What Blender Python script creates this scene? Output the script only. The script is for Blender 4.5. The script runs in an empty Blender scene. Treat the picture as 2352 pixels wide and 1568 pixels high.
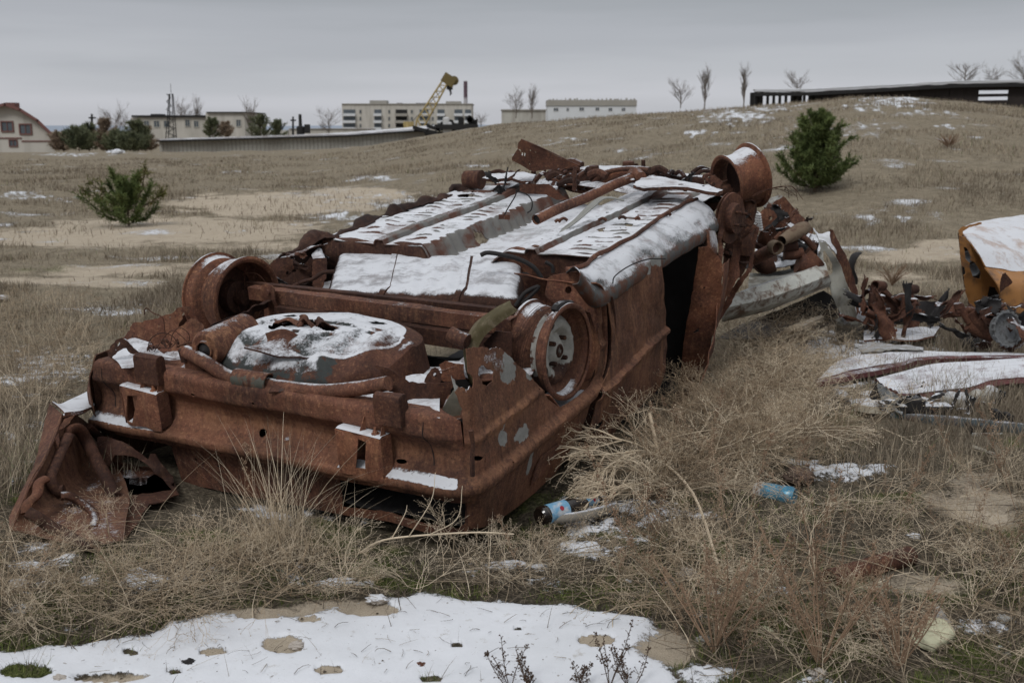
import bpy, math, random
import numpy as np
from mathutils import Vector, Matrix
from mathutils.geometry import delaunay_2d_cdt
rnd = random.Random(7)
C = bpy.context.scene.collection
SC = bpy.context.scene

# ------------------------------------------------------------------ camera
F, CX, CY, HZ, CAMH = 2478., 1176., 784., 297., 1.25      # focal length and frame centre in units of a 2352 wide picture
PITCH = math.atan((CY-HZ)/F)
cam = bpy.data.objects.new('camera', bpy.data.cameras.new('camera')); C.objects.link(cam)
cam.location = (0, 0, CAMH); cam.rotation_euler = (math.pi/2-PITCH, 0, 0)
cam.data.sensor_width = 36; cam.data.lens = F/2352*36
cam.data.clip_start = .05; cam.data.clip_end = 6000
cam.data.dof.use_dof = True; cam.data.dof.focus_distance = 3.7; cam.data.dof.aperture_fstop = 6.0
SC.camera = cam
# ------------------------------------------------------------------ sky, overcast
SUN_EL, SUN_AZ = math.radians(48), math.radians(215)
world = bpy.data.worlds.new('World'); SC.world = world; world.use_nodes = True
nt = world.node_tree; nt.nodes.clear()
def N(t, typ, **kw):
    n = t.nodes.new(typ)
    for k, v in kw.items(): setattr(n, k, v)
    return n
out = N(nt, 'ShaderNodeOutputWorld'); add = N(nt, 'ShaderNodeAddShader')
sky = N(nt, 'ShaderNodeTexSky', sky_type='NISHITA', sun_disc=False, sun_elevation=SUN_EL, sun_rotation=SUN_AZ)
b1 = N(nt, 'ShaderNodeBackground'); b1.inputs[1].default_value = .004
b2 = N(nt, 'ShaderNodeBackground'); b2.inputs[1].default_value = 1.0
tc = N(nt, 'ShaderNodeTexCoord'); sx = N(nt, 'ShaderNodeSeparateXYZ')
mp = N(nt, 'ShaderNodeMapping'); mp.inputs['Scale'].default_value = (1.5, 1.5, 16)
nz = N(nt, 'ShaderNodeTexNoise'); nz.inputs['Scale'].default_value = 1.3; nz.inputs['Detail'].default_value = 5; nz.inputs['Roughness'].default_value = .5
ma = N(nt, 'ShaderNodeMath', operation='MULTIPLY_ADD'); ma.inputs[1].default_value = .11; 
rp = N(nt, 'ShaderNodeValToRGB')
cr = rp.color_ramp; cr.interpolation = 'EASE'
stops = [(0.0, (.47, .48, .515)), (.03, (.52, .53, .57)), (.055, (.465, .48, .515)), (.08, (.41, .425, .46)), (.115, (.345, .363, .39)), (.22, (.33, .345, .37)), (.40, (.36, .375, .40)), (.75, (.80, .82, .85))]
cr.elements[0].position = 0; cr.elements[0].color = (*stops[0][1], 1)
cr.elements[1].position = stops[-1][0]; cr.elements[1].color = (*stops[-1][1], 1)
for p, c in stops[1:-1]:
    e = cr.elements.new(p); e.color = (*c, 1)
sb = N(nt, 'ShaderNodeMath', operation='SUBTRACT'); sb.inputs[1].default_value = .055
nt.links.new(tc.outputs['Generated'], mp.inputs['Vector']); nt.links.new(mp.outputs[0], nz.inputs['Vector'])
nt.links.new(tc.outputs['Generated'], sx.inputs[0]); nt.links.new(nz.outputs['Fac'], ma.inputs[0]); nt.links.new(sx.outputs['Z'], ma.inputs[2])
nt.links.new(ma.outputs[0], sb.inputs[0]); nt.links.new(sb.outputs[0], rp.inputs['Fac'])
nt.links.new(rp.outputs['Color'], b2.inputs['Color']); nt.links.new(sky.outputs['Color'], b1.inputs['Color'])
nt.links.new(b1.outputs[0], add.inputs[0]); nt.links.new(b2.outputs[0], add.inputs[1]); nt.links.new(add.outputs[0], out.inputs['Surface'])
sl = bpy.data.lights.new('sun', 'SUN'); sl.energy = 1.3; sl.angle = math.radians(18); sl.color = (1, .985, .96)
so = bpy.data.objects.new('sun', sl); C.objects.link(so); so.location = (-5, -5, 12)
so.rotation_euler = (math.pi/2-SUN_EL, 0, math.radians(-28))      # light falls from behind the camera, left
SC.view_settings.view_transform = 'Standard'; SC.view_settings.look = 'None'; SC.view_settings.exposure = 0; SC.view_settings.gamma = 1
SC.render.engine = 'CYCLES'
SC.cycles.max_bounces = 5; SC.cycles.diffuse_bounces = 3; SC.cycles.glossy_bounces = 2; SC.cycles.transparent_max_bounces = 6

# ------------------------------------------------------------------ helpers: measuring the place
c_, s_ = math.cos(PITCH), math.sin(PITCH)
CAM = np.array([0, 0, CAMH])
def ray(px, py):
    d0, d2 = (px-CX)/F, -(py-CY)/F
    return np.array([d0, c_+d2*s_, -s_+d2*c_])
def W(px, py, Y):                       # point of the place at the distance Y
    d = ray(px, py); return CAM+d*(Y/d[1])
def G(px, py, z=0.):                    # point on level ground
    d = ray(px, py); return CAM+d*((z-CAMH)/d[2])
_u = ray(2614, -130); _u /= np.linalg.norm(_u)
_v = -ray(-3443, 236); _v -= _u*(_u@_v)/(_u@_u); _v /= np.linalg.norm(_v)
_w = np.cross(_v, _u); _w = _w if _w[2] > 0 else -_w
O = CAM+ray(1085, 1125)*3.25            # car frame: u along the car, v across it, w up through its underside
M = np.array([_u, _v, _w])
def LC(u, v, w): return O+u*_u+v*_v+w*_w
def hit(p, ax, val):
    d = ray(*p); n = M[ax]; t = (val+n@O-n@CAM)/(n@d)
    return M@(CAM+t*d-O)
K = .91875
def crop(ox, oy, s): return lambda x, y: ((ox+x/s)*K, (oy+y/s)*K)
c1, c2, c3, c4 = crop(0, 600, 1.96), crop(700, 350, 2.4125), crop(1200, 350, 2.4125), crop(700, 750, 2.412)
c5, c6, c7, c8 = crop(1700, 450, 2.0907), crop(1150, 650, 2.8514), crop(400, 600, 3.92), crop(1650, 100, 2.5846)
c9, c10, c11, c12 = crop(150, 850, 2.045), crop(200, 700, 4.48), crop(0, 950, 3.484), crop(1600, 350, 3.1367)
c13, c14 = crop(1100, 330, 2.94), crop(1950, 480, 2.341)
def px_of(P):
    q = np.asarray(P, float)-CAM; y = q[..., 1]*c_-q[..., 2]*s_; z = q[..., 1]*s_+q[..., 2]*c_
    y = np.where(y < .05, .05, y)
    return CX+F*q[..., 0]/y, CY-F*z/y

# ------------------------------------------------------------------ noise
def _h(i, j, k):
    n = (i*374761393+j*668265263+k*2147483647) & 0xffffffff
    n = ((n ^ (n >> 13))*1274126177) & 0xffffffff
    return ((n ^ (n >> 16)) & 0xffff)/65535.
def vn(x, y, seed=0):
    x = np.asarray(x, float); y = np.asarray(y, float)
    xi = np.floor(x).astype(np.int64); yi = np.floor(y).astype(np.int64)
    fx = x-xi; fy = y-yi; fx = fx*fx*(3-2*fx); fy = fy*fy*(3-2*fy)
    a = _h(xi, yi, seed); b = _h(xi+1, yi, seed); c = _h(xi, yi+1, seed); d = _h(xi+1, yi+1, seed)
    return (a*(1-fx)+b*fx)*(1-fy)+(c*(1-fx)+d*fx)*fy
def fbm(x, y, seed=0, o=4):
    r = 0; a = .5; t = 0
    for i in range(o):
        r = r+a*vn(x, y, seed+i*17); t += a; a *= .5; x = x*2.03+3.1; y = y*2.03+1.7
    return r/t
def sm(a, b, x):
    t = np.clip((x-a)/(b-a), 0, 1); return t*t*(3-2*t)

# ------------------------------------------------------------------ helpers: objects
def tag(o, label=None, cat=None, group=None, kind=None):
    for k, v in (('label', label), ('category', cat), ('group', group), ('kind', kind)):
        if v: o[k] = v
    return o
def thing(name, loc, label, cat, group=None):
    o = bpy.data.objects.new(name, None); C.objects.link(o); o.location = Vector(loc); o.empty_display_size = .1
    return tag(o, label, cat, group)
def wloc(o):
    l = np.zeros(3)
    while o is not None: l = l+np.array(o.location); o = o.parent
    return l
def mesh(name, V, faces, mat, parent=None, sn=None, pt=None, og=None, smooth=True, thick=0, loc=None, bevel=0):
    """V world coordinates; faces: list of index lists or (n,3)/(n,4) array"""
    V = np.asarray(V, float).reshape(-1, 3)
    base = wloc(parent) if parent is not None else (np.zeros(3) if loc is None else np.asarray(loc, float))
    me = bpy.data.meshes.new(name)
    if isinstance(faces, np.ndarray):
        n, k = faces.shape
        me.vertices.add(len(V)); me.vertices.foreach_set('co', (V-base).astype(np.float32).ravel())
        me.loops.add(n*k); me.loops.foreach_set('vertex_index', faces.astype(np.int32).ravel())
        me.polygons.add(n); me.polygons.foreach_set('loop_start', np.arange(0, n*k, k, dtype=np.int32))
        me.polygons.foreach_set('loop_total', np.full(n, k, dtype=np.int32))
        me.update(calc_edges=True)
    else:
        me.from_pydata((V-base).tolist(), [], [list(map(int, f)) for f in faces]); me.update()
    me.materials.append(mat)
    if smooth: me.polygons.foreach_set('use_smooth', np.ones(len(me.polygons), dtype=bool))
    for nm, a in (('sn', sn), ('pt', pt), ('og', og)):
        if a is not None:
            at = me.attributes.new(nm, 'FLOAT', 'POINT')
            arr = np.broadcast_to(np.asarray(a, np.float32), (len(V),)).copy(); at.data.foreach_set('value', arr)
    o = bpy.data.objects.new(name, me); C.objects.link(o)
    if parent is not None: o.parent = parent
    else: o.location = Vector(base)
    try:
        if smooth: me.set_sharp_from_angle(angle=math.radians(38))
        if thick and smooth:
            ec = np.zeros(len(me.edges), np.int32); le = np.zeros(len(me.loops), np.int32); me.loops.foreach_get('edge_index', le); np.add.at(ec, le, 1)
            at = me.attributes.get('sharp_edge') or me.attributes.new('sharp_edge', 'BOOLEAN', 'EDGE'); sv = np.zeros(len(me.edges), bool); at.data.foreach_get('value', sv); at.data.foreach_set('value', sv | (ec == 1))
    except Exception as ex: print('sharp', ex)
    if thick:
        m = o.modifiers.new('solid', 'SOLIDIFY'); m.thickness = thick; m.offset = 0
    if bevel:
        m = o.modifiers.new('bevel', 'BEVEL'); m.width = bevel; m.segments = 2; m.limit_method = 'ANGLE'
    return o
class B:                                  # collects shapes that make ONE mesh
    def __init__(s): s.V = []; s.F = []; s.n = 0; s.S = []; s.P = []
    def add(s, V, Fs, sn=0., pt=0.):
        V = np.asarray(V, float).reshape(-1, 3)
        s.V.append(V); s.F += [[i+s.n for i in f] for f in Fs]; s.n += len(V)
        s.S.append(np.broadcast_to(np.asarray(sn, float), (len(V),))); s.P.append(np.broadcast_to(np.asarray(pt, float), (len(V),)))
        return s
    def box(s, c, ax, ay, az, sn=0., pt=0.):      # centre and three half-axis vectors
        c, ax, ay, az = map(np.asarray, (c, ax, ay, az))
        V = [c+i*ax+j*ay+k*az for k in (-1, 1) for i, j in ((-1, -1), (1, -1), (1, 1), (-1, 1))]
        return s.add(V, [(3, 2, 1, 0), (4, 5, 6, 7), (0, 1, 5, 4), (1, 2, 6, 5), (2, 3, 7, 6), (3, 0, 4, 7)], sn, pt)
    def tube(s, P, r, n=12, cap=True, sn=0., pt=0., squash=None):
        P = np.asarray(P, float); m = len(P); r = np.broadcast_to(np.asarray(r, float), (m,))
        T = np.gradient(P, axis=0); T /= np.linalg.norm(T, axis=1)[:, None]+1e-9
        up = np.array([0, 0, 1.]) if abs(T[0][2]) < .9 else np.array([1., 0, 0])
        a = np.cross(T[0], up); a /= np.linalg.norm(a); V = []
        for i in range(m):
            a = a-T[i]*(a@T[i]); a /= np.linalg.norm(a); b = np.cross(T[i], a)
            for j in range(n):
                t = 2*math.pi*j/n
                V.append(P[i]+r[i]*(math.cos(t)*a+math.sin(t)*b*(squash or 1)))
        Fs = [(i*n+j, i*n+(j+1) % n, (i+1)*n+(j+1) % n, (i+1)*n+j) for i in range(m-1) for j in range(n)]
        if cap: Fs += [tuple(range(n))[::-1], tuple(range((m-1)*n, m*n))]
        return s.add(V, Fs, sn, pt)
    def lathe(s, c, ax, prof, n=40, sn=0., pt=0.):
        c = np.asarray(c, float); ax = np.asarray(ax, float); ax /= np.linalg.norm(ax)
        up = np.array([0, 0, 1.]) if abs(ax[2]) < .9 else np.array([1., 0, 0])
        a = np.cross(ax, up); a /= np.linalg.norm(a); b = np.cross(ax, a)
        V = [c+ax*h+r*(math.cos(2*math.pi*j/n)*a+math.sin(2*math.pi*j/n)*b) for h, r in prof for j in range(n)]
        Fs = [(i*n+j, i*n+(j+1) % n, (i+1)*n+(j+1) % n, (i+1)*n+j) for i in range(len(prof)-1) for j in range(n)]
        return s.add(V, Fs, sn, pt)
    def each(s, name, mat, parent=None, **kw):    # every added shape becomes an object of its own
        o = []; off = 0; k = 0
        for V, S, P in zip(s.V, s.S, s.P):
            fs = []
            while k < len(s.F) and s.F[k][0] < off+len(V) and min(s.F[k]) >= off: fs.append([i-off for i in s.F[k]]); k += 1
            o.append(mesh(name, V, fs, mat, parent, sn=S, pt=P, **kw)); off += len(V)
        return o
    def build(s, name, mat, parent=None, **kw):
        return mesh(name, np.concatenate(s.V), s.F, mat, parent, sn=np.concatenate(s.S), pt=np.concatenate(s.P), **kw)
def curve(P, n=8):                         # Catmull-Rom through control points
    P = np.asarray(P, float)
    if len(P) < 3:
        t = np.linspace(0, 1, n+1)[:, None]; return P[0]*(1-t)+P[-1]*t
    Q = np.vstack([2*P[0]-P[1], P, 2*P[-1]-P[-2]]); r = []
    for i in range(len(P)-1):
        p0, p1, p2, p3 = Q[i:i+4]
        for k in range(n):
            t = k/n; r.append(.5*((2*p1)+(p2-p0)*t+(2*p0-5*p1+4*p2-p3)*t*t+(3*p1-p0-3*p2+p3)*t**3))
    r.append(P[-1]); return np.array(r)
def loft(name, rows, mat, parent=None, n=8, m=8, thick=.004, crumple=.0, freq=9, seed=3, sn=0., pt=0., keep=None, linear=False, ragged=0):
    """skin through rows of control points"""
    if linear:
        def cv(P, k): P = np.asarray(P, float); t = np.linspace(0, len(P)-1, (len(P)-1)*k+1); i = np.minimum(t.astype(int), len(P)-2); f = (t-i)[:, None]; return P[i]*(1-f)+P[i+1]*f
    else: cv = curve
    R = [cv(r, m) for r in rows]; A = np.array(R); Gd = np.array([cv(A[:, j], n) for j in range(A.shape[1])]).transpose(1, 0, 2)
    a, b, _ = Gd.shape
    if crumple:
        du = np.gradient(Gd, axis=0); dv = np.gradient(Gd, axis=1); nn = np.cross(du, dv); nn /= np.linalg.norm(nn, axis=2)[:, :, None]+1e-9
        q = Gd@np.array([[1, 0], [.3, .5], [.2, 1]])
        d = fbm(q[..., 0]*freq, q[..., 1]*freq, seed, 4)-.5
        d = d+.5*np.abs(fbm(q[..., 0]*freq*.6+5, q[..., 1]*freq*.6, seed+9, 3)-.5)
        Gd = Gd+nn*(d*crumple*2)[:, :, None]
    idx = np.arange(a*b).reshape(a, b)
    Fs = np.stack([idx[:-1, :-1], idx[:-1, 1:], idx[1:, 1:], idx[1:, :-1]], -1).reshape(-1, 4)
    if ragged:
        ii, jj = np.meshgrid(np.linspace(0, 1, a-1), np.linspace(0, 1, b-1), indexing='ij')
        e = np.minimum(np.minimum(ii, 1-ii), np.minimum(jj, 1-jj))
        k = e > ragged*(fbm(ii*14, jj*14, seed+5, 3)-.35)
        Fs = Fs[k.ravel()]
    return mesh(name, Gd.reshape(-1, 3), Fs, mat, parent, sn=sn, pt=pt, thick=thick)
def inside(P, poly):
    poly = np.asarray(poly); x, y = P[:, 0], P[:, 1]; r = np.zeros(len(P), bool); j = len(poly)-1
    for i in range(len(poly)):
        a, b = poly[i], poly[j]
        if a[1] != b[1]: r ^= ((a[1] > y) != (b[1] > y)) & (x < (b[0]-a[0])*(y-a[1])/(b[1]-a[1])+a[0])
        j = i
    return r
def dense(poly, sp, rag, closed=True, seed=0):
    o = []; n = len(poly)
    for i in range(n if closed else n-1):
        a, b = np.array(poly[i][:2]), np.array(poly[(i+1) % n][:2]); L = np.linalg.norm(b-a); k = max(1, int(L/sp))
        rg = poly[i][2] if len(poly[i]) > 2 else rag
        d = (b-a)/max(L, 1e-6); nn = np.array([-d[1], d[0]])
        for q in range(k):
            p = a+(b-a)*q/k
            if rg and q: p = p+nn*rg*(fbm(np.array([p[0]*38+seed]), np.array([p[1]*38]), seed, 3)[0]-.5)*2.4
            o.append(tuple(p))
    return o
def plate(name, outline, fn, mat, parent=None, holes=(), sp=.03, rag=0., th=.003, sn=0., pt=0., seed=1, hrag=None, og=None):
    ol = dense(outline, sp*.6, rag, seed=seed); hs = [dense(h, sp*.4, rag if hrag is None else hrag, seed=seed+3) for h in holes]
    A = np.array(ol); lo, hi = A.min(0), A.max(0)
    gx, gy = np.meshgrid(np.arange(lo[0]+sp/2, hi[0], sp), np.arange(lo[1]+sp/2, hi[1], sp))
    rs = np.random.RandomState(seed); Gp = np.stack([gx.ravel(), gy.ravel()], 1)+rs.uniform(-.2, .2, (gx.size, 2))*sp
    k = inside(Gp, ol)
    for h in hs: k &= ~inside(Gp, h)
    Gp = Gp[k]; pts = list(ol); ed = [(i, (i+1) % len(ol)) for i in range(len(ol))]
    for h in hs:
        b0 = len(pts); pts += h; ed += [(b0+i, b0+(i+1) % len(h)) for i in range(len(h))]
    pts += [tuple(p) for p in Gp]
    r = delaunay_2d_cdt([Vector(p) for p in pts], ed, [], 0, 1e-6)
    P = np.array([tuple(v) for v in r[0]]); T = np.array([f for f in r[2] if len(f) == 3])
    cen = P[T].mean(1); k = inside(cen, ol)
    for h in hs: k &= ~inside(cen, h)
    V = np.array(fn(P[:, 0], P[:, 1]))
    if V.shape[0] == 3 and V.shape[1] != 3 or V.shape == (3, len(P)): V = V.T
    s = sn(P[:, 0], P[:, 1]) if callable(sn) else sn; q = pt(P[:, 0], P[:, 1]) if callable(pt) else pt
    return mesh(name, V, T[k], mat, parent, sn=s, pt=q, thick=th, og=og(P[:, 0], P[:, 1]) if callable(og) else og)
def car(u, v, w):                           # arrays of car coordinates to world
    u, v, w = np.broadcast_arrays(u, v, w)
    return O+u[..., None]*_u+v[..., None]*_v+w[..., None]*_w
def trace(cf, pts, ax, val):                # corner points measured on a plane of the car
    o = []
    for p in pts:
        h = hit(cf(p[0], p[1]), ax, val); q = [h[i] for i in range(3) if i != ax]
        o.append(tuple(q)+tuple(p[2:]))
    return o
def ell(cx, cy, rx, ry, n=14, a0=0): return [(cx+rx*math.cos(a0+2*math.pi*i/n), cy+ry*math.sin(a0+2*math.pi*i/n)) for i in range(n)]

# ------------------------------------------------------------------ materials
def mat(name):
    m = bpy.data.materials.new(name); m.use_nodes = True; t = m.node_tree; t.nodes.clear()
    o = N(t, 'ShaderNodeOutputMaterial'); p = N(t, 'ShaderNodeBsdfPrincipled'); t.links.new(p.outputs[0], o.inputs[0])
    p.inputs['Specular IOR Level'].default_value = .25
    return m, t, p
def noise(t, co, scale, detail=4, rough=.6, dist=0., dim=None):
    n = N(t, 'ShaderNodeTexNoise'); n.inputs['Scale'].default_value = scale; n.inputs['Detail'].default_value = detail
    n.inputs['Roughness'].default_value = rough; n.inputs['Distortion'].default_value = dist
    t.links.new(co, n.inputs['Vector']); return n.outputs['Fac']
def ramp(t, fac, st, interp='LINEAR'):
    r = N(t, 'ShaderNodeValToRGB'); c = r.color_ramp; c.interpolation = interp
    c.elements[0].position = st[0][0]; c.elements[0].color = (*st[0][1], 1)
    c.elements[1].position = st[-1][0]; c.elements[1].color = (*st[-1][1], 1)
    for p, col in st[1:-1]: e = c.elements.new(p); e.color = (*col, 1)
    t.links.new(fac, r.inputs['Fac']); return r.outputs['Color']
def mth(t, op, a, b=None, c=None, clamp=False):
    n = N(t, 'ShaderNodeMath', operation=op); n.use_clamp = clamp
    for i, x in enumerate((a, b, c)):
        if x is None: continue
        if isinstance(x, (int, float)): n.inputs[i].default_value = x
        else: t.links.new(x, n.inputs[i])
    return n.outputs[0]
def mix(t, f, a, b, blend='MIX'):
    n = N(t, 'ShaderNodeMix', data_type='RGBA', blend_type=blend)
    for s, x in ((n.inputs[0], f), (n.inputs[6], a), (n.inputs[7], b)):
        if isinstance(x, (int, float)): s.default_value = x
        elif isinstance(x, tuple): s.default_value = (*x, 1) if len(x) == 3 else x
        else: t.links.new(x, s)
    return n.outputs[2]
def attr(t, nm): n = N(t, 'ShaderNodeAttribute', attribute_name=nm); return n.outputs['Fac']
def objco(t, scale=None):
    g = N(t, 'ShaderNodeNewGeometry')
    if scale is None: return g.outputs['Position']
    m = N(t, 'ShaderNodeMapping'); m.inputs['Scale'].default_value = scale; t.links.new(g.outputs['Position'], m.inputs['Vector']); return m.outputs[0]
def bump(t, p, h, strength, dist):
    b = N(t, 'ShaderNodeBump'); b.inputs['Strength'].default_value = strength; b.inputs['Distance'].default_value = dist
    t.links.new(h, b.inputs['Height']); t.links.new(b.outputs[0], p.inputs['Normal'])
SNOW = (.67, .685, .72)
def snowy(name, colour_fn, rough=.80, metal=0., snow=True, bstr=.7, bdist=.0035, thr=.93, spec=.25):
    """a surface of its own colour that carries snow where it faces up (mesh attribute sn adds or removes)"""
    m, t, p = mat(name); co = objco(t)
    col, h = colour_fn(t, co)
    p.inputs['Specular IOR Level'].default_value = spec
    fine = noise(t, co, 260, 3, .7)
    if h is None: h = fine
    h2 = mth(t, 'MULTIPLY_ADD', fine, .35, h)
    if snow:
        g = N(t, 'ShaderNodeNewGeometry'); s = N(t, 'ShaderNodeSeparateXYZ'); t.links.new(g.outputs['Normal'], s.inputs[0])
        n1 = noise(t, co, 11, 4, .65); n2 = noise(t, co, 120, 4, .8)
        a = mth(t, 'MULTIPLY_ADD', n1, .50, s.outputs['Z']); a = mth(t, 'MULTIPLY_ADD', n2, .50, a); a = mth(t, 'ADD', a, attr(t, 'sn'))
        f = mth(t, 'MULTIPLY_ADD', a, 8., -8.*(thr+.50), clamp=True)
        thin = ramp(t, noise(t, co, 7, 6, .75), [(.36, (.45, .45, .45)), (.50, (.97, .97, .97))])
        f = mth(t, 'MULTIPLY', f, thin)
        sc = mix(t, noise(t, co, 9, 4), SNOW, (.60, .615, .65))
        sp_ = mth(t, 'LESS_THAN', noise(t, co, 60, 3, .6), .30)
        sc = mix(t, mth(t, 'MULTIPLY', sp_, .55), sc, (.16, .12, .10))
        col = mix(t, f, col, sc)
        h2 = mth(t, 'MULTIPLY_ADD', f, 1.6, h2)
        r = mth(t, 'MULTIPLY_ADD', f, .7-rough, rough); t.links.new(r, p.inputs['Roughness'])
    else: p.inputs['Roughness'].default_value = rough
    p.inputs['Metallic'].default_value = metal
    t.links.new(col, p.inputs['Base Color']); bump(t, p, h2, bstr, bdist)
    return m
def rustf(dark=1., orange=.35, paint=(.30, .31, .30)):
    def f(t, co):
        n1 = noise(t, co, 4.5, 6, .62, .3); n2 = noise(t, co, 75, 6, .85); n3 = noise(t, objco(t, (30, 30, 4)), 1.2, 5, .7)
        D = dark*1.22
        big = noise(t, co, 2.6, 5, .65)
        c = ramp(t, n1, [(.30, (.036*D, .023*D, .021*D)), (.45, (.082*D, .039*D, .029*D)), (.57, (.125*D, .053*D, .034*D)), (.70, (.175*D, .084*D, .050*D))])
        c2 = ramp(t, n2, [(.36, (.010*D, .008*D, .008*D)), (.47, (.078*D, .039*D, .029*D)), (.56, (.125*D, .057*D, .037*D)), (.66, (.40*D, .23*D, .135*D))])
        c = mix(t, .48, c, c2)
        c = mix(t, .8, c, ramp(t, big, [(.34, (.30, .30, .34)), (.48, (.78, .78, .78)), (.62, (1.35, 1.38, 1.38))]), 'MULTIPLY')
        st = ramp(t, n3, [(.46, (0, 0, 0)), (.72, (1, 1, 1))])
        c = mix(t, mth(t, 'MULTIPLY', mth(t, 'MULTIPLY', st, orange), ramp(t, n2, [(.35, (.3, .3, .3)), (.6, (1, 1, 1))])), c, (.30*D, .175*D, .10*D))
        og = mth(t, 'MULTIPLY', attr(t, 'og'), ramp(t, noise(t, objco(t, (22, 22, 9)), 1.6, 6, .75), [(.38, (.1, .1, .1)), (.58, (1, 1, 1))]))  # bare orange rust; on tail and side it also carries painted highlights
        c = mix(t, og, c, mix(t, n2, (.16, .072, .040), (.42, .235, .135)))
        c = mix(t, 1., c, (1.02, .95, .91), 'MULTIPLY')
        oi = N(t, 'ShaderNodeObjectInfo'); c = mix(t, 1., c, ramp(t, oi.outputs['Random'], [(0, (.52, .55, .60)), (.35, (.85, .84, .84)), (.7, (1.0, 1.0, 1.0)), (1, (1.15, 1.08, 1.0))]), 'MULTIPLY')
        pits = ramp(t, noise(t, co, 150, 2, .6), [(.28, (1, 1, 1)), (.36, (0, 0, 0))])
        c = mix(t, mth(t, 'MULTIPLY', pits, .6), c, (.02, .015, .014))
        pa = mth(t, 'ADD', attr(t, 'pt'), mth(t, 'MULTIPLY_ADD', noise(t, co, 16, 5, .7), 1.2, -.9)); pa = mth(t, 'MULTIPLY_ADD', pa, 12., -1.5, clamp=True)
        pc = mix(t, noise(t, co, 45, 5, .8), tuple(x*.35 for x in paint), paint)
        c = mix(t, pa, c, pc)
        return c, n2
    return f
RUST = snowy('rusted_steel', rustf())
RUSTD = snowy('dark_rusted_steel', rustf(.62, .15))
RUSTO = snowy('orange_rusted_steel', rustf(1.15, .5), bstr=.4)
def plain(col, var=.3, sc=20, dirt=None):
    def f(t, co):
        n = noise(t, co, sc, 5, .65)
        c = mix(t, n, tuple(x*(1-var) for x in col), tuple(min(1, x*(1+var)) for x in col))
        if dirt: c = mix(t, ramp(t, noise(t, co, sc*.5, 5, .7, .5), [(.48, (0, 0, 0)), (.62, (1, 1, 1))]), c, dirt)
        return c, n
    return f
GREYP = snowy('weathered_white_paint', plain((.34, .34, .32), .35, 30, (.14, .09, .06)), .6)
SNOWM = snowy('snow', plain(SNOW, .05, 8), .75, snow=False, bstr=.35, bdist=.004)
OLIVE = snowy('olive_weathered_plastic', plain((.085, .07, .035), .35, 26, (.16, .13, .085)), .6)
DARKM = snowy('black_steel_and_shade', plain((.022, .02, .02), .4, 20), .7)  # black for dark metal and for sheets that stand in for shade

# ------------------------------------------------------------------ ground: one sheet out to the horizon
RX = np.array([-4000, 0, 450, 700, 850, 1000, 1150, 1280, 1400, 1600, 1740, 1850, 1950, 2060, 2200, 2352, 3500, 6000], float)
RY = np.array([347, 347, 346, 343, 334, 308, 285, 279, 270, 258, 249, 242, 234, 232, 243, 257, 277, 317], float)
RD = np.array([55, 55, 55, 55, 52, 50, 47, 45, 43, 41, 40, 39, 38, 38, 38, 38, 38, 38], float)
def zfun(x, y):
    x = np.asarray(x, float); y = np.asarray(y, float)
    r = np.hypot(x, y); yy = np.maximum(y, .3*r+1e-3)
    px = CX+F*x/(yy*c_+.2)                                 # bearing, measured as in the photograph
    D = np.interp(px, RX, RD); zr = CAMH+(HZ-np.interp(px, RX, RY))/F*D
    hill = sm(CX-200, CX+500, px)
    t = sm(7., 1., D*0+1)*0+np.clip((r-8)/(D-8), 0, 1)
    s = t*t*(3-2*t)
    z = zr*s
    z = z-hill*.35*np.exp(-((r-13)/5.)**2)*.6
    z = z+(fbm(x*.16+7, y*.16, 5, 3)-.5)*(.36-.12*hill)*np.clip((r-7)/10, 0, 1)*np.clip((D*.95-r)/8, 0, 1)
    z = z+(fbm(x*1.3+7, y*1.3, 25, 3)-.5)*.10*np.clip((r-1)/4, 0.25, 1)
    z = z-.075*np.exp(-(((x+.10)/.42)**2+((y-3.25)/.42)**2))-.05*np.exp(-(((x+.75)/.55)**2+((y-3.55)/.35)**2))   # hollow under the tail of the car
    fall = np.clip((r-D-1.5)/18, 0, 1)
    z = z*(1-fall)+(-2.6)*fall*1.0
    return z
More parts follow.
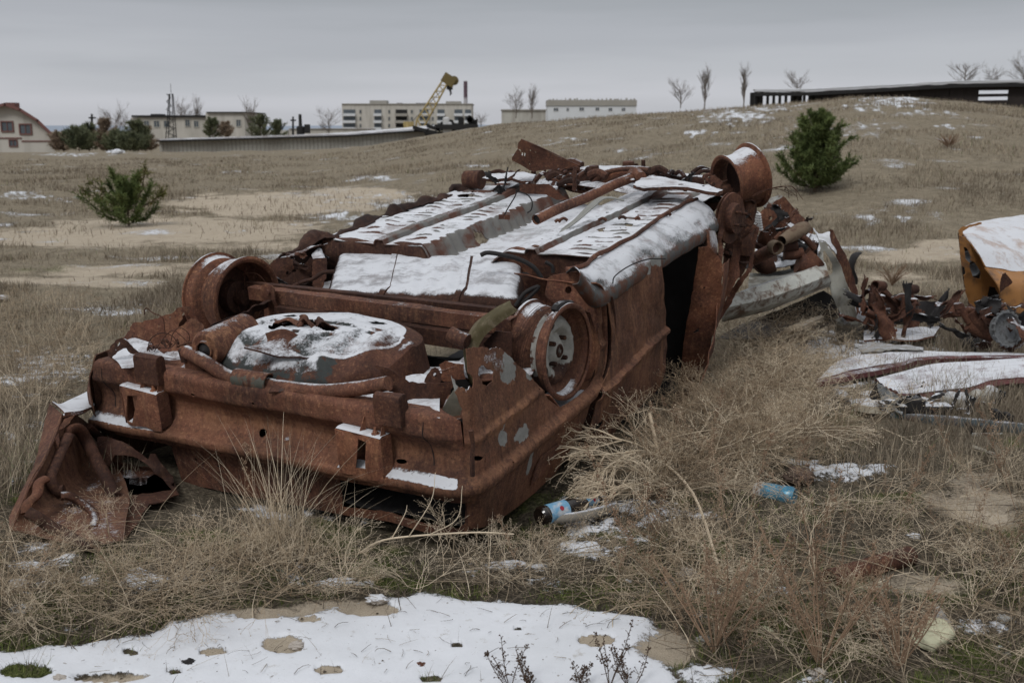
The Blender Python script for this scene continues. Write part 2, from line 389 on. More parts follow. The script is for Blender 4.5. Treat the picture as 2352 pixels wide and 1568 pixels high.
BLOBS = [  # snow: x, y, rx, ry, strength, solid(1) or patchy
 (1950, 1085, 125, 26, 1.1), (1840, 1062, 60, 8, .8), (1400, 1165, 150, 34, .75), (1390, 1225, 130, 55, .8), (1340, 1260, 90, 35, .7), (1330, 1195, 90, 26, .5), (95, 1285, 120, 50, .55), (130, 1330, 180, 40, .3),
 (110, 838, 150, 50, .40), (60, 870, 110, 70, .25), (60, 1010, 90, 50, .2), (40, 1090, 70, 60, .25), (50, 448, 90, 13, .6), (130, 458, 60, 10, .4), (780, 500, 110, 17, .55), (700, 515, 60, 8, .4), (860, 408, 60, 8, .5), (1090, 380, 60, 6, .6), (20, 515, 40, 9, .6),
 (540, 530, 30, 7, .4), (265, 348, 30, 6, 1.1), (150, 355, 90, 6, .5), (1690, 268, 130, 24, .55), (1600, 305, 60, 10, .5), (2050, 232, 110, 20, .7), (1980, 250, 80, 12, .5), (1760, 250, 90, 12, .4), (2120, 260, 120, 14, .3), (1900, 300, 200, 40, .12), (900, 460, 200, 30, .2), (2190, 290, 60, 6, .5), (2010, 500, 60, 25, .3),
 (2120, 495, 90, 20, .25), (1990, 795, 240, 48, .9), (2300, 850, 170, 50, .9), (1990, 905, 180, 40, .5), (620, 1310, 260, 26, .45), (800, 1340, 140, 16, .5), (1160, 1300, 120, 22, .6), (1200, 1340, 140, 30, .4), (280, 1330, 200, 40, .35), (700, 1180, 300, 30, .4), (1700, 1380, 200, 60, .15), (1500, 1340, 120, 30, .3), (1600, 1545, 110, 34, .8),
 (2260, 1440, 100, 24, .2), (2310, 1490, 60, 22, .25), (2100, 1232, 28, 10, 1.0), (1560, 1180, 120, 40, .25), (1890, 1565, 70, 20, .3), (30, 200, 1, 1, 0), (1300, 320, 90, 6, .3), (1450, 345, 80, 6, .3), (1640, 330, 40, 6, .3), (250, 1440, 120, 16, .1)]
SNOWPOLY = [(-900, 1480), (0, 1497), (90, 1492), (200, 1478), (330, 1462), (385, 1425), (560, 1412), (700, 1407), (860, 1384), (960, 1368), (1120, 1378), (1250, 1395), (1400, 1402), (1490, 1418), (1500, 1452), (1445, 1490), (1540, 1535), (1560, 1568), (1590, 1680), (1500, 2300), (-900, 2300)]
HOLES = [(650, 1486, 62, 26), (490, 1500, 42, 11), (850, 1402, 85, 20), (755, 1544, 44, 14), (1370, 1474, 46, 14), (1050, 1486, 16, 7), (590, 1416, 60, 12), (712, 1428, 30, 7), (60, 1545, 80, 24), (250, 1560, 110, 14), (300, 1502, 24, 8), (1190, 1450, 12, 5), (400, 1545, 22, 8), (990, 1565, 30, 8), (180, 1470, 120, 8)]
SAND = [(640, 470, 290, 36, 1.1), (420, 530, 420, 44, 1.), (180, 548, 340, 30, .9), (560, 565, 200, 20, .6), (820, 448, 170, 22, .9), (200, 640, 330, 26, .5), (2120, 590, 230, 20, .8), (2230, 560, 160, 18, .8), (2040, 640, 160, 22, .5), (2260, 1150, 190, 80, .55), (2120, 1330, 160, 60, .1),
 (850, 1402, 200, 34, 1.2), (600, 1420, 200, 26, 1.1), (1500, 1480, 120, 60, 1.1), (650, 1486, 100, 40, 1.2), (490, 1500, 70, 20, 1.2), (755, 1544, 70, 24, 1.2), (1370, 1474, 80, 26, 1.2), (300, 1562, 200, 20, .9), (330, 620, 300, 40, .35), (950, 560, 160, 40, .2)]
MOSS = [(2250, 1520, 150, 60, 1), (1700, 1420, 220, 120, .7), (1900, 1480, 180, 80, .6), (900, 1340, 180, 22, .9), (430, 1380, 200, 40, .6), (60, 1540, 110, 50, 1), (60, 1080, 60, 50, .8), (100, 1400, 150, 60, .5), (1650, 1250, 120, 50, .7), (1900, 1000, 160, 60, .5), (2320, 1020, 60, 30, .7), (1380, 1350, 160, 26, .5), (200, 620, 260, 30, .3)]
def blobmask(px, py, L, x, y):
    m = np.full(np.shape(px), -1.); wv = (fbm(x*2.2, y*3, 131, 3)-.5)*.5
    for b in L:
        d = np.sqrt(((px-b[0])/b[2])**2+((py-b[1])/b[3])**2)+wv
        k = b[4] if len(b) > 4 else 1.
        m = np.maximum(m, np.where(d < 1, k*(1-d*d)-.35*d*d, -.35-(d-1)*2.5))
    return m
def dpoly(px, py, poly):
    P = np.stack([px.ravel(), py.ravel()], 1); ins = inside(P, poly); d = np.full(len(P), 1e9)
    for i in range(len(poly)):
        a = np.array(poly[i], float); b = np.array(poly[(i+1) % len(poly)], float); ab = b-a
        t = np.clip(((P-a)@ab)/(ab@ab), 0, 1); q = P-(a+t[:, None]*ab); q[:, 1] *= 2; d = np.minimum(d, np.hypot(q[:, 0], q[:, 1]))
    return np.where(ins, d, -d).reshape(px.shape)
def masks(x, y, z):
    px, py = px_of(np.stack([x, y, z], -1)); vis = (y > .8)
    far = np.hypot(x, y)
    sn = blobmask(px, py, BLOBS, x, y)
    near = far < 9
    wob = (fbm(x*9, y*9, 31, 4)-.5)
    main = np.full(px.shape, -1.); k = near & vis & (py > 1300)
    main[k] = np.clip(dpoly(px[k], py[k], SNOWPOLY)/46., -1, 1)
    hol = blobmask(px, py, HOLES, x, y)
    main = main+wob*.9-.05*(px < 420); main = np.minimum(main, np.where(near, -hol*2.2+wob*.9, 1))
    pat = fbm(x*np.where(near, 16, 6.5), y*np.where(near, 16, 12.), 51, 5)-.5
    sn = sn*.9+pat*2.2-.32; sn = np.where(sn > -1, sn, -1)
    sn = np.maximum(sn, main)
    sc = (fbm(x*1.1, y*2.0, 77, 4)-.745)*3
    sn = np.maximum(sn, np.where((far > 6), sc, -1))
    sn = np.where(vis, sn, -.5)
    wob2 = (fbm(x*np.where(near, 5, 1.3), y*np.where(near, 5, 3.2), 91, 5)-.5)*2.0
    sand = np.clip(blobmask(px, py, SAND, x, y)*1.6+wob2, -1, 1)
    moss = blobmask(px, py, MOSS, x, y)*1.2+wob2*.8; moss = np.clip(np.maximum(moss, np.where(near & (py > 1130), .02+wob2*.9, -1)), -1, 1)
    return sn, sand, moss
def terrain():
    az = np.concatenate([np.linspace(-180, -33, 60)[:-1], np.linspace(-33, 33, 760), np.linspace(33, 180, 60)[1:]])
    rr = np.concatenate([np.linspace(.02, 1.9, 14)[:-1], np.geomspace(1.9, 12, 350)[:-1], np.geomspace(12, 90, 120)[:-1], np.geomspace(90, 5000, 30)])
    A, R = np.meshgrid(np.radians(az), rr); x = R*np.sin(A); y = R*np.cos(A)
    z = zfun(x, y); sn, sa, mo = masks(x, y, z)
    near = np.clip((9-R)/4, 0, 1)
    z = z+near*(.010*sm(-.3, .6, sn)+(fbm(x*14, y*14, 61, 3)-.5)*.020*(1-.75*sm(0, .4, sn)))
    n, m = x.shape; idx = np.arange(n*m).reshape(n, m)
    Fs = np.stack([idx[:-1, :-1], idx[:-1, 1:], idx[1:, 1:], idx[1:, :-1]], -1).reshape(-1, 4)[:, ::-1]
    mt, t, p = mat('field'); co = objco(t)
    big = noise(t, objco(t, (1, 1.9, 1)), .55, 5, .6); mid = noise(t, co, 6, 6, .65); fine = noise(t, co, 70, 4, .7)
    vf = noise(t, co, 320, 3, .7)
    base = ramp(t, big, [(.3, (.15, .13, .095)), (.45, (.23, .195, .145)), (.6, (.29, .245, .18)), (.72, (.21, .19, .125))])
    base = mix(t, .75, base, ramp(t, mid, [(.3, (.07, .06, .043)), (.5, (.21, .175, .125)), (.7, (.37, .31, .225))]))
    base = mix(t, .5, base, ramp(t, fine, [(.35, (.045, .037, .028)), (.5, (.19, .16, .115)), (.68, (.42, .355, .26))]))
    base = mix(t, mth(t, 'MULTIPLY', attr(t, 'dark_soil'), .95, clamp=True), base, ramp(t, fine, [(.37, (.014, .012, .010)), (.52, (.055, .045, .033)), (.7, (.17, .14, .105))]))
    mo_ = mth(t, 'MULTIPLY_ADD', mth(t, 'MULTIPLY_ADD', mid, 2.6, -1.5), 1., attr(t, 'moss'))
    mf = mth(t, 'MULTIPLY_ADD', mo_, 2.2, 0., clamp=True)
    base = mix(t, mth(t, 'MULTIPLY', mf, .85), base, ramp(t, fine, [(.35, (.022, .03, .010)), (.55, (.095, .115, .03)), (.72, (.19, .20, .07))]))
    sa_ = mth(t, 'MULTIPLY_ADD', mth(t, 'MULTIPLY_ADD', fine, 1.4, -.7), 1., attr(t, 'sand'))
    sa_ = mth(t, 'ADD', sa_, mth(t, 'MULTIPLY_ADD', mid, 1.6, -.85)); sf = mth(t, 'MULTIPLY_ADD', sa_, 1.8, 0., clamp=True)
    sandc = ramp(t, vf, [(.3, (.25, .205, .155)), (.5, (.43, .36, .28)), (.7, (.60, .51, .405))])
    sandc = mix(t, .4, sandc, ramp(t, mid, [(.3, (.27, .225, .165)), (.7, (.52, .45, .345))]))
    base = mix(t, sf, base, sandc)
    sn_ = mth(t, 'ADD', attr(t, 'snow'), mth(t, 'MULTIPLY_ADD', fine, 1.9, -.95)); sn_ = mth(t, 'ADD', sn_, mth(t, 'MULTIPLY_ADD', vf, 1.1, -.55)); sn_ = mth(t, 'ADD', sn_, mth(t, 'MULTIPLY_ADD', noise(t, co, 17, 4, .7), 1.3, -.65))
    nf = mth(t, 'MULTIPLY_ADD', sn_, 4.5, 0., clamp=True)
    sc = mix(t, ramp(t, noise(t, co, 3.2, 6, .7), [(.4, (0, 0, 0)), (.62, (1, 1, 1))]), SNOW, (.62, .635, .665)); specks = mth(t, 'LESS_THAN', noise(t, co, 44, 4, .65), .32)
    sc = mix(t, mth(t, 'MULTIPLY', specks, .7), sc, (.16, .125, .09))
    gr = ramp(t, noise(t, co, 26, 6, .8), [(.30, (.62, .62, .62)), (.42, (0, 0, 0))]); sc = mix(t, gr, sc, (.36, .33, .29))
    base = mix(t, nf, base, sc)
    t.links.new(base, p.inputs['Base Color']); p.inputs['Roughness'].default_value = .95
    p.inputs['Specular IOR Level'].default_value = .1
    h = mth(t, 'MULTIPLY_ADD', fine, .6, mth(t, 'MULTIPLY', vf, .5)); h = mth(t, 'MULTIPLY', h, mth(t, 'MULTIPLY_ADD', nf, -.8, 1.))
    bump(t, p, h, .8, .012)
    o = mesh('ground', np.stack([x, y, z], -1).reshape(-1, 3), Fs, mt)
    dark_soil = sm(760, 1120, px_of(np.stack([x, y, z], -1))[1])*np.clip((9-R)/3, 0, 1)*(.75+.5*(fbm(x*1.5, y*1.5, 301, 3)-.5))  # soil darker in the near ground, fading out with distance
    for nm, a in (('snow', sn), ('sand', sa), ('moss', mo), ('dark_soil', dark_soil)):
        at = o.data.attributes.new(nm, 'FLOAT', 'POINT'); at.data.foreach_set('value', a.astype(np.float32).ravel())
    tag(o, kind='structure')
terrain()
def gz(x, y): return float(zfun(np.array([x]), np.array([y]))[0])

# ------------------------------------------------------------------ far away: hills, buildings, masts
def simple(name, col, var=.15, sc=.6, rough=.85, streak=None):
    m, t, p = mat(name); co = objco(t)
    n = noise(t, co, sc, 5, .65)
    c = mix(t, n, tuple(x*(1-var) for x in col), tuple(min(1, x*(1+var)) for x in col))
    if streak:
        n2 = noise(t, objco(t, (1, 1, .12)), sc*2.5, 4, .6); c = mix(t, ramp(t, n2, [(.45, (0, 0, 0)), (.65, (.6, .6, .6))]), c, streak)
    t.links.new(c, p.inputs['Base Color']); p.inputs['Roughness'].default_value = rough; return m
M_WALL = simple('pale_brick', (.50, .475, .43), .12, .5, streak=(.35, .33, .29))
M_WALL2 = simple('pale_panel', (.62, .64, .66), .1, .4)
M_DARKB = simple('grey_brown_render', (.32, .305, .275), .15, .5)
M_GLASS = simple('window_glass', (.10, .115, .13), .4, .8, .25)
M_FRAME = simple('white_frame', (.55, .55, .55), .1)
M_BLK = simple('black_steel', (.025, .024, .024), .3)
M_RED = simple('brown_red_trim', (.17, .085, .075), .2)
M_BARK = simple('bare_twigs', (.15, .125, .105), .3, 3)
M_HILL = simple('hazed_hills', (.27, .31, .37), .12, .01)  # blue of the distant haze is put into the hill colour
M_YEL = simple('worn_yellow_paint', (.46, .36, .16), .3, 1.5, streak=(.14, .10, .06))
M_SNOWR = simple('roof_snow', (.62, .63, .66), .2, .35, streak=(.30, .26, .24))
M_CONC = simple('grey_concrete', (.44, .43, .39), .22, .3, streak=(.24, .21, .18))
Xa = np.array([1., 0, 0]); Ya = np.array([0, 1., 0]); Za = np.array([0, 0, 1.])
def boxp(b, x0, x1, y0, y1, z0, z1): return b.box(((x0+x1)/2, (y0+y1)/2, (z0+z1)/2), Xa*(x1-x0)/2, Ya*(y1-y0)/2, Za*(z1-z0)/2)
def hills():
    V = []; n = 120
    for k, (yy) in enumerate((1700, 2300)):
        for i in range(n):
            x = -1700+3400*i/(n-1); V.append((x, yy, -30 if k == 0 else 0))
    xs = [-1700+3400*i/(n-1) for i in range(n)]
    top = [(x, 2000, 2+14*fbm(np.array([x*.003]), np.array([.5]), 3, 3)[0]) for x in xs]
    V = [(x, 1800, -40) for x in xs]+top+[(x, 2300, -40) for x in xs]
    Fs = [(r*n+i, r*n+i+1, (r+1)*n+i+1, (r+1)*n+i) for r in range(2) for i in range(n-1)]
    tag(mesh('hills', V, Fs, M_HILL), kind='structure')
hills()
def wbox(name, m, parent, px0, px1, py0, py1, Y, depth, proud=0.):
    """box with its front on the plane y=Y; corners measured in the photograph"""
    a = W(px0, py1, Y); c = W(px1, py0, Y); b = B(); boxp(b, a[0], c[0], Y-proud, Y+depth, a[2], c[2]); return b.build(name, m, parent, smooth=False)
def windows(parent, L, Y, frame=None, s=1.):
    for (px, py, w, h) in L:
        a = W(px-w/2, py+h/2, Y); c = W(px+w/2, py-h/2, Y); f = .10*s
        b = B(); fr = (c[0]-a[0])*.12
        boxp(b, a[0]-fr, a[0], Y-.08*s, Y+.05, a[2]-fr, c[2]+fr); boxp(b, c[0], c[0]+fr, Y-.08*s, Y+.05, a[2]-fr, c[2]+fr)
        boxp(b, a[0], c[0], Y-.08*s, Y+.05, c[2], c[2]+fr); boxp(b, a[0], c[0], Y-.08*s, Y+.05, a[2]-fr, a[2])
        mx = (a[0]+c[0])/2; boxp(b, mx-fr*.3, mx+fr*.3, Y-.06*s, Y+.05, a[2], c[2])
        wf = b.build('window', frame or M_FRAME, parent, smooth=False)
        g = B(); boxp(g, a[0], c[0], Y-.02*s, Y+.04, a[2], c[2]); g.build('pane', M_GLASS, wf, smooth=False)
# house at the left edge, end wall with curved gable
def house():
    Y = 78.; base = W(0, 350, Y); r = thing('gabled_house', (W(40, 350, Y)[0], Y, -1.2), 'pale house with dark red trimmed gable and brick chimney at left edge', 'house')
    prof = [(-140, 350), (-140, 305), (-95, 275), (-50, 258), (10, 243), (45, 255), (85, 280), (122, 316), (127, 322), (127, 350)]
    V = [W(*p, Y) for p in prof]+[W(*p, Y)+np.array([-4.6, 9, 0]) for p in prof]; n = len(prof)
    mesh('wall', V, [tuple(range(n))[::-1], tuple(range(n, 2*n))]+[(i, (i+1) % n, n+(i+1) % n, n+i) for i in range(n)], M_WALL, r, smooth=False)
    b = B(); ro = prof[1:9]
    for i in range(len(ro)-1):
        p, q = W(*ro[i], Y), W(*ro[i+1], Y); mid = (p+q)/2+np.array([-2.2, 4.3, .08]); d = (q-p)/2; nn = np.cross(d, Ya); nn /= np.linalg.norm(nn)
        b.box(mid, d*1.06, np.array([-2.5, 4.9, 0]), nn*.10)
    b.build('roof', M_RED, r, smooth=False)
    wbox('chimney', M_RED, r, 14, 33, 236, 262, Y+.6, .8)
    b = B()
    for (a, c, d, e) in ((-140, 50, 316, 319), (-140, 50, 0, 0), (50, 127, 323, 326)):
        if d: A_, C_ = W(a, e, Y), W(c, d, Y); boxp(b, A_[0], C_[0], Y-.05, Y, A_[2], C_[2])
    b.build('trim_band', M_RED, r, smooth=False)
    windows(r, [(17, 291, 22, 20), (59, 297, 22, 20), (31, 329, 15, 13)], Y, M_RED)
house()
def lowblock():
    Y = 130.; r = thing('low_building', (W(430, 318, Y)[0], Y, -2.6), 'two part low tan building with flat roofs behind the lattice mast', 'building')
    wbox('wall', M_WALL, r, 305, 475, 270, 330, Y, 9); wbox('wall', M_WALL, r, 476, 561, 259, 330, Y-1.5, 10)
    wbox('roof', M_BLK, r, 302, 475, 265, 269.5, Y-.3, 9.5); wbox('roof', M_BLK, r, 474, 563, 257, 259.5, Y-1.8, 10.5); wbox('roof_hatch', M_BLK, r, 346, 368, 262, 265, Y+2, 2)
    windows(r, [(337, 285, 10, 14), (360, 285, 11, 14), (383, 285, 11, 14), (431, 283, 9, 15), (451, 285, 9, 14)], Y, M_CONC)
    windows(r, [(499, 284, 7, 14), (548, 283, 9, 15)], Y-1.5, M_CONC)
lowblock()
def flats():
    Y = 300.; r = thing('apartment_block', (W(930, 300, Y)[0], Y, -2.6), 'long pale apartment block with open balconies behind the yellow crane', 'building')
    wbox('wall', M_WALL, r, 787, 1083, 240, 312, Y, 14)
    wbox('roof_edge', M_DARKB, r, 785, 1085, 238, 240, Y-.3, 14.5)
    for a in ((849, 888, 231, 238), (1024, 1058, 233, 239)): wbox('stair_hood', M_DARKB, r, *a, Y+3, 5)
    for a in ((911, 924, 237, 239), (955, 980, 237, 240)): wbox('vent', M_BLK, r, *a, Y+3, 3)
    for x0, x1 in ((789, 816), (860, 876), (909, 935), (964, 984), (1005, 1021), (1044, 1062), (1068, 1082)):
        b = B()
        for y0 in (252, 268, 284): 
            A_, C_ = W(x0, y0+9, Y), W(x1, y0, Y); boxp(b, A_[0], C_[0], Y-.15, Y+.2, A_[2], C_[2])
        lgs = b.each('loggia', M_BLK if x0 == 909 else M_GLASS, r, smooth=False)
        b = B()
        for y0 in (261, 277, 293):
            A_, C_ = W(x0-1, y0+6, Y), W(x1+1, y0, Y); boxp(b, A_[0], C_[0], Y-1.2, Y+.1, A_[2], C_[2])
        b.each('balcony', M_DARKB if x0 == 909 else M_WALL2, r, smooth=False)
    windows(r, [(x, y, 4, 8) for x in (828, 894, 946, 994) for y in (257, 273, 289)], Y, M_CONC)
flats()
def flats2():
    Y = 330.; r = thing('apartment_block', (W(1360, 280, Y)[0], Y, -2.6), 'white apartment block rising over the grassy crest with grey top storey', 'building')
    wbox('wall', M_WALL2, r, 1258, 1462, 243, 285, Y, 14); wbox('upper_storey', M_DARKB, r, 1257, 1463, 230, 243, Y-.3, 14.5)
    b = B()
    for i in range(22):
        x = 1262+i*9.2+rnd.uniform(-2, 2); h = rnd.uniform(1, 5); A_, C_ = W(x, 231, Y+4), W(x+rnd.uniform(1, 5), 230-h, Y+4); boxp(b, A_[0], C_[0], Y+3, Y+5, A_[2], C_[2])
    b.each('roof_vent', M_DARKB, r, smooth=False)
    windows(r, [(1277, 252, 10, 7), (1304, 252, 5, 7), (1336, 251, 10, 7), (1372, 251, 8, 7), (1402, 252, 8, 7), (1432, 252, 8, 7)], Y, M_FRAME)
    r = thing('low_building', (W(1202, 280, 260)[0], 260, -2.6), 'flat grey building just left of the white block over the crest', 'building')
    wbox('wall', M_CONC, r, 1152, 1254, 254, 285, 260, 12); wbox('roof', M_DARKB, r, 1150, 1256, 251.5, 254, 259.6, 12.8)
flats2()
def crane():
    Y = 170.; r = thing('mobile_crane', tuple(W(960, 298, Y)), 'yellow lattice boom crane leaning right in front of the apartment block', 'crane')
    a, e = W(957, 298, Y), W(1025, 184, Y); ax = (e-a); L = np.linalg.norm(ax); ax /= L; sd = np.cross(ax, Ya); b = B(); w0, w1 = .75, .42
    for s in (-1, 1):
        for q in (-.5, .5):
            b.tube([a+sd*s*.2+Ya*q*.3, a+ax*L*.15+sd*s*w0+Ya*q, e+sd*s*w1+Ya*q], .10, 5)
    n = 15
    for i in range(n):
        f0, f1 = .08+.9*i/n, .08+.9*(i+1)/n; s = 1 if i % 2 else -1
        for q in (-.5, .5): b.tube([a+ax*L*f0+sd*s*.6+Ya*q, a+ax*L*f1-sd*s*.5+Ya*q], .06, 4)
    b.build('boom', M_YEL, r)
    b = B(); c = W(1028, 184, Y); b.box(c+Xa*.2, ax*.75, sd*1.0, Ya*.6); b.lathe(c+Xa*1.0-Za*.1, (0, 1, 0), [(-.3, 0), (-.3, .7), (.3, .7), (.3, 0)], 14); b.build('boom_head', simple('dark_mustard', (.15, .115, .05), .3), r)
    b = B(); h = W(1033, 198, Y); b.tube([c+Xa*.8, h+Za*.5], .05, 4); b.box(h, Xa*.45, Ya*.3, Za*.55); b.tube([h-Za*.5, h-Za*1.1+Xa*.2, h-Za*1.4], [.2, .15, .08], 6); b.build('hook_block', M_BLK, r)
    b = B(); st = W(935, 292, Y)
    for q in (-.3, .3): b.tube([st+Ya*q, e+sd*-.6+Ya*q], .025, 4)
    b.each('stay_cable', M_BLK, r)
    b = B(); boxp(b, a[0]-3, a[0]+1.6, Y-1.2, Y+1.2, a[2]-3.2, a[2]+.2); boxp(b, a[0]-1.9, a[0]-.4, Y-1.3, Y-.1, a[2]+.15, a[2]+1.2); b.build('cab', M_YEL, r, smooth=False)
crane()
def chimney():
    Y = 420.; a, e = W(1070, 300, Y), W(1070, 186, Y); r = thing('factory_chimney', tuple(a), 'tall thin chimney with dark bands rising behind the apartment block', 'chimney')
    H = e[2]-a[2]; B().lathe(a, (0, 0, 1), [(0, .95), (H, .6), (H, .45)], 16).build('stack', simple('pale_chimney', (.42, .41, .43), .1), r)
    for f in (.985, .88, .78, .66): B().lathe(a+Za*H*f, (0, 0, 1), [(-2.0, .75), (0, .72)], 16).build('band', simple('band_maroon', (.12, .08, .10), .1), r)
chimney()
def mast(px, top, bot, Y, w, label, lattice=True):
    a, e = W(px, bot, Y), W(px, top, Y); r = B(); H = e[2]-a[2]
    if lattice:
        n = 12
        for sx in (-1, 1):
            for sy in (-1, 1): r.tube([a+Xa*sx*w+Ya*sy*w, e+Xa*sx*w*.35+Ya*sy*w*.35], .04, 4)
        for i in range(n):
            f0, f1 = i/n, (i+1)/n; w0, w1 = w*(1-.65*f0), w*(1-.65*f1); s = 1 if i % 2 else -1
            for sy in (-1, 1): r.tube([a+Za*H*f0+Xa*s*w0+Ya*sy*w0, a+Za*H*f1-Xa*s*w1+Ya*sy*w1], .022, 4)
        r.tube([e, e+Za*H*.22], .02, 4)
        tag(r.build('lattice_mast', M_BLK, None, loc=a), label, 'mast')
    else:
        r.tube([a, e], [w, w*.7], 8); r.box(e-Za*.3, Xa*w*2.2, Ya*.05, Za*.06); tag(r.build('utility_pole', M_BLK, None, loc=a), label, 'pole')
mast(393, 216, 322, 95, .36, 'dark lattice mast standing before the low tan building')
mast(211, 262, 330, 85, .12, 'grey wooden pole above the pines right of the gabled house', False)
mast(673, 268, 318, 90, .10, 'thin dark pole over the long wall, left of the short black stack', False)
def stack():
    Y = 88.; a = W(691, 318, Y); b = B(); b.lathe(a, (0, 0, 1), [(0, .32), (.9, .32), (1.0, .14), (1.9, .12), (1.9, 0)], 12); b.box(a+Xa*.55+Za*.75, Xa*.2, Ya*.2, Za*.35); b.box(a+Xa*.25+Za*.6, Xa*.25, Ya*.12, Za*.1)
    tag(b.build('boiler_stack', M_BLK, None, loc=a), 'short black stove pipe stack on a shed above the long wall', 'chimney')
stack()
def longwall():
    Y = 66.; r = thing('long_garage', (W(660, 340, Y)[0], Y, -.5), 'long low panelled garage wall with snowy flat roof across the left field', 'building')
    pts = [(365, 325), (560, 320), (800, 313), (985, 300)]
    n = len(pts); top = [W(x, y, Y) for x, y in pts]; bot = [np.array([p[0], p[1], -1.]) for p in top]
    V = top+bot+[p+Ya*.2 for p in top]+[p+Ya*.2 for p in bot]
    mesh('wall', V, [(i, i+1, n+i+1, n+i)[::-1] for i in range(n-1)]+[(2*n+i, 2*n+i+1, 3*n+i+1, 3*n+i) for i in range(n-1)]+[(i, 2*n+i, 2*n+i+1, i+1)[::-1] for i in range(n-1)]+[(0, n, 3*n, 2*n), (n-1, 3*n-1, 4*n-1, 2*n-1)], M_CONC, r, smooth=False)
    b = B()
    for i in range(64):
        x = 372+i*9.4; y = np.interp(x, [p[0] for p in pts], [p[1] for p in pts]); t_ = W(x, y, Y); boxp(b, t_[0]-.035, t_[0]+.035, Y-.05, Y, -.95, t_[2]-.05)
    b.build('panel_joint', M_DARKB, r, smooth=False)
    bk = [W(400, 321.5, 78), W(600, 315.5, 78), W(820, 305, 76), W(1003, 289, 72)]
    fr = [p+Za*.09-Ya*.4 for p in top]
    loft('roof', [fr, bk], M_SNOWR, r, 6, 10, .12, .06, 2, linear=True)
    b = B(); 
    for i in range(n-1): b.tube([top[i]+Za*.02-Ya*.5, top[i+1]+Za*.02-Ya*.5], .05, 4)
    b.build('roof_edge', M_BLK, r)
    b = B(); a = W(1000, 297, 64)
    for i in range(8):
        p = a+np.array([rnd.uniform(-1.2, 1.5), rnd.uniform(-.5, 2), rnd.uniform(-.3, .1)]); b.box(p, Vector((rnd.uniform(.3, .9), 0, rnd.uniform(-.2, .2))), Ya*.3, (0, 0, .1))
    tag(b.build('scrap_pile', M_BLK, None, loc=a, smooth=False), 'dark heap of sheet scrap at the right end of the long wall', 'scrap')
    Y = 120; r = thing('block_wall', (W(760, 305, Y)[0], Y, -2), 'beige block wall behind the snowy garage roof', 'wall')
    wbox('wall', M_CONC, r, 610, 660, 299, 325, Y, 1); wbox('wall', M_WALL, r, 664, 860, 296, 325, Y+8, 1); wbox('coping', M_SNOWR, r, 664, 860, 295, 296, Y+7.8, 1.4)
longwall()
def machinery():
    Y = 62.; a = W(1055, 292, Y); b = B()
    for i in range(16):
        x = rnd.uniform(-.95, .95); h = rnd.uniform(.1, .55); b.box(a+np.array([x, rnd.uniform(0, 1.2), h/2-.1]), Xa*rnd.uniform(.06, .2), Ya*.1, Za*(h/2+.1))
    for i in range(6):
        p = a+np.array([rnd.uniform(-.9, .9), .3, rnd.uniform(0, .5)]); b.lathe(p, (0, 1, 0), [(-.1, 0), (-.1, .16), (.1, .16), (.1, 0)], 12)
    b.box(a+Za*.0, Xa*1.05, Ya*.4, Za*.14); tag(b.build('engine_machinery', M_BLK, None, loc=a, smooth=False), 'black machinery with round wheels on the skyline under the crane', 'machinery')
    b = B(); p = W(1025, 288, Y); b.box(p, Xa*.18, Ya*.2, Za*.45).box(p+Xa*.2-Za*.1, Xa*.12, Ya*.2, Za*.28); tag(b.build('white_barrel', M_FRAME, None, loc=p, smooth=False, bevel=.08), 'white tank beside the black machinery on the skyline', 'tank')
machinery()
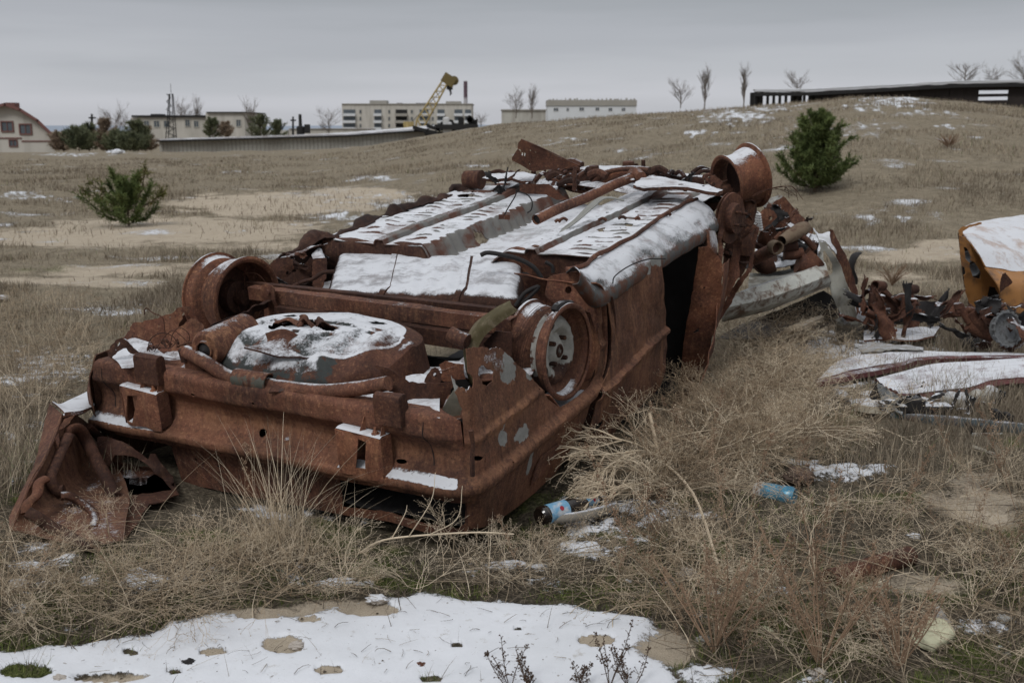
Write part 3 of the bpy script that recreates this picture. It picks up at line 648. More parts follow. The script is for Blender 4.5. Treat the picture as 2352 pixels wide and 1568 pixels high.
def shed():
    Y = 46.; r = thing('long_shed', tuple(W(2040, 225, Y)), 'long dark open shed with snowy flat roof along the hilltop', 'shed')
    tp = [(1733, 208), (1850, 207), (1930, 203), (2060, 196), (2200, 188), (2352, 186), (2600, 178)]
    lo = [(x, y) for x, y in tp]
    fr = [W(x, y+2.5, Y-.3) for x, y in tp]; bk = [W(x, y-4.5, Y+5) for x, y in tp]; bk = [np.array([q[0], Y+5, p[2]+.12]) for p, q in zip(fr, bk)]
    loft('roof', [fr, bk], M_SNOWR, r, 4, 8, .06, .04, 2, linear=True)
    loft('roof_snow', [[p+Za*.0 for p in fr], [p+Za*.075-Ya*.02 for p in fr], [p+Za*.085+Ya*.3 for p in fr], [np.array([q[0], q[1], p[2]+.16]) for q, p in zip(bk, fr)]], SNOWM, r, 3, 8, .02, .03, 1.5, linear=True)
    b = B()
    for i in range(len(fr)-1): b.box((fr[i]+fr[i+1])/2-Za*.12, (fr[i+1]-fr[i])/2, Ya*.05, Za*.07)
    b.build('fascia', M_BLK, r, smooth=False)
    for x0, x1 in ((1875, 2352), (2352, 2600)):
        b = B(); k = 14
        for i in range(k):
            xa = x0+(x1-x0)*i/k; xb = x0+(x1-x0)*(i+1)/k
            t0 = W(xa, np.interp(xa, *zip(*tp))+4, Y); t1 = W(xb, np.interp(xb, *zip(*tp))+4, Y); bt = 0.
            if 2240 < xa < 2300:
                b.box((t0+t1)/2-Za*.16, (t1-t0)/2*.98, Ya*.04, Za*.14); b.box((t0+t1)/2-Za*.5, (t1-t0)/2*.98, Ya*.04, Za*.06); b.box((t0+t1)/2-Za*1.1, (t1-t0)/2*.98, Ya*.04, Za*.4); continue
            b.box((t0+t1)/2-Za*1.0, (t1-t0)/2*.97, Ya*(.03+.02*(i % 2)), Za*1.0)
        b.build('wall', simple('black_boards', (.032, .026, .024), .5, 2.5), r, smooth=False)
    b = B()
    for x in list(range(1736, 1900, 14))+[1905, 1938]:
        t0 = W(x, np.interp(x, *zip(*tp))+2, Y); b.box(t0-Za*.8, Xa*.05, Ya*.05, Za*.8)
    for x in (1736, 1830, 1870): 
        t0 = W(x, 213, Y+4.4); b.box(t0-Za*.5, Xa*.25, Ya*.04, Za*.5)
    b.each('post', M_BLK, r, smooth=False)
shed()
def tree(px, top, bot, Y, label, spread=.5, tall=False, n=170, seed=1):
    R = random.Random(seed); a = W(px, bot, Y); e = W(px, top, Y); H = e[2]-a[2]; a = a-Za*H*.2; H *= 1.2
    r = thing('bare_tree', tuple(a), label, 'tree'); b = B(); tw = B(); n_limb = 24
    b.tube([a, a+Za*H*.35+Xa*.02*H, a+Za*H*.6], [H*.022, H*.016, H*.008], 5)
    def br(p, d, l, rad, lev):
        m = p+d*l*.5+np.array([R.uniform(-.08, .08)*l, 0, R.uniform(0, .1)*l]); q = p+d*l
        (b if lev < 2 else tw).tube([p, m, q], [rad, rad*.75, rad*.4], 3 if lev else 4, cap=False)
        if lev < 3:
            for i in range(4 if lev < 2 else 3):
                f = R.uniform(.35, 1.); s = p+(q-p)*f
                dd = d+np.array([R.uniform(-1, 1), R.uniform(-1, 1), R.uniform(-.1, .9)])*(.45 if tall else .8); dd /= np.linalg.norm(dd); br(s, dd, l*R.uniform(.45, .7), rad*.5, lev+1)
    for i in range(n_limb):
        f = .12+.6*i/n_limb; an = R.uniform(0, 6.3); up = 2.2 if tall else .9
        d = np.array([math.cos(an)*spread*1.5, math.sin(an)*spread, up]); d /= np.linalg.norm(d); br(a+Za*H*f, d, H*(.42 if tall else .48)*R.uniform(.45, 1.1), H*.007, 0)
    b.build('trunk', M_BARK, r); tw.build('crown', M_BARK, r)
tree(1563, 193, 240, 90, 'small bare tree with thin twigs, leftmost on the grassy crest', .6, seed=1)
tree(1618, 172, 240, 90, 'taller bare upright tree second from left on the crest', .35, True, seed=2)
tree(1708, 170, 236, 90, 'narrow bare poplar just left of the dark shed', .22, True, seed=3)
tree(1830, 168, 215, 95, 'low spreading bare tree behind the left end of the shed', 1.0, seed=4)
tree(2215, 145, 200, 80, 'wide bare tree rising behind the middle of the shed roof', .8, seed=5)
tree(2275, 158, 200, 80, 'smaller bushy bare tree right of the wide one over the shed', 1.1, seed=6)
tree(2350, 136, 200, 70, 'bare tree cut off by the right edge above the shed', .9, seed=7)
tree(1185, 212, 262, 180, 'bare tree between the two apartment blocks, left of a pair', .9, seed=8)
tree(1222, 212, 262, 180, 'thin bare tree right of the pair between apartment blocks', .5, True, seed=9)
tree(755, 258, 305, 110, 'bare spreading tree touching the left end of the apartment block', 1.0, seed=10)
tree(1105, 262, 290, 110, 'low bare shrubby tree on the skyline right of the machinery', 1.2, seed=11)
tree(268, 258, 320, 100, 'bare tree among the pines beside the low tan building', .6, seed=12)
tree(577, 250, 312, 110, 'bare tree just right of the low tan building', .5, True, seed=13)
tree(455, 245, 300, 150, 'bare tree showing above the low tan building roof', .5, True, seed=14)
tree(425, 240, 290, 150, 'faint bare tree behind the roof near the lattice mast', .6, seed=15)

# ------------------------------------------------------------------ pines
def leafmat(name, a, b_, c=None, sc=8):
    m, t, p = mat(name); co = objco(t); n = noise(t, co, sc, 4, .7)
    st = [(.33, a), (.62, b_)] + ([(.75, c)] if c else [])
    t.links.new(ramp(t, n, st), p.inputs['Base Color']); p.inputs['Roughness'].default_value = .7; p.inputs['Specular IOR Level'].default_value = .15; return m
M_PINE = leafmat('pine_needles', (.06, .085, .03), (.14, .175, .06), (.24, .23, .09), 5)
M_PINE2 = leafmat('dull_pine_needles', (.09, .105, .065), (.17, .18, .10), None, 1.5)
M_PINEB = leafmat('brown_pine_needles', (.20, .15, .11), (.30, .23, .165), None, 1.5)
M_TRUNK = simple('bark', (.10, .07, .05), .3, 20)
def needles(P, D, n, ln, wd, R, open_=.75):
    """n flat needles along every segment start P with direction D (arrays)"""
    m = len(P); k = np.repeat(np.arange(m), n); p = P[k]+D[k]*R.uniform(0, 1, (m*n, 1))*np.linalg.norm(D[k], axis=1)[:, None]*0+D[k]*R.uniform(0, 1, (m*n, 1))
    dn = D[k]/(np.linalg.norm(D[k], axis=1)[:, None]+1e-9)
    q = dn+R.normal(0, open_, (m*n, 3)); q /= np.linalg.norm(q, axis=1)[:, None]
    s = np.cross(q, R.normal(0, 1, (m*n, 3))); s /= np.linalg.norm(s, axis=1)[:, None]
    L = (ln*R.uniform(.7, 1.3, (m*n, 1)))
    V = np.stack([p-s*wd, p+s*wd, p+q*L], 1).reshape(-1, 3)
    return V, np.arange(len(V)).reshape(-1, 3)
def pine(name, base, H, wid, label, seed, mt, levels=12, nl=.075, wd=.007, dens=6, shape=None, lean=(0, 0), gap=0., group=None, cat='tree'):
    R = np.random.RandomState(seed); base = np.asarray(base, float)
    r = thing(name, tuple(base), label, cat, group); tb = B(); ax = lambda f: base+np.array([lean[0]*f*f*H, lean[1]*f, H*f*.92])
    tb.tube([ax(f) for f in (0, .3, .6, .85, 1.)], [H*.025, H*.02, H*.012, H*.007, .004], 6)
    P = []; D = []
    for L in range(levels):
        f = .04+.93*L/levels; nb = R.randint(5, 9)
        rad = wid*(shape(f) if shape else (1-f)**.75)*1.0
        for i in range(nb):
            if R.rand() < gap: continue
            an = 2*math.pi*(i+R.rand()*.8)/nb; l = rad*R.uniform(.5, 1.3)+.06*H; up = .25+.75*f+R.uniform(0, .35)
            d = np.array([math.cos(an), math.sin(an), up]); d /= np.linalg.norm(d); p0 = ax(f)
            pts = [p0, p0+d*l*.5+np.array([0, 0, -.04*l]), p0+d*l+np.array([0, 0, .14*l])]
            tb.tube(pts, [H*.008, H*.005, .002], 4, cap=False); cp = curve(pts, 6); seg = np.diff(cp, axis=0)
            for k in range(3, len(seg)):
                P.append(cp[k]); D.append(seg[k])
                for s in range(2 if k < len(seg)-1 else 3):
                    dd = seg[k]/np.linalg.norm(seg[k])+R.normal(0, .55, 3); dd[2] = abs(dd[2])*.8+.25; dd /= np.linalg.norm(dd); tl = l*R.uniform(.14, .3)
                    tb.tube([cp[k], cp[k]+dd*tl], [.003, .001], 3, cap=False)
                    for z in range(4): P.append(cp[k]+dd*tl*z/4); D.append(dd*tl/4)
    P.append(ax(.93)); D.append(np.array([0, 0, H*.08]))
    tb.build('trunk', M_TRUNK, r)
    V, Fs = needles(np.array(P), np.array(D), dens, nl, wd, R)
    mesh('crown', V, Fs, mt, r, smooth=False); return r
def ongr(px, Y):                            # foot of a plant: bearing from the photograph, on the ground
    x = (px-CX)/F*Y/c_*1.0; p = W(px, 500, Y); return np.array([p[0], Y, gz(p[0], Y)])
pb = ongr(1868, 16.2)
pine('pine_tree', pb, 1.20, .60, 'dense bright green young pine standing alone on the right slope', 4, M_PINE, 13, .07, .0065, 6, lambda f: (1-f)**.75*min(1, .8+f*1.4), gap=.06)
bp = ongr(295, 15.0)
rb = pine('pine_bush', bp, .60, .66, 'low sprawling young pine bush on sand at left, yellow tipped', 9, M_PINE, 7, .07, .006, 5, lambda f: (1-f)**.5*.9, gap=.42)
RR = np.random.RandomState(3); b = B(); P = []; D = []
for pts in ([(.12, 0, .3), (.22, 0, .55), (.28, 0, .80)], [(-.05, .1, .2), (-.28, 0, .42), (-.52, 0, .62)], [(-.1, 0, .3), (-.38, 0, .36), (-.62, 0, .5)], [(.1, -.1, .2), (.36, 0, .35), (.52, 0, .48)]):
    cp = curve(np.array(pts)+bp, 6); b.tube(cp, np.linspace(.012, .004, len(cp)), 5)
    for k in range(4, len(cp)-1):
        for _ in range(2 if pts[0][2] == .3 and pts[0][0] > 0 and k < 9 else 4): P.append(cp[k]+RR.normal(0, .02, 3)); D.append((cp[k+1]-cp[k])+RR.normal(0, .035, 3)+np.array([0, 0, .02]))
b.build('branch', M_TRUNK, rb); V, Fs = needles(np.array(P), np.array(D), 9, .07, .007, RR); mesh('branch_tip', V, Fs, leafmat('yellowing_needles', (.06, .07, .02), (.14, .13, .045), (.25, .19, .06)), rb, smooth=False)
for i, (px, Y, H, wd, m, lb) in enumerate([(145, 58, 1.0, .9, M_PINEB, 'small brown rusty conifer at the left foot of the pine group by the house'), (182, 56, 1.35, .95, M_PINE2, 'rounded dull green pine nearest the gabled house'), (205, 60, 1.7, 1.1, M_PINE2, 'broad dark green pine second from the gabled house'),
        (245, 60, 2.2, .8, M_PINEB, 'tall half brown pine in the middle of the far left group'), (268, 57, 1.2, .8, M_PINE2, 'short green pine in front of the tall brown one'), (318, 58, 1.9, .95, M_PINE2, 'tall green pine at the right end of the far left group'), (335, 60, 1.6, .7, M_PINEB, 'brownish pine touching the left end of the long garage'), (300, 55, 1.0, .8, M_PINE2, 'low green pine under the tall green one at the group right end'), (490, 90, 2.0, 1., M_PINE2, 'pale green bush before the right wing of the low building'), (600, 90, 2.3, 1.3, M_PINE2, 'green bush right of the low tan building'), (640, 90, 1.8, 1., M_PINE2, 'small green bush beside the thin pole above the long wall'), (520, 90, 1.6, .9, M_PINEB, 'reddish brown bush at the foot of the low tan building')]):
    H *= .82; wd *= .85; b0 = W(px, 345, Y); z = CAMH+(HZ-(346 if Y < 70 else 318))/F*Y
    pine('pine_tree' if Y < 70 else 'shrub', (b0[0], Y, z), H, wd, lb, 20+i, m, 7, .20, .018, 2, lambda f: (1-f)**.6, gap=.25, group='pines by the house' if Y < 70 else None, cat='tree' if Y < 70 else 'shrub')

# ================================================================== the overturned car
CARB = LC(1.3, -.8, 0); CARB[2] = 0
CAR = thing('car_wreck', tuple(CARB), 'rusted burnt out hatchback lying upside down with snow on its underside', 'car wreck')
PT = snowy('rust_with_old_paint', rustf(.95, .3, (.36, .36, .34)))
# --- tail: profile (outward e, height w), bottom to top, wrapped round the right rear corner
TP = np.array([(-.052, -.30), (-.046, -.20), (-.042, -.095), (-.040, -.070), (-.030, -.062), (.002, -.058), (.008, -.052), (.007, -.038), (.026, -.032), (.032, -.024), (.034, -.006), (.030, .0), (.020, .004), (.006, .008), (-.004, .012), (-.018, .024), (-.036, .045), (-.044, .075), (-.038, .105), (-.016, .135), (.0, .148), (.003, .160), (.002, .205), (-.004, .218), (-.018, .224), (-.06, .222)])
TL = np.concatenate([[0], np.cumsum(np.hypot(*np.diff(TP, axis=0).T))])
def TW(w): return float(np.interp(w, TP[:, 1], TL))
RC = .09                                     # corner radius
def peri(s, e):
    """s: distance along the tail from its left end (0..1.54) then round the corner and forward along the side"""
    L0 = 1.63-RC; a = RC*math.pi/2
    th = np.clip((s-L0)/RC, 0, math.pi/2)
    u = np.where(s < L0, 0, RC-RC*np.cos(th)); v = np.where(s < L0, -1.63+s, -RC+RC*np.sin(th))
    ex = np.maximum(s-L0-a, 0); u = u+ex
    return u-e*np.cos(th), v+e*np.sin(th)
def tailfn(dent=.012, amp=1.):
    def f(s, t):
        e = np.interp(t, TL, TP[:, 0]); w = np.interp(t, TL, TP[:, 1]); side = sm(1.50, 1.68, s)
        es = np.interp(w, [-.3, -.06, -.035, -.02, 0, .012, .02, .1, .24], [-.05, -.008, .0, .016, .018, .008, -.004, -.01, -.05])
        e = e*(1-side)+es*side*amp
        e = e+(fbm(s*4, w*7, 11, 5)-.5)*dent*.9+np.abs(fbm(s*3+4, w*5, 15, 3)-.5)*dent*.5
        e = e-.022*np.exp(-((s-1.05)/.05)**2)*sm(.03, .1, w)*0+.004*np.sin(s*34)*np.exp(-((w-.07)/.04)**2)*(1-side)
        w2 = w+(fbm(s*2.2, w*2, 19, 3)-.5)*.016-.004*np.exp(-((s-.7)/.35)**2)*sm(.1, .2, w)
        u, v = peri(s, e); return car(u, v, w2)
    return f
def sw(pts): return [(p[0], TW(p[1]))+tuple(p[2:]) for p in pts]
# s runs from the left (0) to the seam near the right corner (1.5)
tail_out = sw([(.0, .10, .006), (.0, -.055), (.33, -.088), (.345, -.232, .004), (.60, -.23), (.80, -.225), (1.08, -.215), (1.27, -.205), (1.41, -.214), (1.56, -.185), (1.62, -.17), (1.62, -.05), (1.615, .0), (1.60, .205), (1.5, .222), (1.49, .223), (.98, .223, .003), (.06, .223, .004), (.03, .17, .006)])
tail_holes = [sw([(1.09, -.062), (1.085, -.185), (1.27, -.170), (1.41, -.182), (1.54, -.172), (1.585, -.145), (1.60, -.062)]),
              sw(ell(.79, .040, .016, .013)), sw(ell(.30, -.052, .006, .004, 8)), sw(ell(1.36, .035, .02, .006, 9, .4)), sw(ell(1.0, -.05, .005, .004, 8)), sw(ell(.80, .165, .007, .005, 8)), sw(ell(1.2, -.05, .008, .004, 8)), sw(ell(.52, .155, .010, .006, 7)), sw(ell(.62, -.05, .003, .008, 8)), sw(ell(.95, .12, .004, .004, 8)),
              sw(ell(.44, -.12, .006, .006, 8)), sw(ell(.50, -.15, .004, .004, 8)), sw(ell(.55, -.13, .010, .004, 8)), sw(ell(.50, -.185, .004, .004, 8)), sw(ell(.95, -.15, .009, .008, 8))]
def tail_sn(s, t):
    w = np.interp(t, TL, TP[:, 1]); r = np.full(s.shape, -.42)
    led = (w > -.004) & (w < .022); r = np.where(led & (s > 1.14) & (s < 1.58), .16+.5*fbm(s*14, w*30, 8, 3), r); r = np.where(led & (s < .36), .3, r); r = np.where((w > .221) & (s < .4), -.15, r)
    r = np.where((np.abs(s-.93) < .05) & (w > .03) & (w < .1), .55*(fbm(s*60, w*60, 3, 2)), r); return r
tail = plate('rear_panel', tail_out, tailfn(), RUST, CAR, tail_holes, sp=.0075, rag=.0, th=.003, sn=tail_sn, seed=5, hrag=.003, og=lambda s, t: (lambda w: .75*np.exp(-((w-.075)/.04)**2)*(.35+.65*np.exp(-((s-.75)/.4)**2)+.5*np.exp(-((s-1.35)/.12)**2))+.35*np.exp(-((w+.01)/.02)**2))(np.interp(t, TL, TP[:, 1])))  # orange rust tint also paints the lit scoop middle and bright ledge
for s0, ww in ((.075, (.20, .15, .09, .04)), (1.47, (.20, .15, .10, .04, .012))):
    P_ = tailfn()(np.array([s0+.006*math.sin(w*40) for w in ww]), np.array([TW(w) for w in ww])); B().tube(curve(P_-_u*.001, 5), .0016, 4, sn=-1).build('seam', DARKM, tail)
# --- right side behind the door, with the wheel arch cut out (outline measured on the side plane)
SIDE0 = 1.63-RC+RC*math.pi/2-RC              # s of u=0 on the side
def side_pts(cf, pts):
    return [(h[0]+SIDE0 if h[0] > RC else 1.545+max(h[0], -.05)*1.2+.05,)+(h[1],)+tuple(h[2:]) for h in trace(cf, pts, 1, 0.)]
def sidefn(s, w):
    es = np.interp(w, [-.4, -.25, -.06, -.035, -.022, .0, .010, .018, .12, .135, .15, .3, .5], [-.075, -.04, -.006, .002, .018, .020, .010, -.006, -.012, -.004, -.018, -.035, -.07])
    tl = np.interp(w, TP[:, 1], TP[:, 0]); k = sm(1.50, 1.66, s); e = tl*(1-k)+es*k
    e = e+(fbm(s*4, w*7, 11, 5)-.5)*.0108+np.abs(fbm(s*3+4, w*5, 15, 3)-.5)*.006
    w2 = w+(fbm(s*2.2, w*2, 19, 3)-.5)*.016
    u, v = peri(s, e); return car(u, v, w2)
q_out = [(1.61, .218), (1.615, .24, .008)]+side_pts(c4, [(1085, 525, .02), (1160, 585, .02), (1205, 505, .01), (1190, 430), (1215, 300, .01), (1300, 288, .01), (1400, 290, .004), (1470, 375, .004), (1560, 480, .004), (1630, 600), (1690, 652), (1740, 625), (1800, 585), (1870, 525), (1925, 450), (1950, 330), (1950, 180), (1942, 40), (1925, -60), (1985, -60), (2000, 20), (1985, 300), (1945, 480), (1900, 545), (1870, 620), (1862, 700), (1838, 800), (1800, 905), (1700, 1065), (1590, 1175), (1480, 1260), (1340, 1345), (1230, 1400), (1190, 1425)])
q_out = [p for p in q_out]+[(1.60, -.172), (1.60, -.06)]
q_holes = [side_pts(c4, [(1265, 410), (1300, 395), (1345, 430), (1335, 490), (1300, 520), (1275, 510), (1262, 460)]), side_pts(c4, [(1228, 940), (1252, 935), (1245, 985), (1232, 980)]), side_pts(c4, [(1185, 962), (1222, 960), (1215, 975), (1188, 980)]),
           side_pts(c4, ell(1372, 968, 4, 4, 7)), side_pts(c4, ell(1678, 640, 5, 5, 7)), side_pts(c4, ell(1585, 545, 4, 4, 7)), side_pts(c4, ell(1555, 470, 4, 4, 7)), side_pts(c4, ell(1480, 355, 4, 4, 7)), side_pts(c4, ell(1495, 400, 4, 4, 7))]
def spot(cf, pts, base=-.5, plus=1.):
    C0 = [side_pts(cf, [(x, y), (x+rx, y+ry)]) for x, y, rx, ry in pts]
    def f(s, w):
        r = np.full(s.shape, float(base))
        for a, b in C0:
            rx, ry = abs(b[0]-a[0])+1e-3, abs(b[1]-a[1])+1e-3; d = np.hypot((s-a[0])/rx, (w-a[1])/ry)+(fbm(s*30, w*30, 4, 3)-.5)*.8; r = np.maximum(r, base+plus*(1-sm(.5, 1.2, d)))
        return r
    return f
plate('quarter_panel', q_out, sidefn, PT, CAR, q_holes, sp=.0095, rag=0, th=.003, seed=8, hrag=.006, sn=spot(c4, [(1335, 345, 60, 40), (1390, 390, 60, 60), (1165, 530, 40, 40)], -.45, 1.25), pt=spot(c4, [(1430, 400, 75, 70), (1090, 560, 60, 60), (1360, 830, 45, 45), (1465, 810, 55, 22), (1520, 990, 26, 90), (1550, 440, 40, 20)], 0., .62), og=lambda s, w: np.clip(1.1*np.exp(-((w-.135+(s-1.8)*.0)/.022)**2)*np.exp(-((s-1.86)/.16)**2)+.30+.35*np.exp(-((w-.0)/.015)**2), 0, 1))  # tan streak and crease tint paint a highlight into the rust
ff = side_pts(c4, [(1585, 945), (1690, 862), (1680, 930), (1632, 1040), (1545, 1125), (1560, 1010)])
plate('fuel_flap', ff, lambda s, w: sidefn(s, w)+_v*.007, RUST, CAR, sp=.02, th=.004, sn=-.5)
# tail lamp recess and small strap on the corner
b = B(); b.tube([LC(*hit(c4(*p), 1, .015)) for p in ((1150, 785), (1158, 830), (1165, 880), (1158, 940), (1160, 1060))], [.008, .007, .006, .007, .008], 7, sn=-.4); b.build('corner_strap', RUSTD, CAR)
# --- wheel arch: inner wall swept from the arch edge towards the middle of the car
arch = [hit(c4(*p), 1, -.02) for p in [(1600, 560), (1690, 652), (1740, 625), (1800, 585), (1870, 525), (1925, 450), (1950, 330), (1950, 180), (1942, 40), (1925, -60), (1880, -95)]]
rows = [[LC(a[0]+du, vv, a[2]+dw) for a in arch] for vv, du, dw in ((-.004, 0, 0), (-.035, -.004, .0), (-.10, .02, -.01), (-.2, .03, -.01), (-.36, .03, 0))]
def archsn():
    return None
ar = loft('wheel_arch_liner', rows, RUSTO, CAR, 6, 6, .004, .012, 8, sn=-.45)
me = ar.data; sn_ = np.array([d.value for d in me.attributes['sn'].data]); co_ = np.array([list(v.co) for v in me.vertices])+wloc(CAR); lc = (co_-O)@M.T
dd = np.abs(lc[:, 0]-.70)/.16; hh = lc[:, 2]; sn_ = np.where((lc[:, 1] > -.2) & (dd < 1) & (hh < .17), .45-.2*dd, sn_); me.attributes['sn'].data.foreach_set('value', sn_.astype(np.float32))
# upright plate of the sill end, with its round hole
pl = trace(c3, [(405, 835), (440, 815), (590, 795), (640, 830), (690, 900), (725, 980), (735, 1100), (700, 1160), (665, 1040), (540, 990), (450, 985), (395, 940)], 0, .97)
plate('sill_end_plate', pl, lambda v, w: car(.97+(fbm(v*8, w*8, 3)-.5)*.02, v, w), RUSTO, CAR, [trace(c3, ell(532, 905, 20, 22), 0, .97)], sp=.02, th=.004, sn=-.5, rag=.004)
# --- rear right door, standing slightly proud
dpx = [(1068, 252), (1180, 172), (1265, 105), (1350, 50), (1395, -5), (1438, -25), (1440, 120), (1448, 270), (1468, 360), (1478, 470), (1474, 530), (1478, 620), (1465, 800), (1448, 905), (1400, 985), (1300, 1065), (1200, 1140), (1120, 1270), (1000, 1335), (890, 1345), (940, 1180), (968, 1060), (975, 990), (1012, 890), (1045, 810), (1075, 720), (1092, 580), (1092, 460), (1085, 350)]
dol = [h for h in trace(c6, dpx, 1, .015)]
def doorfn(u, w):
    lo = hit(c6(975, 985), 1, .015); hi = hit(c6(1476, 510), 1, .015); wc = lo[2]+(u-lo[0])*(hi[2]-lo[2])/(hi[0]-lo[0]); d = w-wc
    e = np.interp(d, [-.4, -.2, -.03, -.012, 0, .014, .022, .2, .42], [-.055, -.015, -.002, .0, .016, .016, -.006, -.006, -.03])
    e = e+(fbm(u*5, w*5, 33, 4)-.5)*.035+.01*np.sin(u*9)*sm(.1, .3, d)
    return car(u, .015+e, w)
plate('door', dol, doorfn, PT, CAR, [trace(c6, [(965, 1215), (985, 1175), (1042, 1132), (1040, 1165), (1000, 1215), (970, 1245)], 1, .015), trace(c6, ell(1012, 935, 4, 8, 8), 1, .015), trace(c6, ell(1244, 1008, 8, 10, 8), 1, .015), trace(c6, ell(1156, 950, 5, 8, 8), 1, .015)], sp=.010, th=.004, seed=12, sn=-.6,
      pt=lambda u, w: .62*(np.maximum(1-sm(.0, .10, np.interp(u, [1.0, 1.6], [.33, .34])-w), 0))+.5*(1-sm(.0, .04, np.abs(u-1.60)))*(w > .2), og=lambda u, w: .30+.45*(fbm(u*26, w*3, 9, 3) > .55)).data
door = [o for o in CAR.children if o.name.startswith('door')][0]
# folded inner edge of the arch on the door: dark gap behind
edge = [hit(c6(*p), 1, 0.) for p in [(1068, 260), (1085, 350), (1092, 460), (1092, 580), (1075, 720), (1045, 810), (1012, 890), (975, 990), (968, 1060), (940, 1180), (890, 1345)]]
loft('door_edge', [[LC(e[0], .012, e[2]) for e in edge], [LC(e[0]-.012, -.03, e[2]) for e in edge], [LC(e[0]-.03, -.045, e[2]) for e in edge]], RUSTD, door, 4, 4, .003, sn=-.1)
b = B(); hh_ = [LC(*hit(c6(*p), 1, .04)) for p in [(1158, 950), (1160, 985), (1165, 1010)]]; b.tube(hh_, .006, 6, sn=-.5); b.tube([LC(*hit(c6(*p), 1, .06)) for p in [(1160, 1008), (1175, 1050), (1195, 1100)]], [.006, .006, .004], 6, sn=-.5); b.build('handle_rod', RUSTD, door)
# --- sill along the right, heavy with snow
inn = [hit(c3(*p), 2, .41) for p in [(520, 805), (625, 775), (720, 705), (920, 600), (1100, 478), (1240, 392), (1312, 368)]]
outp = [hit(c3(*p), 1, .0) for p in [(600, 800), (725, 942), (870, 862), (1060, 745), (1250, 628), (1400, 535), (1440, 500)]]
rows = []
for f, vv, ww in ((0, 0, 0), (.28, .0, .012), (.55, .0, .022), (.8, .0, .016), (1, 0, 0)):
    rows.append([LC(*(a*(1-f)+b_*f+np.array([0, 0, ww]))) for a, b_ in zip(inn, outp)])
rows.append([LC(o[0], o[1]-.004, o[2]-.035) for o in outp]); rows.append([LC(o[0], o[1]-.03, o[2]-.045) for o in outp])
loft('sill', rows, snowy('grey_sill_steel', lambda t, co: (mix(t, ramp(t, noise(t, co, 9, 5, .7), [(.45, (0, 0, 0)), (.56, (1, 1, 1))]), (.10, .105, .105), (.12, .055, .036)), None), .7), CAR, 7, 12, .003, .008, 7, sn=.42)
b = B(); q = [LC(*(p+np.array([0, 0, .012]))) for p in inn]; cq = curve(q, 10); cq = cq+np.stack([(fbm(np.arange(len(cq))*.3, np.arange(len(cq))*0+k, 3)-.5)*.012 for k in range(3)], 1); b.tube(cq, .009, 6, sn=-.55); b.build('weld_flange', RUST, CAR)
# --- floor pan: ribs, rails and the tunnel, as a height field over u and v
FW = .38
def floorh(u, v):
    h = np.full(u.shape, FW); h = h+(fbm(u*4, v*4, 41, 4)-.5)*.03
    tu = sm(-1.02, -.925, v)*(1-sm(-.70, -.60, v)); wob = (fbm(u*9, v*0, 43, 3)-.5)*.05
    tu = sm(-1.0, -.93, v+wob)*(1-sm(-.72, -.56, v)); h = h-.085*tu
    h = h+.022*np.sin(u*80+3*np.sin(u*9))*tu*(1-tu)*4*(v < -.8)+.03*sm(.25, 0, np.abs(v+1.06))*0
    for vc, hw in ((-1.20, .028), (-.44, .030)):
        k = 1-sm(hw*.75, hw, np.abs(v-vc-(u-1.9)*.03+.01*np.sin(u*5))); h = h+.020*k
    s = np.full(u.shape, .30)
    for v0, v1, u0, u1, n in ((-1.47, -1.26, 1.42, 2.35, 13), (-1.16, -1.02, 1.36, 2.2, 12), (-.56, -.50, 1.4, 2.4, 10), (-.38, -.17, 1.36, 2.40, 15)):
        for i in range(n):
            uc = u0+(u1-u0)*(i+.5)/n; l = .5*(fbm(np.array([i*3.3]), np.array([v0*9]), 4)[0]); inn_ = sm(v0, v0+.03, v)*(1-sm(v1-.03-l*.06, v1-l*.06, v)); k = np.exp(-((u-uc-(v-v0)*.16-.006*np.sin(v*40+i))/.0034)**2)*inn_*sm(.30, .46, fbm(u*5, v*9, 44+i, 3))
            h = h+.011*k*.0+.008*np.exp(-((u-uc-.02-(v-v0)*.16)/.012)**2)*inn_-.006*k; s = s-.40*k
    # recessed rectangles at the front
    for v0, v1, u0, u1 in ((-1.46, -1.28, 2.42, 2.64), (-.38, -.2, 2.42, 2.60)):
        d = np.minimum(np.minimum(v-v0, v1-v), np.minimum(u-u0, u1-u)); h = h+.012*sm(-.02, .01, d)-.012*sm(.01, .03, d); s = s-.5*np.exp(-((d-.01)/.012)**2)
    return h, s
us = np.arange(1.30, 2.68, .0055); vs = np.arange(-1.54, -.11, .0055); Ug, Vg = np.meshgrid(us, vs, indexing='ij')
Hg, Sg = floorh(Ug, Vg)
for vc in (-1.20, -.44):
    d = np.abs(Vg-vc-(Ug-1.9)*.03+.01*np.sin(Ug*5)); side_ = Vg-vc-(Ug-1.9)*.03+.01*np.sin(Ug*5); Sg = np.where((d > .022) & (d < .034) & (side_ > 0), -.6, Sg); Sg = np.where((d > .024) & (d < .030) & (side_ < 0), -.5, Sg); Sg = np.where((d <= .022), .12-(vc < -1)*.16+.25*(fbm(Ug*6, Vg*0, 8, 3)-.5), Sg)
gv = np.gradient(Hg, axis=1)/.0055; Sg = np.where(gv < -.5, -.7, Sg)
idx = np.arange(Ug.size).reshape(Ug.shape); Fq = np.stack([idx[:-1, :-1], idx[1:, :-1], idx[1:, 1:], idx[:-1, 1:]], -1).reshape(-1, 4)
uc, vc = Ug[:-1, :-1], Vg[:-1, :-1]
keep = np.ones(uc.shape, bool)
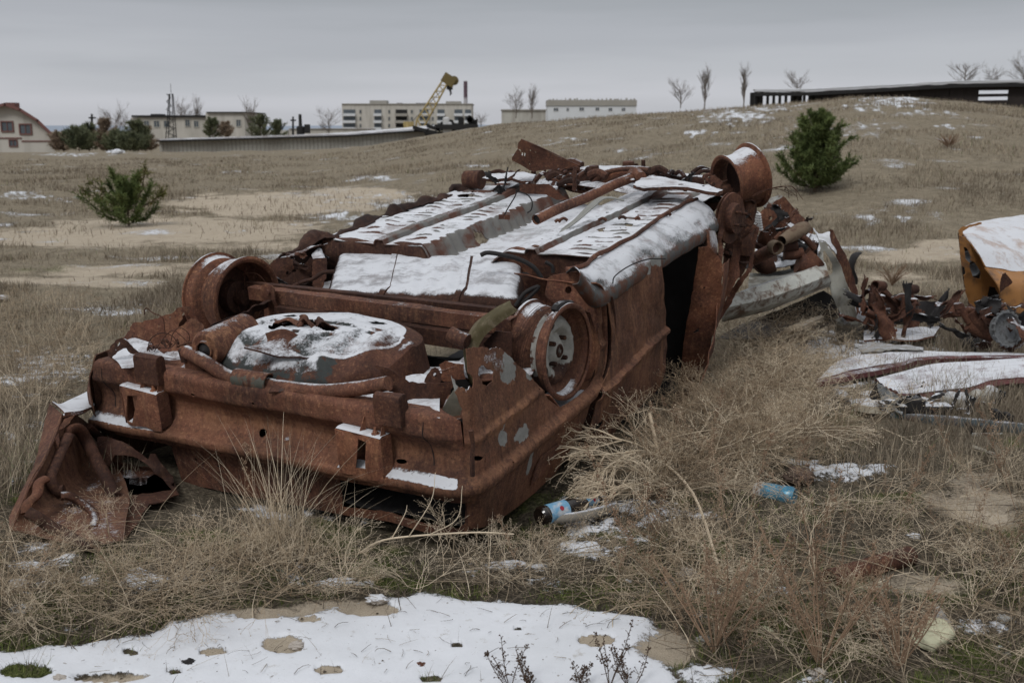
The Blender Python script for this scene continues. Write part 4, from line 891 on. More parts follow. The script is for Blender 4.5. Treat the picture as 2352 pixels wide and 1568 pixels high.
for a, b_, ra, rb_ in ((2.36, -1.40, .045, .05), (1.72, -.955, .06, .02), (1.78, -.36, .035, .022), (2.02, -.47, .02, .03), (1.9, -.28, .02, .02), (2.2, -.3, .012, .02), (1.6, -1.08, .01, .008)):
    keep &= (np.hypot((uc-a)/ra, (vc-b_)/rb_)+(fbm(uc*40, vc*40, 6, 3)-.5)*1.2) > 1
keep &= ~((vc < -1.5+ .05*fbm(uc*8, vc*0, 71, 3)) & (fbm(uc*10, vc*10, 72, 3) > .5))
keep &= ~((uc < 1.36) & (vc > -.93) & (vc < -.78))
mf = snowy('floor_steel', lambda t, co: (mix(t, ramp(t, noise(t, co, 6, 4, .6), [(.42, (0, 0, 0)), (.55, (1, 1, 1))]), (.105, .052, .038), (.16, .155, .145)), noise(t, co, 60, 4)), .8)
mesh('floor_pan', car(Ug, Vg, Hg).reshape(-1, 3), Fq[keep.ravel()], mf, CAR, sn=Sg.ravel(), thick=.004)
# rear edge of the floor: hanging vertical wall
vs_ = np.linspace(-1.54, -.13, 24)
def heel(v0, v1, u0, nm, m_, sd):
    vv = np.linspace(v0, v1, 14); hh = floorh(np.full(14, u0+.02), vv)[0]
    loft(nm, [[LC(u0+.015, v, h+.002) for v, h in zip(vv, hh)], [LC(u0-.008, v, h-.008) for v, h in zip(vv, hh)], [LC(u0-.012+.012*math.sin(v*9), v, FW-.075) for v in vv], [LC(u0+.01, v, FW-.14) for v in vv]], m_, CAR, 5, 5, .004, .014, 9, sd, sn=-.35)
heel(-1.54, -.96, 1.315, 'heel_wall', RUST, 3); heel(-.80, -.45, 1.345, 'heel_wall', RUST, 4); heel(-.47, -.13, 1.33, 'heel_wall', snowy('soot_grey_steel', rustf(.5, .1)), 6)
# --- left edge of the body: torn sill and side
le = [hit(c2(*p), 2, .38) for p in [(-20, 690), (90, 655), (200, 600), (300, 585), (430, 540), (640, 450), (820, 400), (1000, 345), (1040, 290), (1200, 250)]]
loft('left_sill', [[LC(p[0], p[1]+.05, p[2]-.01) for p in le], [LC(p[0], p[1]+.01, p[2]+.018) for p in le], [LC(p[0], p[1]-.03, p[2]+.0) for p in le], [LC(p[0], p[1]-.06, p[2]-.10) for p in le], [LC(p[0], -1.66, p[2]-.22) for p in le]], RUSTD, CAR, 6, 10, .005, .05, 9, sn=-.12, ragged=.12)
plate('left_side_panel', [(.02, -.20), (.02, .16), (.25, .2), (.5, .24), (.9, .30), (2.6, .32), (2.7, -.1), (1.8, -.5), (.5, -.35)], lambda u, w: car(u, -1.64+(fbm(u*4, w*4, 3)-.5)*.03, w), RUST, CAR, sp=.08, th=.004, rag=.01, sn=-.5)
# crushed roof under the car, coloured black to stand for the shade inside
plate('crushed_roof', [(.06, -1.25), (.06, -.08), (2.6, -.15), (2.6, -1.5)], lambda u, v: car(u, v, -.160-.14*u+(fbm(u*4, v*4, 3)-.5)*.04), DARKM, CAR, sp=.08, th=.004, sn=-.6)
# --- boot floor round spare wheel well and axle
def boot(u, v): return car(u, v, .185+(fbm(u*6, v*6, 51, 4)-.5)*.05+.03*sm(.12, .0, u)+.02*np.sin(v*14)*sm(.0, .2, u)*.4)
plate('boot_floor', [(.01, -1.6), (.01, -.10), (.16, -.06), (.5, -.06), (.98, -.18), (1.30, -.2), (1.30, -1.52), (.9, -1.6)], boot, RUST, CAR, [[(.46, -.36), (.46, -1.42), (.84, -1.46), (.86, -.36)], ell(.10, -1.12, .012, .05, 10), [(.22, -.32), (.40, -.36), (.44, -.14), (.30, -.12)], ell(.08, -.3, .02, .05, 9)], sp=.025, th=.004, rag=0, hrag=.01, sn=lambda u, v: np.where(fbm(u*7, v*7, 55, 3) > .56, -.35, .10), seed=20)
plate('boot_shade_sheet', [(-1.6, -.32), (-1.6, .16), (-.12, .16), (-.12, -.32)], lambda v, w: car(.62+(fbm(v*5, w*5, 3)-.5)*.05, v, w), DARKM, CAR, sp=.08, th=.004, sn=-1)  # added black sheet, stands for the darkness behind the lamp opening
plate('axle_shade_sheet', [(.40, -1.5), (.40, -.12), (.97, -.12), (.97, -1.5)], lambda u, v: car(u, v, .02+(fbm(u*5, v*5, 3)-.5)*.06), DARKM, CAR, sp=.08, th=.004, sn=-1)  # added black sheet in place of the shade below the axle gap
# --- spare wheel well
wc = LC(.325, -.80, 0)
def wellr(u, v):
    a = np.arctan2(v+.80, (u-.325)); return a
nr, na = 44, 96; V = []; S = []
for i in range(nr):
    for j in range(na):
        a = 2*math.pi*j/na; t = i/(nr-1)
        cu, cvv = math.cos(a), math.sin(a); se = (abs(cu)**2.6+abs(cvv)**2.6)**(-1/2.6)
        fr = max(0., -cu)
        if t < .42: rr_ = t/.42*(.72-.22*fr); w = .345-.016*(t/.42)**2
        elif t < .72: q = (t-.42)/.30; r0 = .72-.22*fr; rr_ = r0+(1-r0)*q**.8; w = .329-(.035+.055*fr)*(.35*q+.65*q*q)
        else: q = (t-.72)/.28; w0_ = .329-(.035+.055*fr); rr_, w = 1.0+.05*q, w0_-(w0_-.165)*q
        r_u, r_v = (.225+.04*fr)*rr_*se, .39*rr_*se
        n0 = fbm(np.array([cu*2.2*rr_+9]), np.array([cvv*2.2*rr_]), 61, 4)[0]-.5
        w += n0*.022*(.4+.6*(t < .5)); w += .009*math.sin(cvv*rr_*20)*(1 if cu*rr_ < .1 and t > .25 else 0)*(1 if t < .75 else .5)
        w -= .012*max(0, -cvv)*rr_
        if abs(cu*rr_*.225-.0) < .04 and abs(cvv*rr_) < .62: w -= .008
        V.append(LC(.325+r_u*cu*1.0, -.80+r_v*cvv, w)); S.append(.14 if t < .55 else ((.46-.9*max(0, t-.68)/.08-.12*(math.sin(cvv*rr_*20) < -.3)) if t < .76 and cu < .2 else -.75))
        if t > .56 and cvv > .45: S[-1] -= .4
        
V = np.array(V); S = np.array(S); idx = np.arange(nr*na).reshape(nr, na); Fq = np.stack([idx[:-1], np.roll(idx, -1, 1)[:-1], np.roll(idx, -1, 1)[1:], idx[1:]], -1).reshape(-1, 4)
cc = V[Fq].mean(1); lcq = (cc-O)@M.T; a_, b2_ = lcq[:, 0], lcq[:, 1]
kp = ~(((np.abs(a_-(.33+.02*np.sin(b2_*20)))-.008*0) < .020+.02*(fbm(b2_*14, b2_*0+3, 3, 3)-.3)) & (b2_ > -1.0) & (b2_ < -.70))
kp &= np.hypot((a_-.44)/.022, (b2_+.62)/.028) > 1; kp &= np.hypot((a_-.42)/.018, (b2_+1.0)/.035) > 1
mw = snowy('well_steel', rustf(.8, .2, (.06, .066, .064)))
mesh('spare_wheel_well', V, Fq[kp], mw, CAR, sn=S, pt=np.where(V @ _v < (LC(.3, -.58, 0) @ _v), .52, .0), thick=.005)
# torn lips over the split
for k, (v0, v1, hgt, uu) in enumerate(((-.99, -.86, .03, .345), (-.87, -.80, .06, .335), (-.80, -.70, .045, .35))):
    loft('torn_flap', [[LC(uu+.02*math.sin(q*7), v0+(v1-v0)*q, .325) for q in (0, .35, .7, 1)], [LC(uu-.015, v0+(v1-v0)*q, .325+hgt*(.4+.5*math.sin(q*2.6+k))) for q in (0, .35, .7, 1)], [LC(uu-.04, v0+(v1-v0)*q+.01, .33+hgt*.7*math.sin(q*3+.3)) for q in (0, .35, .7, 1)]], RUST, CAR, 5, 5, .003, .02, 14, 5+k, sn=-.15)
# pull bracket (curved dark hook) at the left of the well
hk = [W(*p, 3.62) for p in [(610, 765), (655, 757), (700, 780), (742, 812)]]
hk2 = [W(*p, 3.60) for p in [(612, 790), (655, 778), (690, 800), (738, 820)]]; hk3 = [W(*p, 3.5) for p in [(560, 800), (640, 820), (690, 822), (735, 822)]]
loft('tow_bracket', [hk, hk2, hk3], mw, CAR, 6, 6, .006, .01, sn=.05, pt=.1)
loft('tow_bracket_web', [[W(*p, 3.56) for p in [(664, 790), (700, 815)]], [W(*p, 3.50) for p in [(640, 860), (700, 862)]], [W(*p, 3.42) for p in [(618, 905), (705, 900)]]], mw, CAR, 6, 6, .006, .01, sn=-.5, pt=.3)
# --- fuel tank: rounded slab with straps and ribs
tk = [hit(c2(*p), 2, .33) for p in [(345, 880), (400, 680), (1400, 712), (1370, 915)]]
def bil(a, b): p = tk[0]*(1-a)*(1-b)+tk[1]*a*(1-b)+tk[2]*a*b+tk[3]*(1-a)*b; return p
V = []; S = []; na, nb = 70, 150
for i in range(na):
    for j in range(nb):
        a, b_ = i/(na-1)*1.3-.15, j/(nb-1)*1.2-.10
        ac, bc = min(max(a, 0), 1), min(max(b_, 0), 1); p = bil(ac, bc).copy()
        da, db = a-ac, b_-bc; q = math.hypot(da/.15, db/.10); R = .055
        if q > 0:
            q = min(q, 1.414); n = np.array([da/.15, db/.10])/q
            f = min(q, 1.)
            if f < .45: t = f/.45*math.pi/2; rr_, dn = math.sin(t)*R, (1-math.cos(t))*R
            else: rr_, dn = R+.01*(f-.45)/.55, R+(f-.45)/.55*.09
            p = p+np.array([n[0]*rr_, n[1]*rr_, -dn])
        else:
            p[2] += .0028*math.sin(bc*60)*(1 if .3 < bc < .9 and ac < .9 else .3)
        p[2] += (fbm(np.array([a*4]), np.array([b_*8]), 71, 3)[0]-.5)*.016
        V.append(LC(*p)); S.append(.30 if q < .42 else (.20 if q < .52 else -.6))
V = np.array(V); S = np.array(S).reshape(na, nb); jj = np.arange(nb)/(nb-1)*1.2-.1; 
for bc in (.30, .745): S[:, (np.abs(jj-bc-.019) < .006)] = -.6
idx = np.arange(na*nb).reshape(na, nb); Fq = np.stack([idx[:-1, :-1], idx[1:, :-1], idx[1:, 1:], idx[:-1, 1:]], -1).reshape(-1, 4)
tank = mesh('fuel_tank', V, Fq, RUSTD, CAR, sn=S.ravel(), thick=.003)
def strap(bc, nm='tank_strap'):
    path = []
    for a in np.linspace(-.15, 1.0, 26):
        i = int(round((a+.15)/1.3*(na-1))); j = int(round((bc+.10)/1.2*(nb-1))); path.append(V[i*nb+j]+_w*.004-_u*.003*(a < 0))
    path = np.array(path); loft(nm, [list(path-_v*.013), list(path+_v*.013)], RUSTD, tank, 2, 2, .003, sn=.12)
strap(.30); strap(.745)
# --- twist beam axle: two bars side by side, hanger plates
def bar(p, q, hw, hh, nm, m_, par=CAR, sn=-.3, dz=0.):
    p, q = np.asarray(p), np.asarray(q); ax = (q-p)/2; axn = ax/np.linalg.norm(ax); sd = np.cross(axn, _w); sd /= np.linalg.norm(sd); up = np.cross(sd, axn)
    n = 16; rows = []
    for f in np.linspace(0, 1, n):
        c = p+(q-p)*f; rows.append([c-sd*hw-up*hh, c-sd*hw+up*hh, c+sd*hw+up*hh, c+sd*hw-up*hh, c-sd*hw-up*hh])
    return loft(nm, rows, m_, par, 2, 3, .003, .006, 12, sn=sn, linear=True)
pA, pB = LC(*hit(c7(860, 455), 0, .66)), LC(*hit(c2(1420, 1060), 0, .66)); bar(pA, pB, .012, .022, 'axle_beam', RUSTD)
pA, pB = LC(*hit(c7(900, 510), 0, .60)), LC(*hit(c2(1410, 1120), 0, .60)); bar(pA-_w*.0, pB, .022, .026, 'axle_beam', RUST, sn=-.12)
pA, pB = LC(*hit(c7(1150, 640), 0, .57)), LC(*hit(c2(1400, 1200), 0, .57)); bar(pA-_w*.03, pB-_w*.03, .02, .03, 'axle_beam', RUSTD, sn=-.5)
pl = trace(c7, [(1008, 450), (1020, 432), (1060, 425), (1110, 440), (1138, 470), (1142, 600), (1155, 720), (1130, 800), (1070, 835), (1015, 830), (1008, 640)], 0, .56)
hp = plate('hanger_plate', pl, lambda v, w: car(.56+.01*np.sin(w*30), v, w), RUST, CAR, sp=.02, th=.006, sn=-.4)
B().lathe(LC(*hit(c7(1068, 507), 0, .55)), _u, [(-.012, 0), (-.012, .009), (.01, .012), (.01, 0)], 10).build('bolt', RUST, hp)
# rear shock tower plates on the right of the beam
pl = trace(c2, [(1230, 1225), (1300, 1150), (1400, 1160), (1400, 1300), (1280, 1330)], 0, .5); plate('spring_bracket', pl, lambda v, w: car(.5, v, w), RUSTD, CAR, sp=.03, th=.006, sn=-.4)
# --- wheels
def rim(name, c, ax, R=.178, wd=.155, m_=RUST, out=1, hub=None, parent=CAR, sn=.12, hubrad=.125, label=None, hubm=None, n=64, hubd=.05):
    """c: centre of the outer flange; ax: outward axle direction"""
    c = np.asarray(c, float); ax = np.asarray(ax, float); ax = ax/np.linalg.norm(ax)
    e = bpy.data.objects.new(name, None); C.objects.link(e); e.parent = parent; e.location = Vector(c-wloc(parent))
    if label: e['label'] = label
    pr = [(-.0, R-.014), (.003, R-.006), (0, R), (-.008, R+.001), (-.010, R-.010), (-.020, R-.017), (-.040, R-.019), (-.046, R-.026), (-.058, R-.045), (-.080, R-.047), (-.092, R-.034), (-.100, R-.022), (-.112, R-.017), (-wd+.02, R-.016), (-wd+.010, R-.010), (-wd+.008, R), (-wd, R+.001), (-wd-.004, R-.008), (-wd+.006, R-.020)]
    inn_ = [(h, r-.004) for h, r in pr[::-1]]
    B().lathe(c, ax, pr+inn_+[pr[0]], n, sn=sn).build('rim', m_, e)
    if hub is not None:
        up = _w-ax*(_w@ax); up /= np.linalg.norm(up); sd = np.cross(up, ax)
        def f(x, y):
            r = np.hypot(x, y); h = np.interp(r, [0, .03, .045, .06, .085, .105, .125, .14], [.012, .012, .0, -.012, .014, .012, -.01, -.03])
            return c+ax*(h-hubd)[:, None]+sd*x[:, None]+up*y[:, None]
        holes = [[((.108+.011*math.cos(t))*math.cos(a0+math.sin(t)*.20), (.108+.011*math.cos(t))*math.sin(a0+math.sin(t)*.20)) for t in np.linspace(0, 2*math.pi, 15)[:-1]] for a0 in (.4, .4+math.pi/2, .4+math.pi, .4+1.5*math.pi)]
        d = plate('wheel_disc', ell(0, 0, R-.036, R-.036, 40), f, hubm or m_, e, holes, sp=.012, th=.004, sn=-.8, pt=lambda x, y: .75-.55*sm(.03, .10, -y)-.3*sm(.11, .14, np.hypot(x, y)))
        for i in range(4):
            a = math.pi/4+i*math.pi/2; p = c+ax*(-.045)+sd*.052*math.cos(a)+up*.052*math.sin(a); B().lathe(p, ax, [(-.01, .009), (.014, .0085), (.016, .006), (.016, 0)], 6, sn=-.8).build('wheel_bolt', RUSTD, d)
        B().lathe(c+ax*-.04, ax, [(-.01, .026), (.004, .025), (.009, .018), (.004, .012), (.004, 0)], 24, sn=-.8).build('hub_cap', RUSTD, d)
        B().lathe(c+ax*(-hubd-.05), ax, [(-.05, 0), (-.05, .105), (.02, .105), (.02, 0)], 30, sn=-.8).build('brake_drum', RUSTD, e)
    return e
wr = LC(*hit((1306, 808), 1, -.01)); axr = _v+_u*-.06+_w*.02
rim('wheel', wr, axr, .172, .155, RUST, hub=1, sn=.16, hubm=snowy('wheel_disc_paint', rustf(.9, .3, (.50, .49, .45)), .7))
wire = B(); wloc_ = wr
for k in range(7):
    a0 = rnd.uniform(1.2, 1.8); pts = []
    for i in range(16):
        a = a0-.02*k+i*.16; sdv = np.cross(_w, axr); sdv /= np.linalg.norm(sdv); pts.append(wr-_v*(.05+.03*k*.3+.012*i*.35)+(-_u*math.sin(a-1.6)+_w*math.cos(a-1.6))*(.158+.004*k*.2))
    wire.tube(pts, .0011, 4, sn=-1)
wire.each('wire', RUSTD, CAR)
B().tube(curve([LC(*hit(c2(*p), 1, -.03)) for p in [(1655, 1035), (1665, 1010), (1700, 990), (1765, 988)]], 5), [.006]+[.014]*14+[.008], 8, sn=.02).build('rubber_scrap', DARKM, CAR)
wl = LC(*hit((496, 676), 1, -1.56))
lw = rim('wheel', wl, -_v+_u*.10, .172, .19, RUST, hub=None, sn=.20)
B().lathe(wl+_v*.05, _v, [(0, 0), (0, .125), (.03, .13), (.03, 0)], 36, sn=-.8).build('wheel_disc', RUSTD, lw)
B().lathe(wl+_v*.07, _v, [(0, .07), (.05, .065), (.05, .03), (.09, .03), (.09, 0)], 24, sn=-.8).build('hub', RUSTD, lw)
wb = B()
for k in range(9):
    c0 = LC(.62+rnd.uniform(-.05, .1), -1.38+rnd.uniform(-.04, .14), .3+rnd.uniform(-.05, .02)); r0 = rnd.uniform(.08, .16); a0 = rnd.uniform(0, 6)
    wb.tube([c0+(_v*math.cos(a)*.35+_w*math.sin(a)+_u*math.cos(a)*.3)*r0*(1+.06*math.sin(3*a)) for a in np.linspace(a0, a0+rnd.uniform(3, 5.5), 22)], .0012, 4, sn=-1)
wb.each('wire', RUSTD, CAR)
# mud strip: olive curved band leaning at the right wheel
ms = [(1432, 1032), (1330, 1100), (1230, 1190), (1185, 1290), (1190, 1380), (1195, 1470)]; ms2 = [(1385, 965), (1290, 1015), (1175, 1105), (1112, 1240), (1118, 1340), (1150, 1470)]
ga = curve([LC(*hit(c2(*p), 0, .50-.10*i/5)) for i, p in enumerate(ms)], 1); gb = [LC(*hit(c2(*p), 0, .52-.10*i/5)) for i, p in enumerate(ms2)]
mdl = [(a+b_)/2-_u*.012+_w*.004 for a, b_ in zip(ga, gb)]
loft('mud_strip', [list(gb), mdl, list(ga)], OLIVE, CAR, 6, 8, .005, .006, sn=-.4)
# --- bumper brackets on the tail: open boxes with an upright slot, triangular gusset above
def bracket(v0, v1, w0, w1, slot, nm='bumper_bracket', d=.036):
    e = B(); 
    f = lambda v, w: car(-d+.006*np.sin(v*60)+(fbm(v*20, w*20, 5, 2)-.5)*.006, v, w)
    p = plate(nm, [(v0, w0), (v1, w0-.006), (v1, w1-.012), (v0, w1)], f, RUSTO, CAR, [slot], sp=.012, th=.005, sn=-.5)
    rows = [[LC(-d, v0, w1), LC(-d, v1, w1-.012)], [LC(-d+.012, v0+.002, w1+.004), LC(-d+.012, v1, w1-.008)], [LC(.01, v0+.006, w1+.002), LC(.01, v1+.006, w1-.010)]]
    loft('top_flange', rows, RUSTO, p, 3, 6, .004, linear=True, sn=.35)
    loft('side_web', [[LC(-d, v1, w1-.012), LC(-d, v1, w0)], [LC(.01, v1+.008, w1-.01), LC(.01, v1+.006, w0+.01)]], RUST, p, 4, 6, .004, linear=True, sn=-.5)
    loft('side_web', [[LC(-d, v0, w1), LC(-d, v0, w0)], [LC(.01, v0, w1), LC(.01, v0, w0+.01)]], RUST, p, 4, 6, .004, linear=True, sn=-.5)
    g0 = (v0+v1)/2; loft('gusset', [[LC(-d+.01, g0+.0, w1-.004), LC(-.005, g0+.01, w1-.004)], [LC(-.01, g0+.012, w1+.045), LC(-.004, g0+.012, w1+.045)]], RUST, p, 4, 4, .003, linear=True, sn=-.5)
    loft('gusset', [[LC(-d+.01, v1-.005, w1-.008), LC(-.005, v1, w1-.008)], [LC(-.01, v1, w1+.045), LC(-.004, v1, w1+.045)]], RUST, p, 4, 4, .003, linear=True, sn=-.5)
    B().lathe(LC(-d+.02, v1-.03, w1-.006), _w, [(0, .014), (.003, .014), (.003, .008), (.012, .008), (.012, .005), (.022, .005), (.022, 0)], 8, sn=-.5).build('bolt', RUSTO, p)
def vw(cf, x, y, u=-.036): h = hit(cf(x, y), 0, u); return (h[1], h[2])
a, b_ = vw(c9, 1410, 455), vw(c9, 1632, 480); lo = vw(c9, 1400, 670); lo2 = vw(c9, 1620, 700)
bracket(a[0], b_[0], (lo[1]+lo2[1])/2, a[1]+.003, [vw(c9, 1520, 508), vw(c9, 1572, 516), vw(c9, 1565, 660), vw(c9, 1510, 655)])
a, b_ = vw(c9, 305, 238), vw(c9, 488, 265); lo = vw(c9, 300, 415)
bracket(a[0], b_[0], lo[1], a[1]+.003, [vw(c9, 352, 278), vw(c9, 392, 285), vw(c9, 380, 420), vw(c9, 340, 412)])
# upright box ends above the lip
def boxend(cf, x0, y0, x1, y1, nm='rail_end', m_=RUSTD):
    a, c = hit(cf(x0, y0), 0, -.02), hit(cf(x1, y1), 0, -.02); v0, v1, w1, w0 = a[1], c[1], a[2], c[2]-.03; r = .018
    prof = [(-.022, w0), (-.022, w1-r), (-.018, w1-.004), (-.004, w1), (.010, w1-.002), (.016, w1-.012), (.018, w0)]
    loft(nm, [[LC(u_, v0+(v1-v0)*q, w-.004*math.sin(q*3)*0) for q in (0, .06, .5, .94, 1)] for u_, w in prof], m_, CAR, 3, 4, .004, .008, 20, sn=-.12, linear=True)
    for vv in (v0, v1): plate('rail_side', [(p[0], p[1]) for p in prof], lambda u, w, vv=vv: car(u, vv, w), m_, CAR, sp=.03, th=.004, sn=-.5)
boxend(c10, 592, 835, 880, 1090); boxend(c9, 1600, 275, 1745, 400)
# bracket box behind the left upright, dark
B().box(LC(.13, -1.17, .235), _u*.05, _v*.05, _w*.04, sn=.1).build('bracket_block', mw, CAR, bevel=.01, smooth=False)
# --- bent hanger tube with its clamp plate
tp = [LC(*hit(p, 0, .04+.05*max(0, 1-i*1.2))) for i, p in enumerate([(428, 808), (470, 830), (520, 862), (560, 872), (650, 889), (740, 898), (820, 892), (892, 880)])]
tube = B().tube(curve(tp, 8), .0235, 20, sn=.06).build('exhaust_pipe', RUST, CAR)
cpx = [hit(p, 0, .035) for p in [(546, 868), (636, 882)]]; pa, pb_ = LC(*cpx[0]), LC(*cpx[1]); axc = (pb_-pa)/np.linalg.norm(pb_-pa); upc = _w-axc*(_w@axc); upc /= np.linalg.norm(upc); frc = np.cross(axc, upc); frc = frc if frc @ _u < 0 else -frc
def clampf(s, t):
    th = np.clip(t/.030, -1.0, 2.2); c0 = pa+_w*.0; ang = th; flat = np.maximum(-t-.030, 0)
    r = .031; y = np.sin(np.clip(ang, -1.0, 1.6)); z = np.cos(np.clip(ang, -1.0, 1.6))
    P = c0+axc*s[:, None]+frc*(r*np.sin(th))[:, None]+upc*(r*np.cos(th))[:, None]
    return P
plate('pipe_clamp', [(-.002, -.035), (.135, -.035), (.142, .01), (.142, .062), (.0, .062), (-.006, .01)], clampf, snowy('tan_rusted_steel', rustf(1.25, .6, (.12, .12, .10))), tube, [ell(.018, -.018, .007, .006, 10), ell(.118, -.018, .008, .006, 10)], sp=.01, th=.004, sn=-.05, pt=lambda s, t: .5*(t > .02))
B().tube([tp[0]-_v*.012+_w*.012, tp[0]-_w*.035-_v*.005], .02, 6, sn=-.5).build('bracket', RUSTD, tube)
B().tube(curve([LC(*hit(c2(*p), 0, .42)) for p in [(1025, 1165), (1070, 1190), (1130, 1215)]], 5), .026, 14, sn=.05).build('exhaust_pipe', RUST, CAR)
# --- silencer
h0, h1 = hit(c7(440, 1075), 2, .30), hit(c7(840, 885), 2, .29); m0, m1 = LC(*h0), LC(*h1); axm = m1-m0; Lm = np.linalg.norm(axm); b = B()
b.lathe(m0, axm, [(.0, .028), (-.01, .028), (-.01, .032), (.0, .034), (.0, .052), (.012, .062), (.02, .064), (Lm, .064), (Lm+.01, .055), (Lm+.02, 0)], 40, sn=.0)
sil = b.build('silencer', snowy('tan_brown_silencer', rustf(1.1, .7)), CAR, loc=None)
B().lathe(m0, axm, [(-.012, .0), (-.0, .024), (.02, .024), (.02, 0)], 20, sn=-1).build('outlet', DARKM, sil)
loft('silencer_wrap', [[m0+axm*f+_w*(.060+.012*math.sin(f*9))-_v*.03 for f in np.linspace(.08, .9, 6)], [m0+axm*f+_w*.045-_v*.058 for f in np.linspace(.05, .9, 6)], [m0+axm*f+_w*.01-_v*.072 for f in np.linspace(.05, .9, 6)]], RUSTD, sil, 5, 6, .003, .02, 20, sn=-.3, ragged=.1)
# --- torn sheets on the left tail
def torn(nm, cf, pts, Y, m_=RUSTO, holes=(), curv=.02, sp=.014, sn=-.5, rag=.006, th=.003, tilt=0., seed=3, par=None, pt=0.):
    """plate standing on a plane of the place; Y(x,z) depth, outline measured there"""
    P = [W(*cf(p[0], p[1]), Y) for p in pts]; ol = [(q[0], q[2])+tuple(p[2:]) for p, q in zip(pts, P)]
    hs = [[(lambda q: (q[0], q[2]))(W(*cf(*h), Y)) for h in hh] for hh in holes]; cx = np.mean([o[0] for o in ol]); cz = np.mean([o[1] for o in ol])
    def f(x, z):
        sc = 1+((tilt*(z-cz))+curv*2*(fbm(x*7, z*7, seed, 4)-.5))/Y
        z2 = CAMH+(z-CAMH)*sc; k = np.where(z2 < .015, (CAMH-.015)/(CAMH-z2), 1.); sc = sc*k
        return np.stack([x*sc, Y*sc, CAMH+(z-CAMH)*sc], -1)
    return plate(nm, ol, f, m_, par or CAR, hs, sp=sp, rag=rag, th=th, sn=sn, seed=seed, hrag=.003, pt=pt)
I = lambda x, y: (x, y)
torn('torn_side_sheet', c10, [(470, 650), (560, 560, .02), (625, 470), (700, 470), (810, 440), (870, 430), (930, 400), (1040, 365), (1090, 310), (1150, 300), (1165, 345), (1140, 390, .012), (1130, 460), (1100, 530), (1180, 475), (1250, 425), (1330, 470), (1395, 520), (1400, 620), (1300, 760), (1200, 790), (900, 800), (700, 740)], 4.02, RUSTO, [c for c in ([(880, 515), (886, 512), (888, 522), (880, 524)], [(1005, 405), (1015, 405), (1012, 425), (1003, 422)])], curv=.03, seed=4)
torn('torn_edge', c10, [(310, 800, .015), (340, 740), (400, 670), (470, 645), (540, 690), (600, 760), (660, 810), (600, 830), (520, 760), (460, 780), (400, 830), (350, 880), (320, 850)], 3.78, RUSTD, [[(415, 720), (445, 690), (450, 705), (420, 745)], [(395, 780), (408, 770), (405, 790)]], curv=.03, seed=6, sn=-.15)
torn('torn_tab', c10, [(1145, 300), (1235, 297), (1235, 330), (1218, 372), (1180, 365), (1155, 335)], 4.05, RUST, curv=.005)
torn('corner_tab', c10, [(176, 900), (243, 874), (250, 920), (205, 1000), (185, 960)], 3.85, RUSTD, curv=.005)
# snow lying on the left rear corner inside
loft('corner_pan', [[LC(*hit(c10(*p), 2, .235)) for p in r] for r in ([(350, 860), (480, 660), (620, 680), (800, 720)], [(430, 930), (520, 800), (700, 760), (900, 800)], [(470, 1000), (600, 950), (800, 850), (1080, 880)])], RUST, CAR, 6, 6, .003, .02, 8, sn=.12)
# left end of the tail: rounded upright edge
loft('tail_corner', [[LC(*q) for q in [(.03, -1.60, .23), (-.005, -1.61, .16), (-.02, -1.60, .08), (-.01, -1.61, .0), (.0, -1.625, -.06)]], [LC(*q) for q in [(.07, -1.64, .22), (.05, -1.65, .16), (.02, -1.66, .08), (.03, -1.66, .0), (.04, -1.655, -.06)]], [LC(*q) for q in [(.14, -1.64, .22), (.14, -1.66, .12), (.14, -1.67, .08), (.14, -1.67, .0), (.14, -1.66, -.08)]]], RUST, CAR, 6, 6, .004, .012, 9, sn=-.4)
# wires
b = B(); wp = lambda cf, L, Y: curve([W(*cf(*p), Y) for p in L], 6)
b.tube(wp(c10, [(725, 385), (722, 340), (745, 312), (785, 345), (830, 375), (915, 410), (940, 470), (950, 590)], 3.95), .0022, 5, sn=-1)
b.tube(wp(c10, [(780, 800), (765, 730), (800, 650), (880, 600), (960, 595), (1050, 640), (1070, 700), (1000, 760), (880, 755), (800, 780)], 3.8), .0018, 5, sn=-1)
b.tube(wp(c10, [(830, 800), (900, 700), (990, 590), (1060, 570), (1150, 640), (1210, 700)], 3.8), .0016, 5, sn=-1); b.tube(wp(c10, [(1020, 680), (1040, 600), (1110, 535), (1200, 580), (1228, 650), (1205, 710)], 3.85), .0018, 5, sn=-1)
b.tube(wp(c10, [(1095, 738), (1200, 705), (1290, 688)], 3.75), .0035, 5, sn=-1); b.tube(wp(c10, [(960, 760), (1030, 680), (1100, 735)], 3.75), .002, 5, sn=-1)
b.each('wire', RUSTD, CAR)
b = B()
for k in range(16):
    p = LC(rnd.uniform(.1, .2), -1.33+rnd.uniform(-.1, .12), .25); q = p+np.array([rnd.uniform(-.05, .05), rnd.uniform(-.04, .04), rnd.uniform(.0, .02)]); b.tube([p, (p+q)/2+_w*.01, q], rnd.uniform(.003, .007), 5, sn=-.3)
b.each('scrap_bit', RUSTD, CAR)
# crumpled strut across the left lamp opening
torn('lamp_strut', c11, [(850, 495), (900, 490), (965, 500), (1060, 530), (1150, 580), (1230, 640), (1290, 690), (1310, 640), (1350, 640), (1420, 740), (1510, 840), (1520, 930), (1480, 910), (1370, 820), (1260, 720), (1180, 670), (1080, 650), (1000, 650), (960, 740), (910, 745), (870, 700), (845, 600)], 3.42+.33, RUST, curv=.05, seed=9, sn=-.3, rag=.003)
torn('lamp_housing', c11, [(845, 600), (960, 640), (1080, 650), (1060, 740), (1000, 760), (900, 730)], 3.85, RUSTD, curv=.03, seed=10)
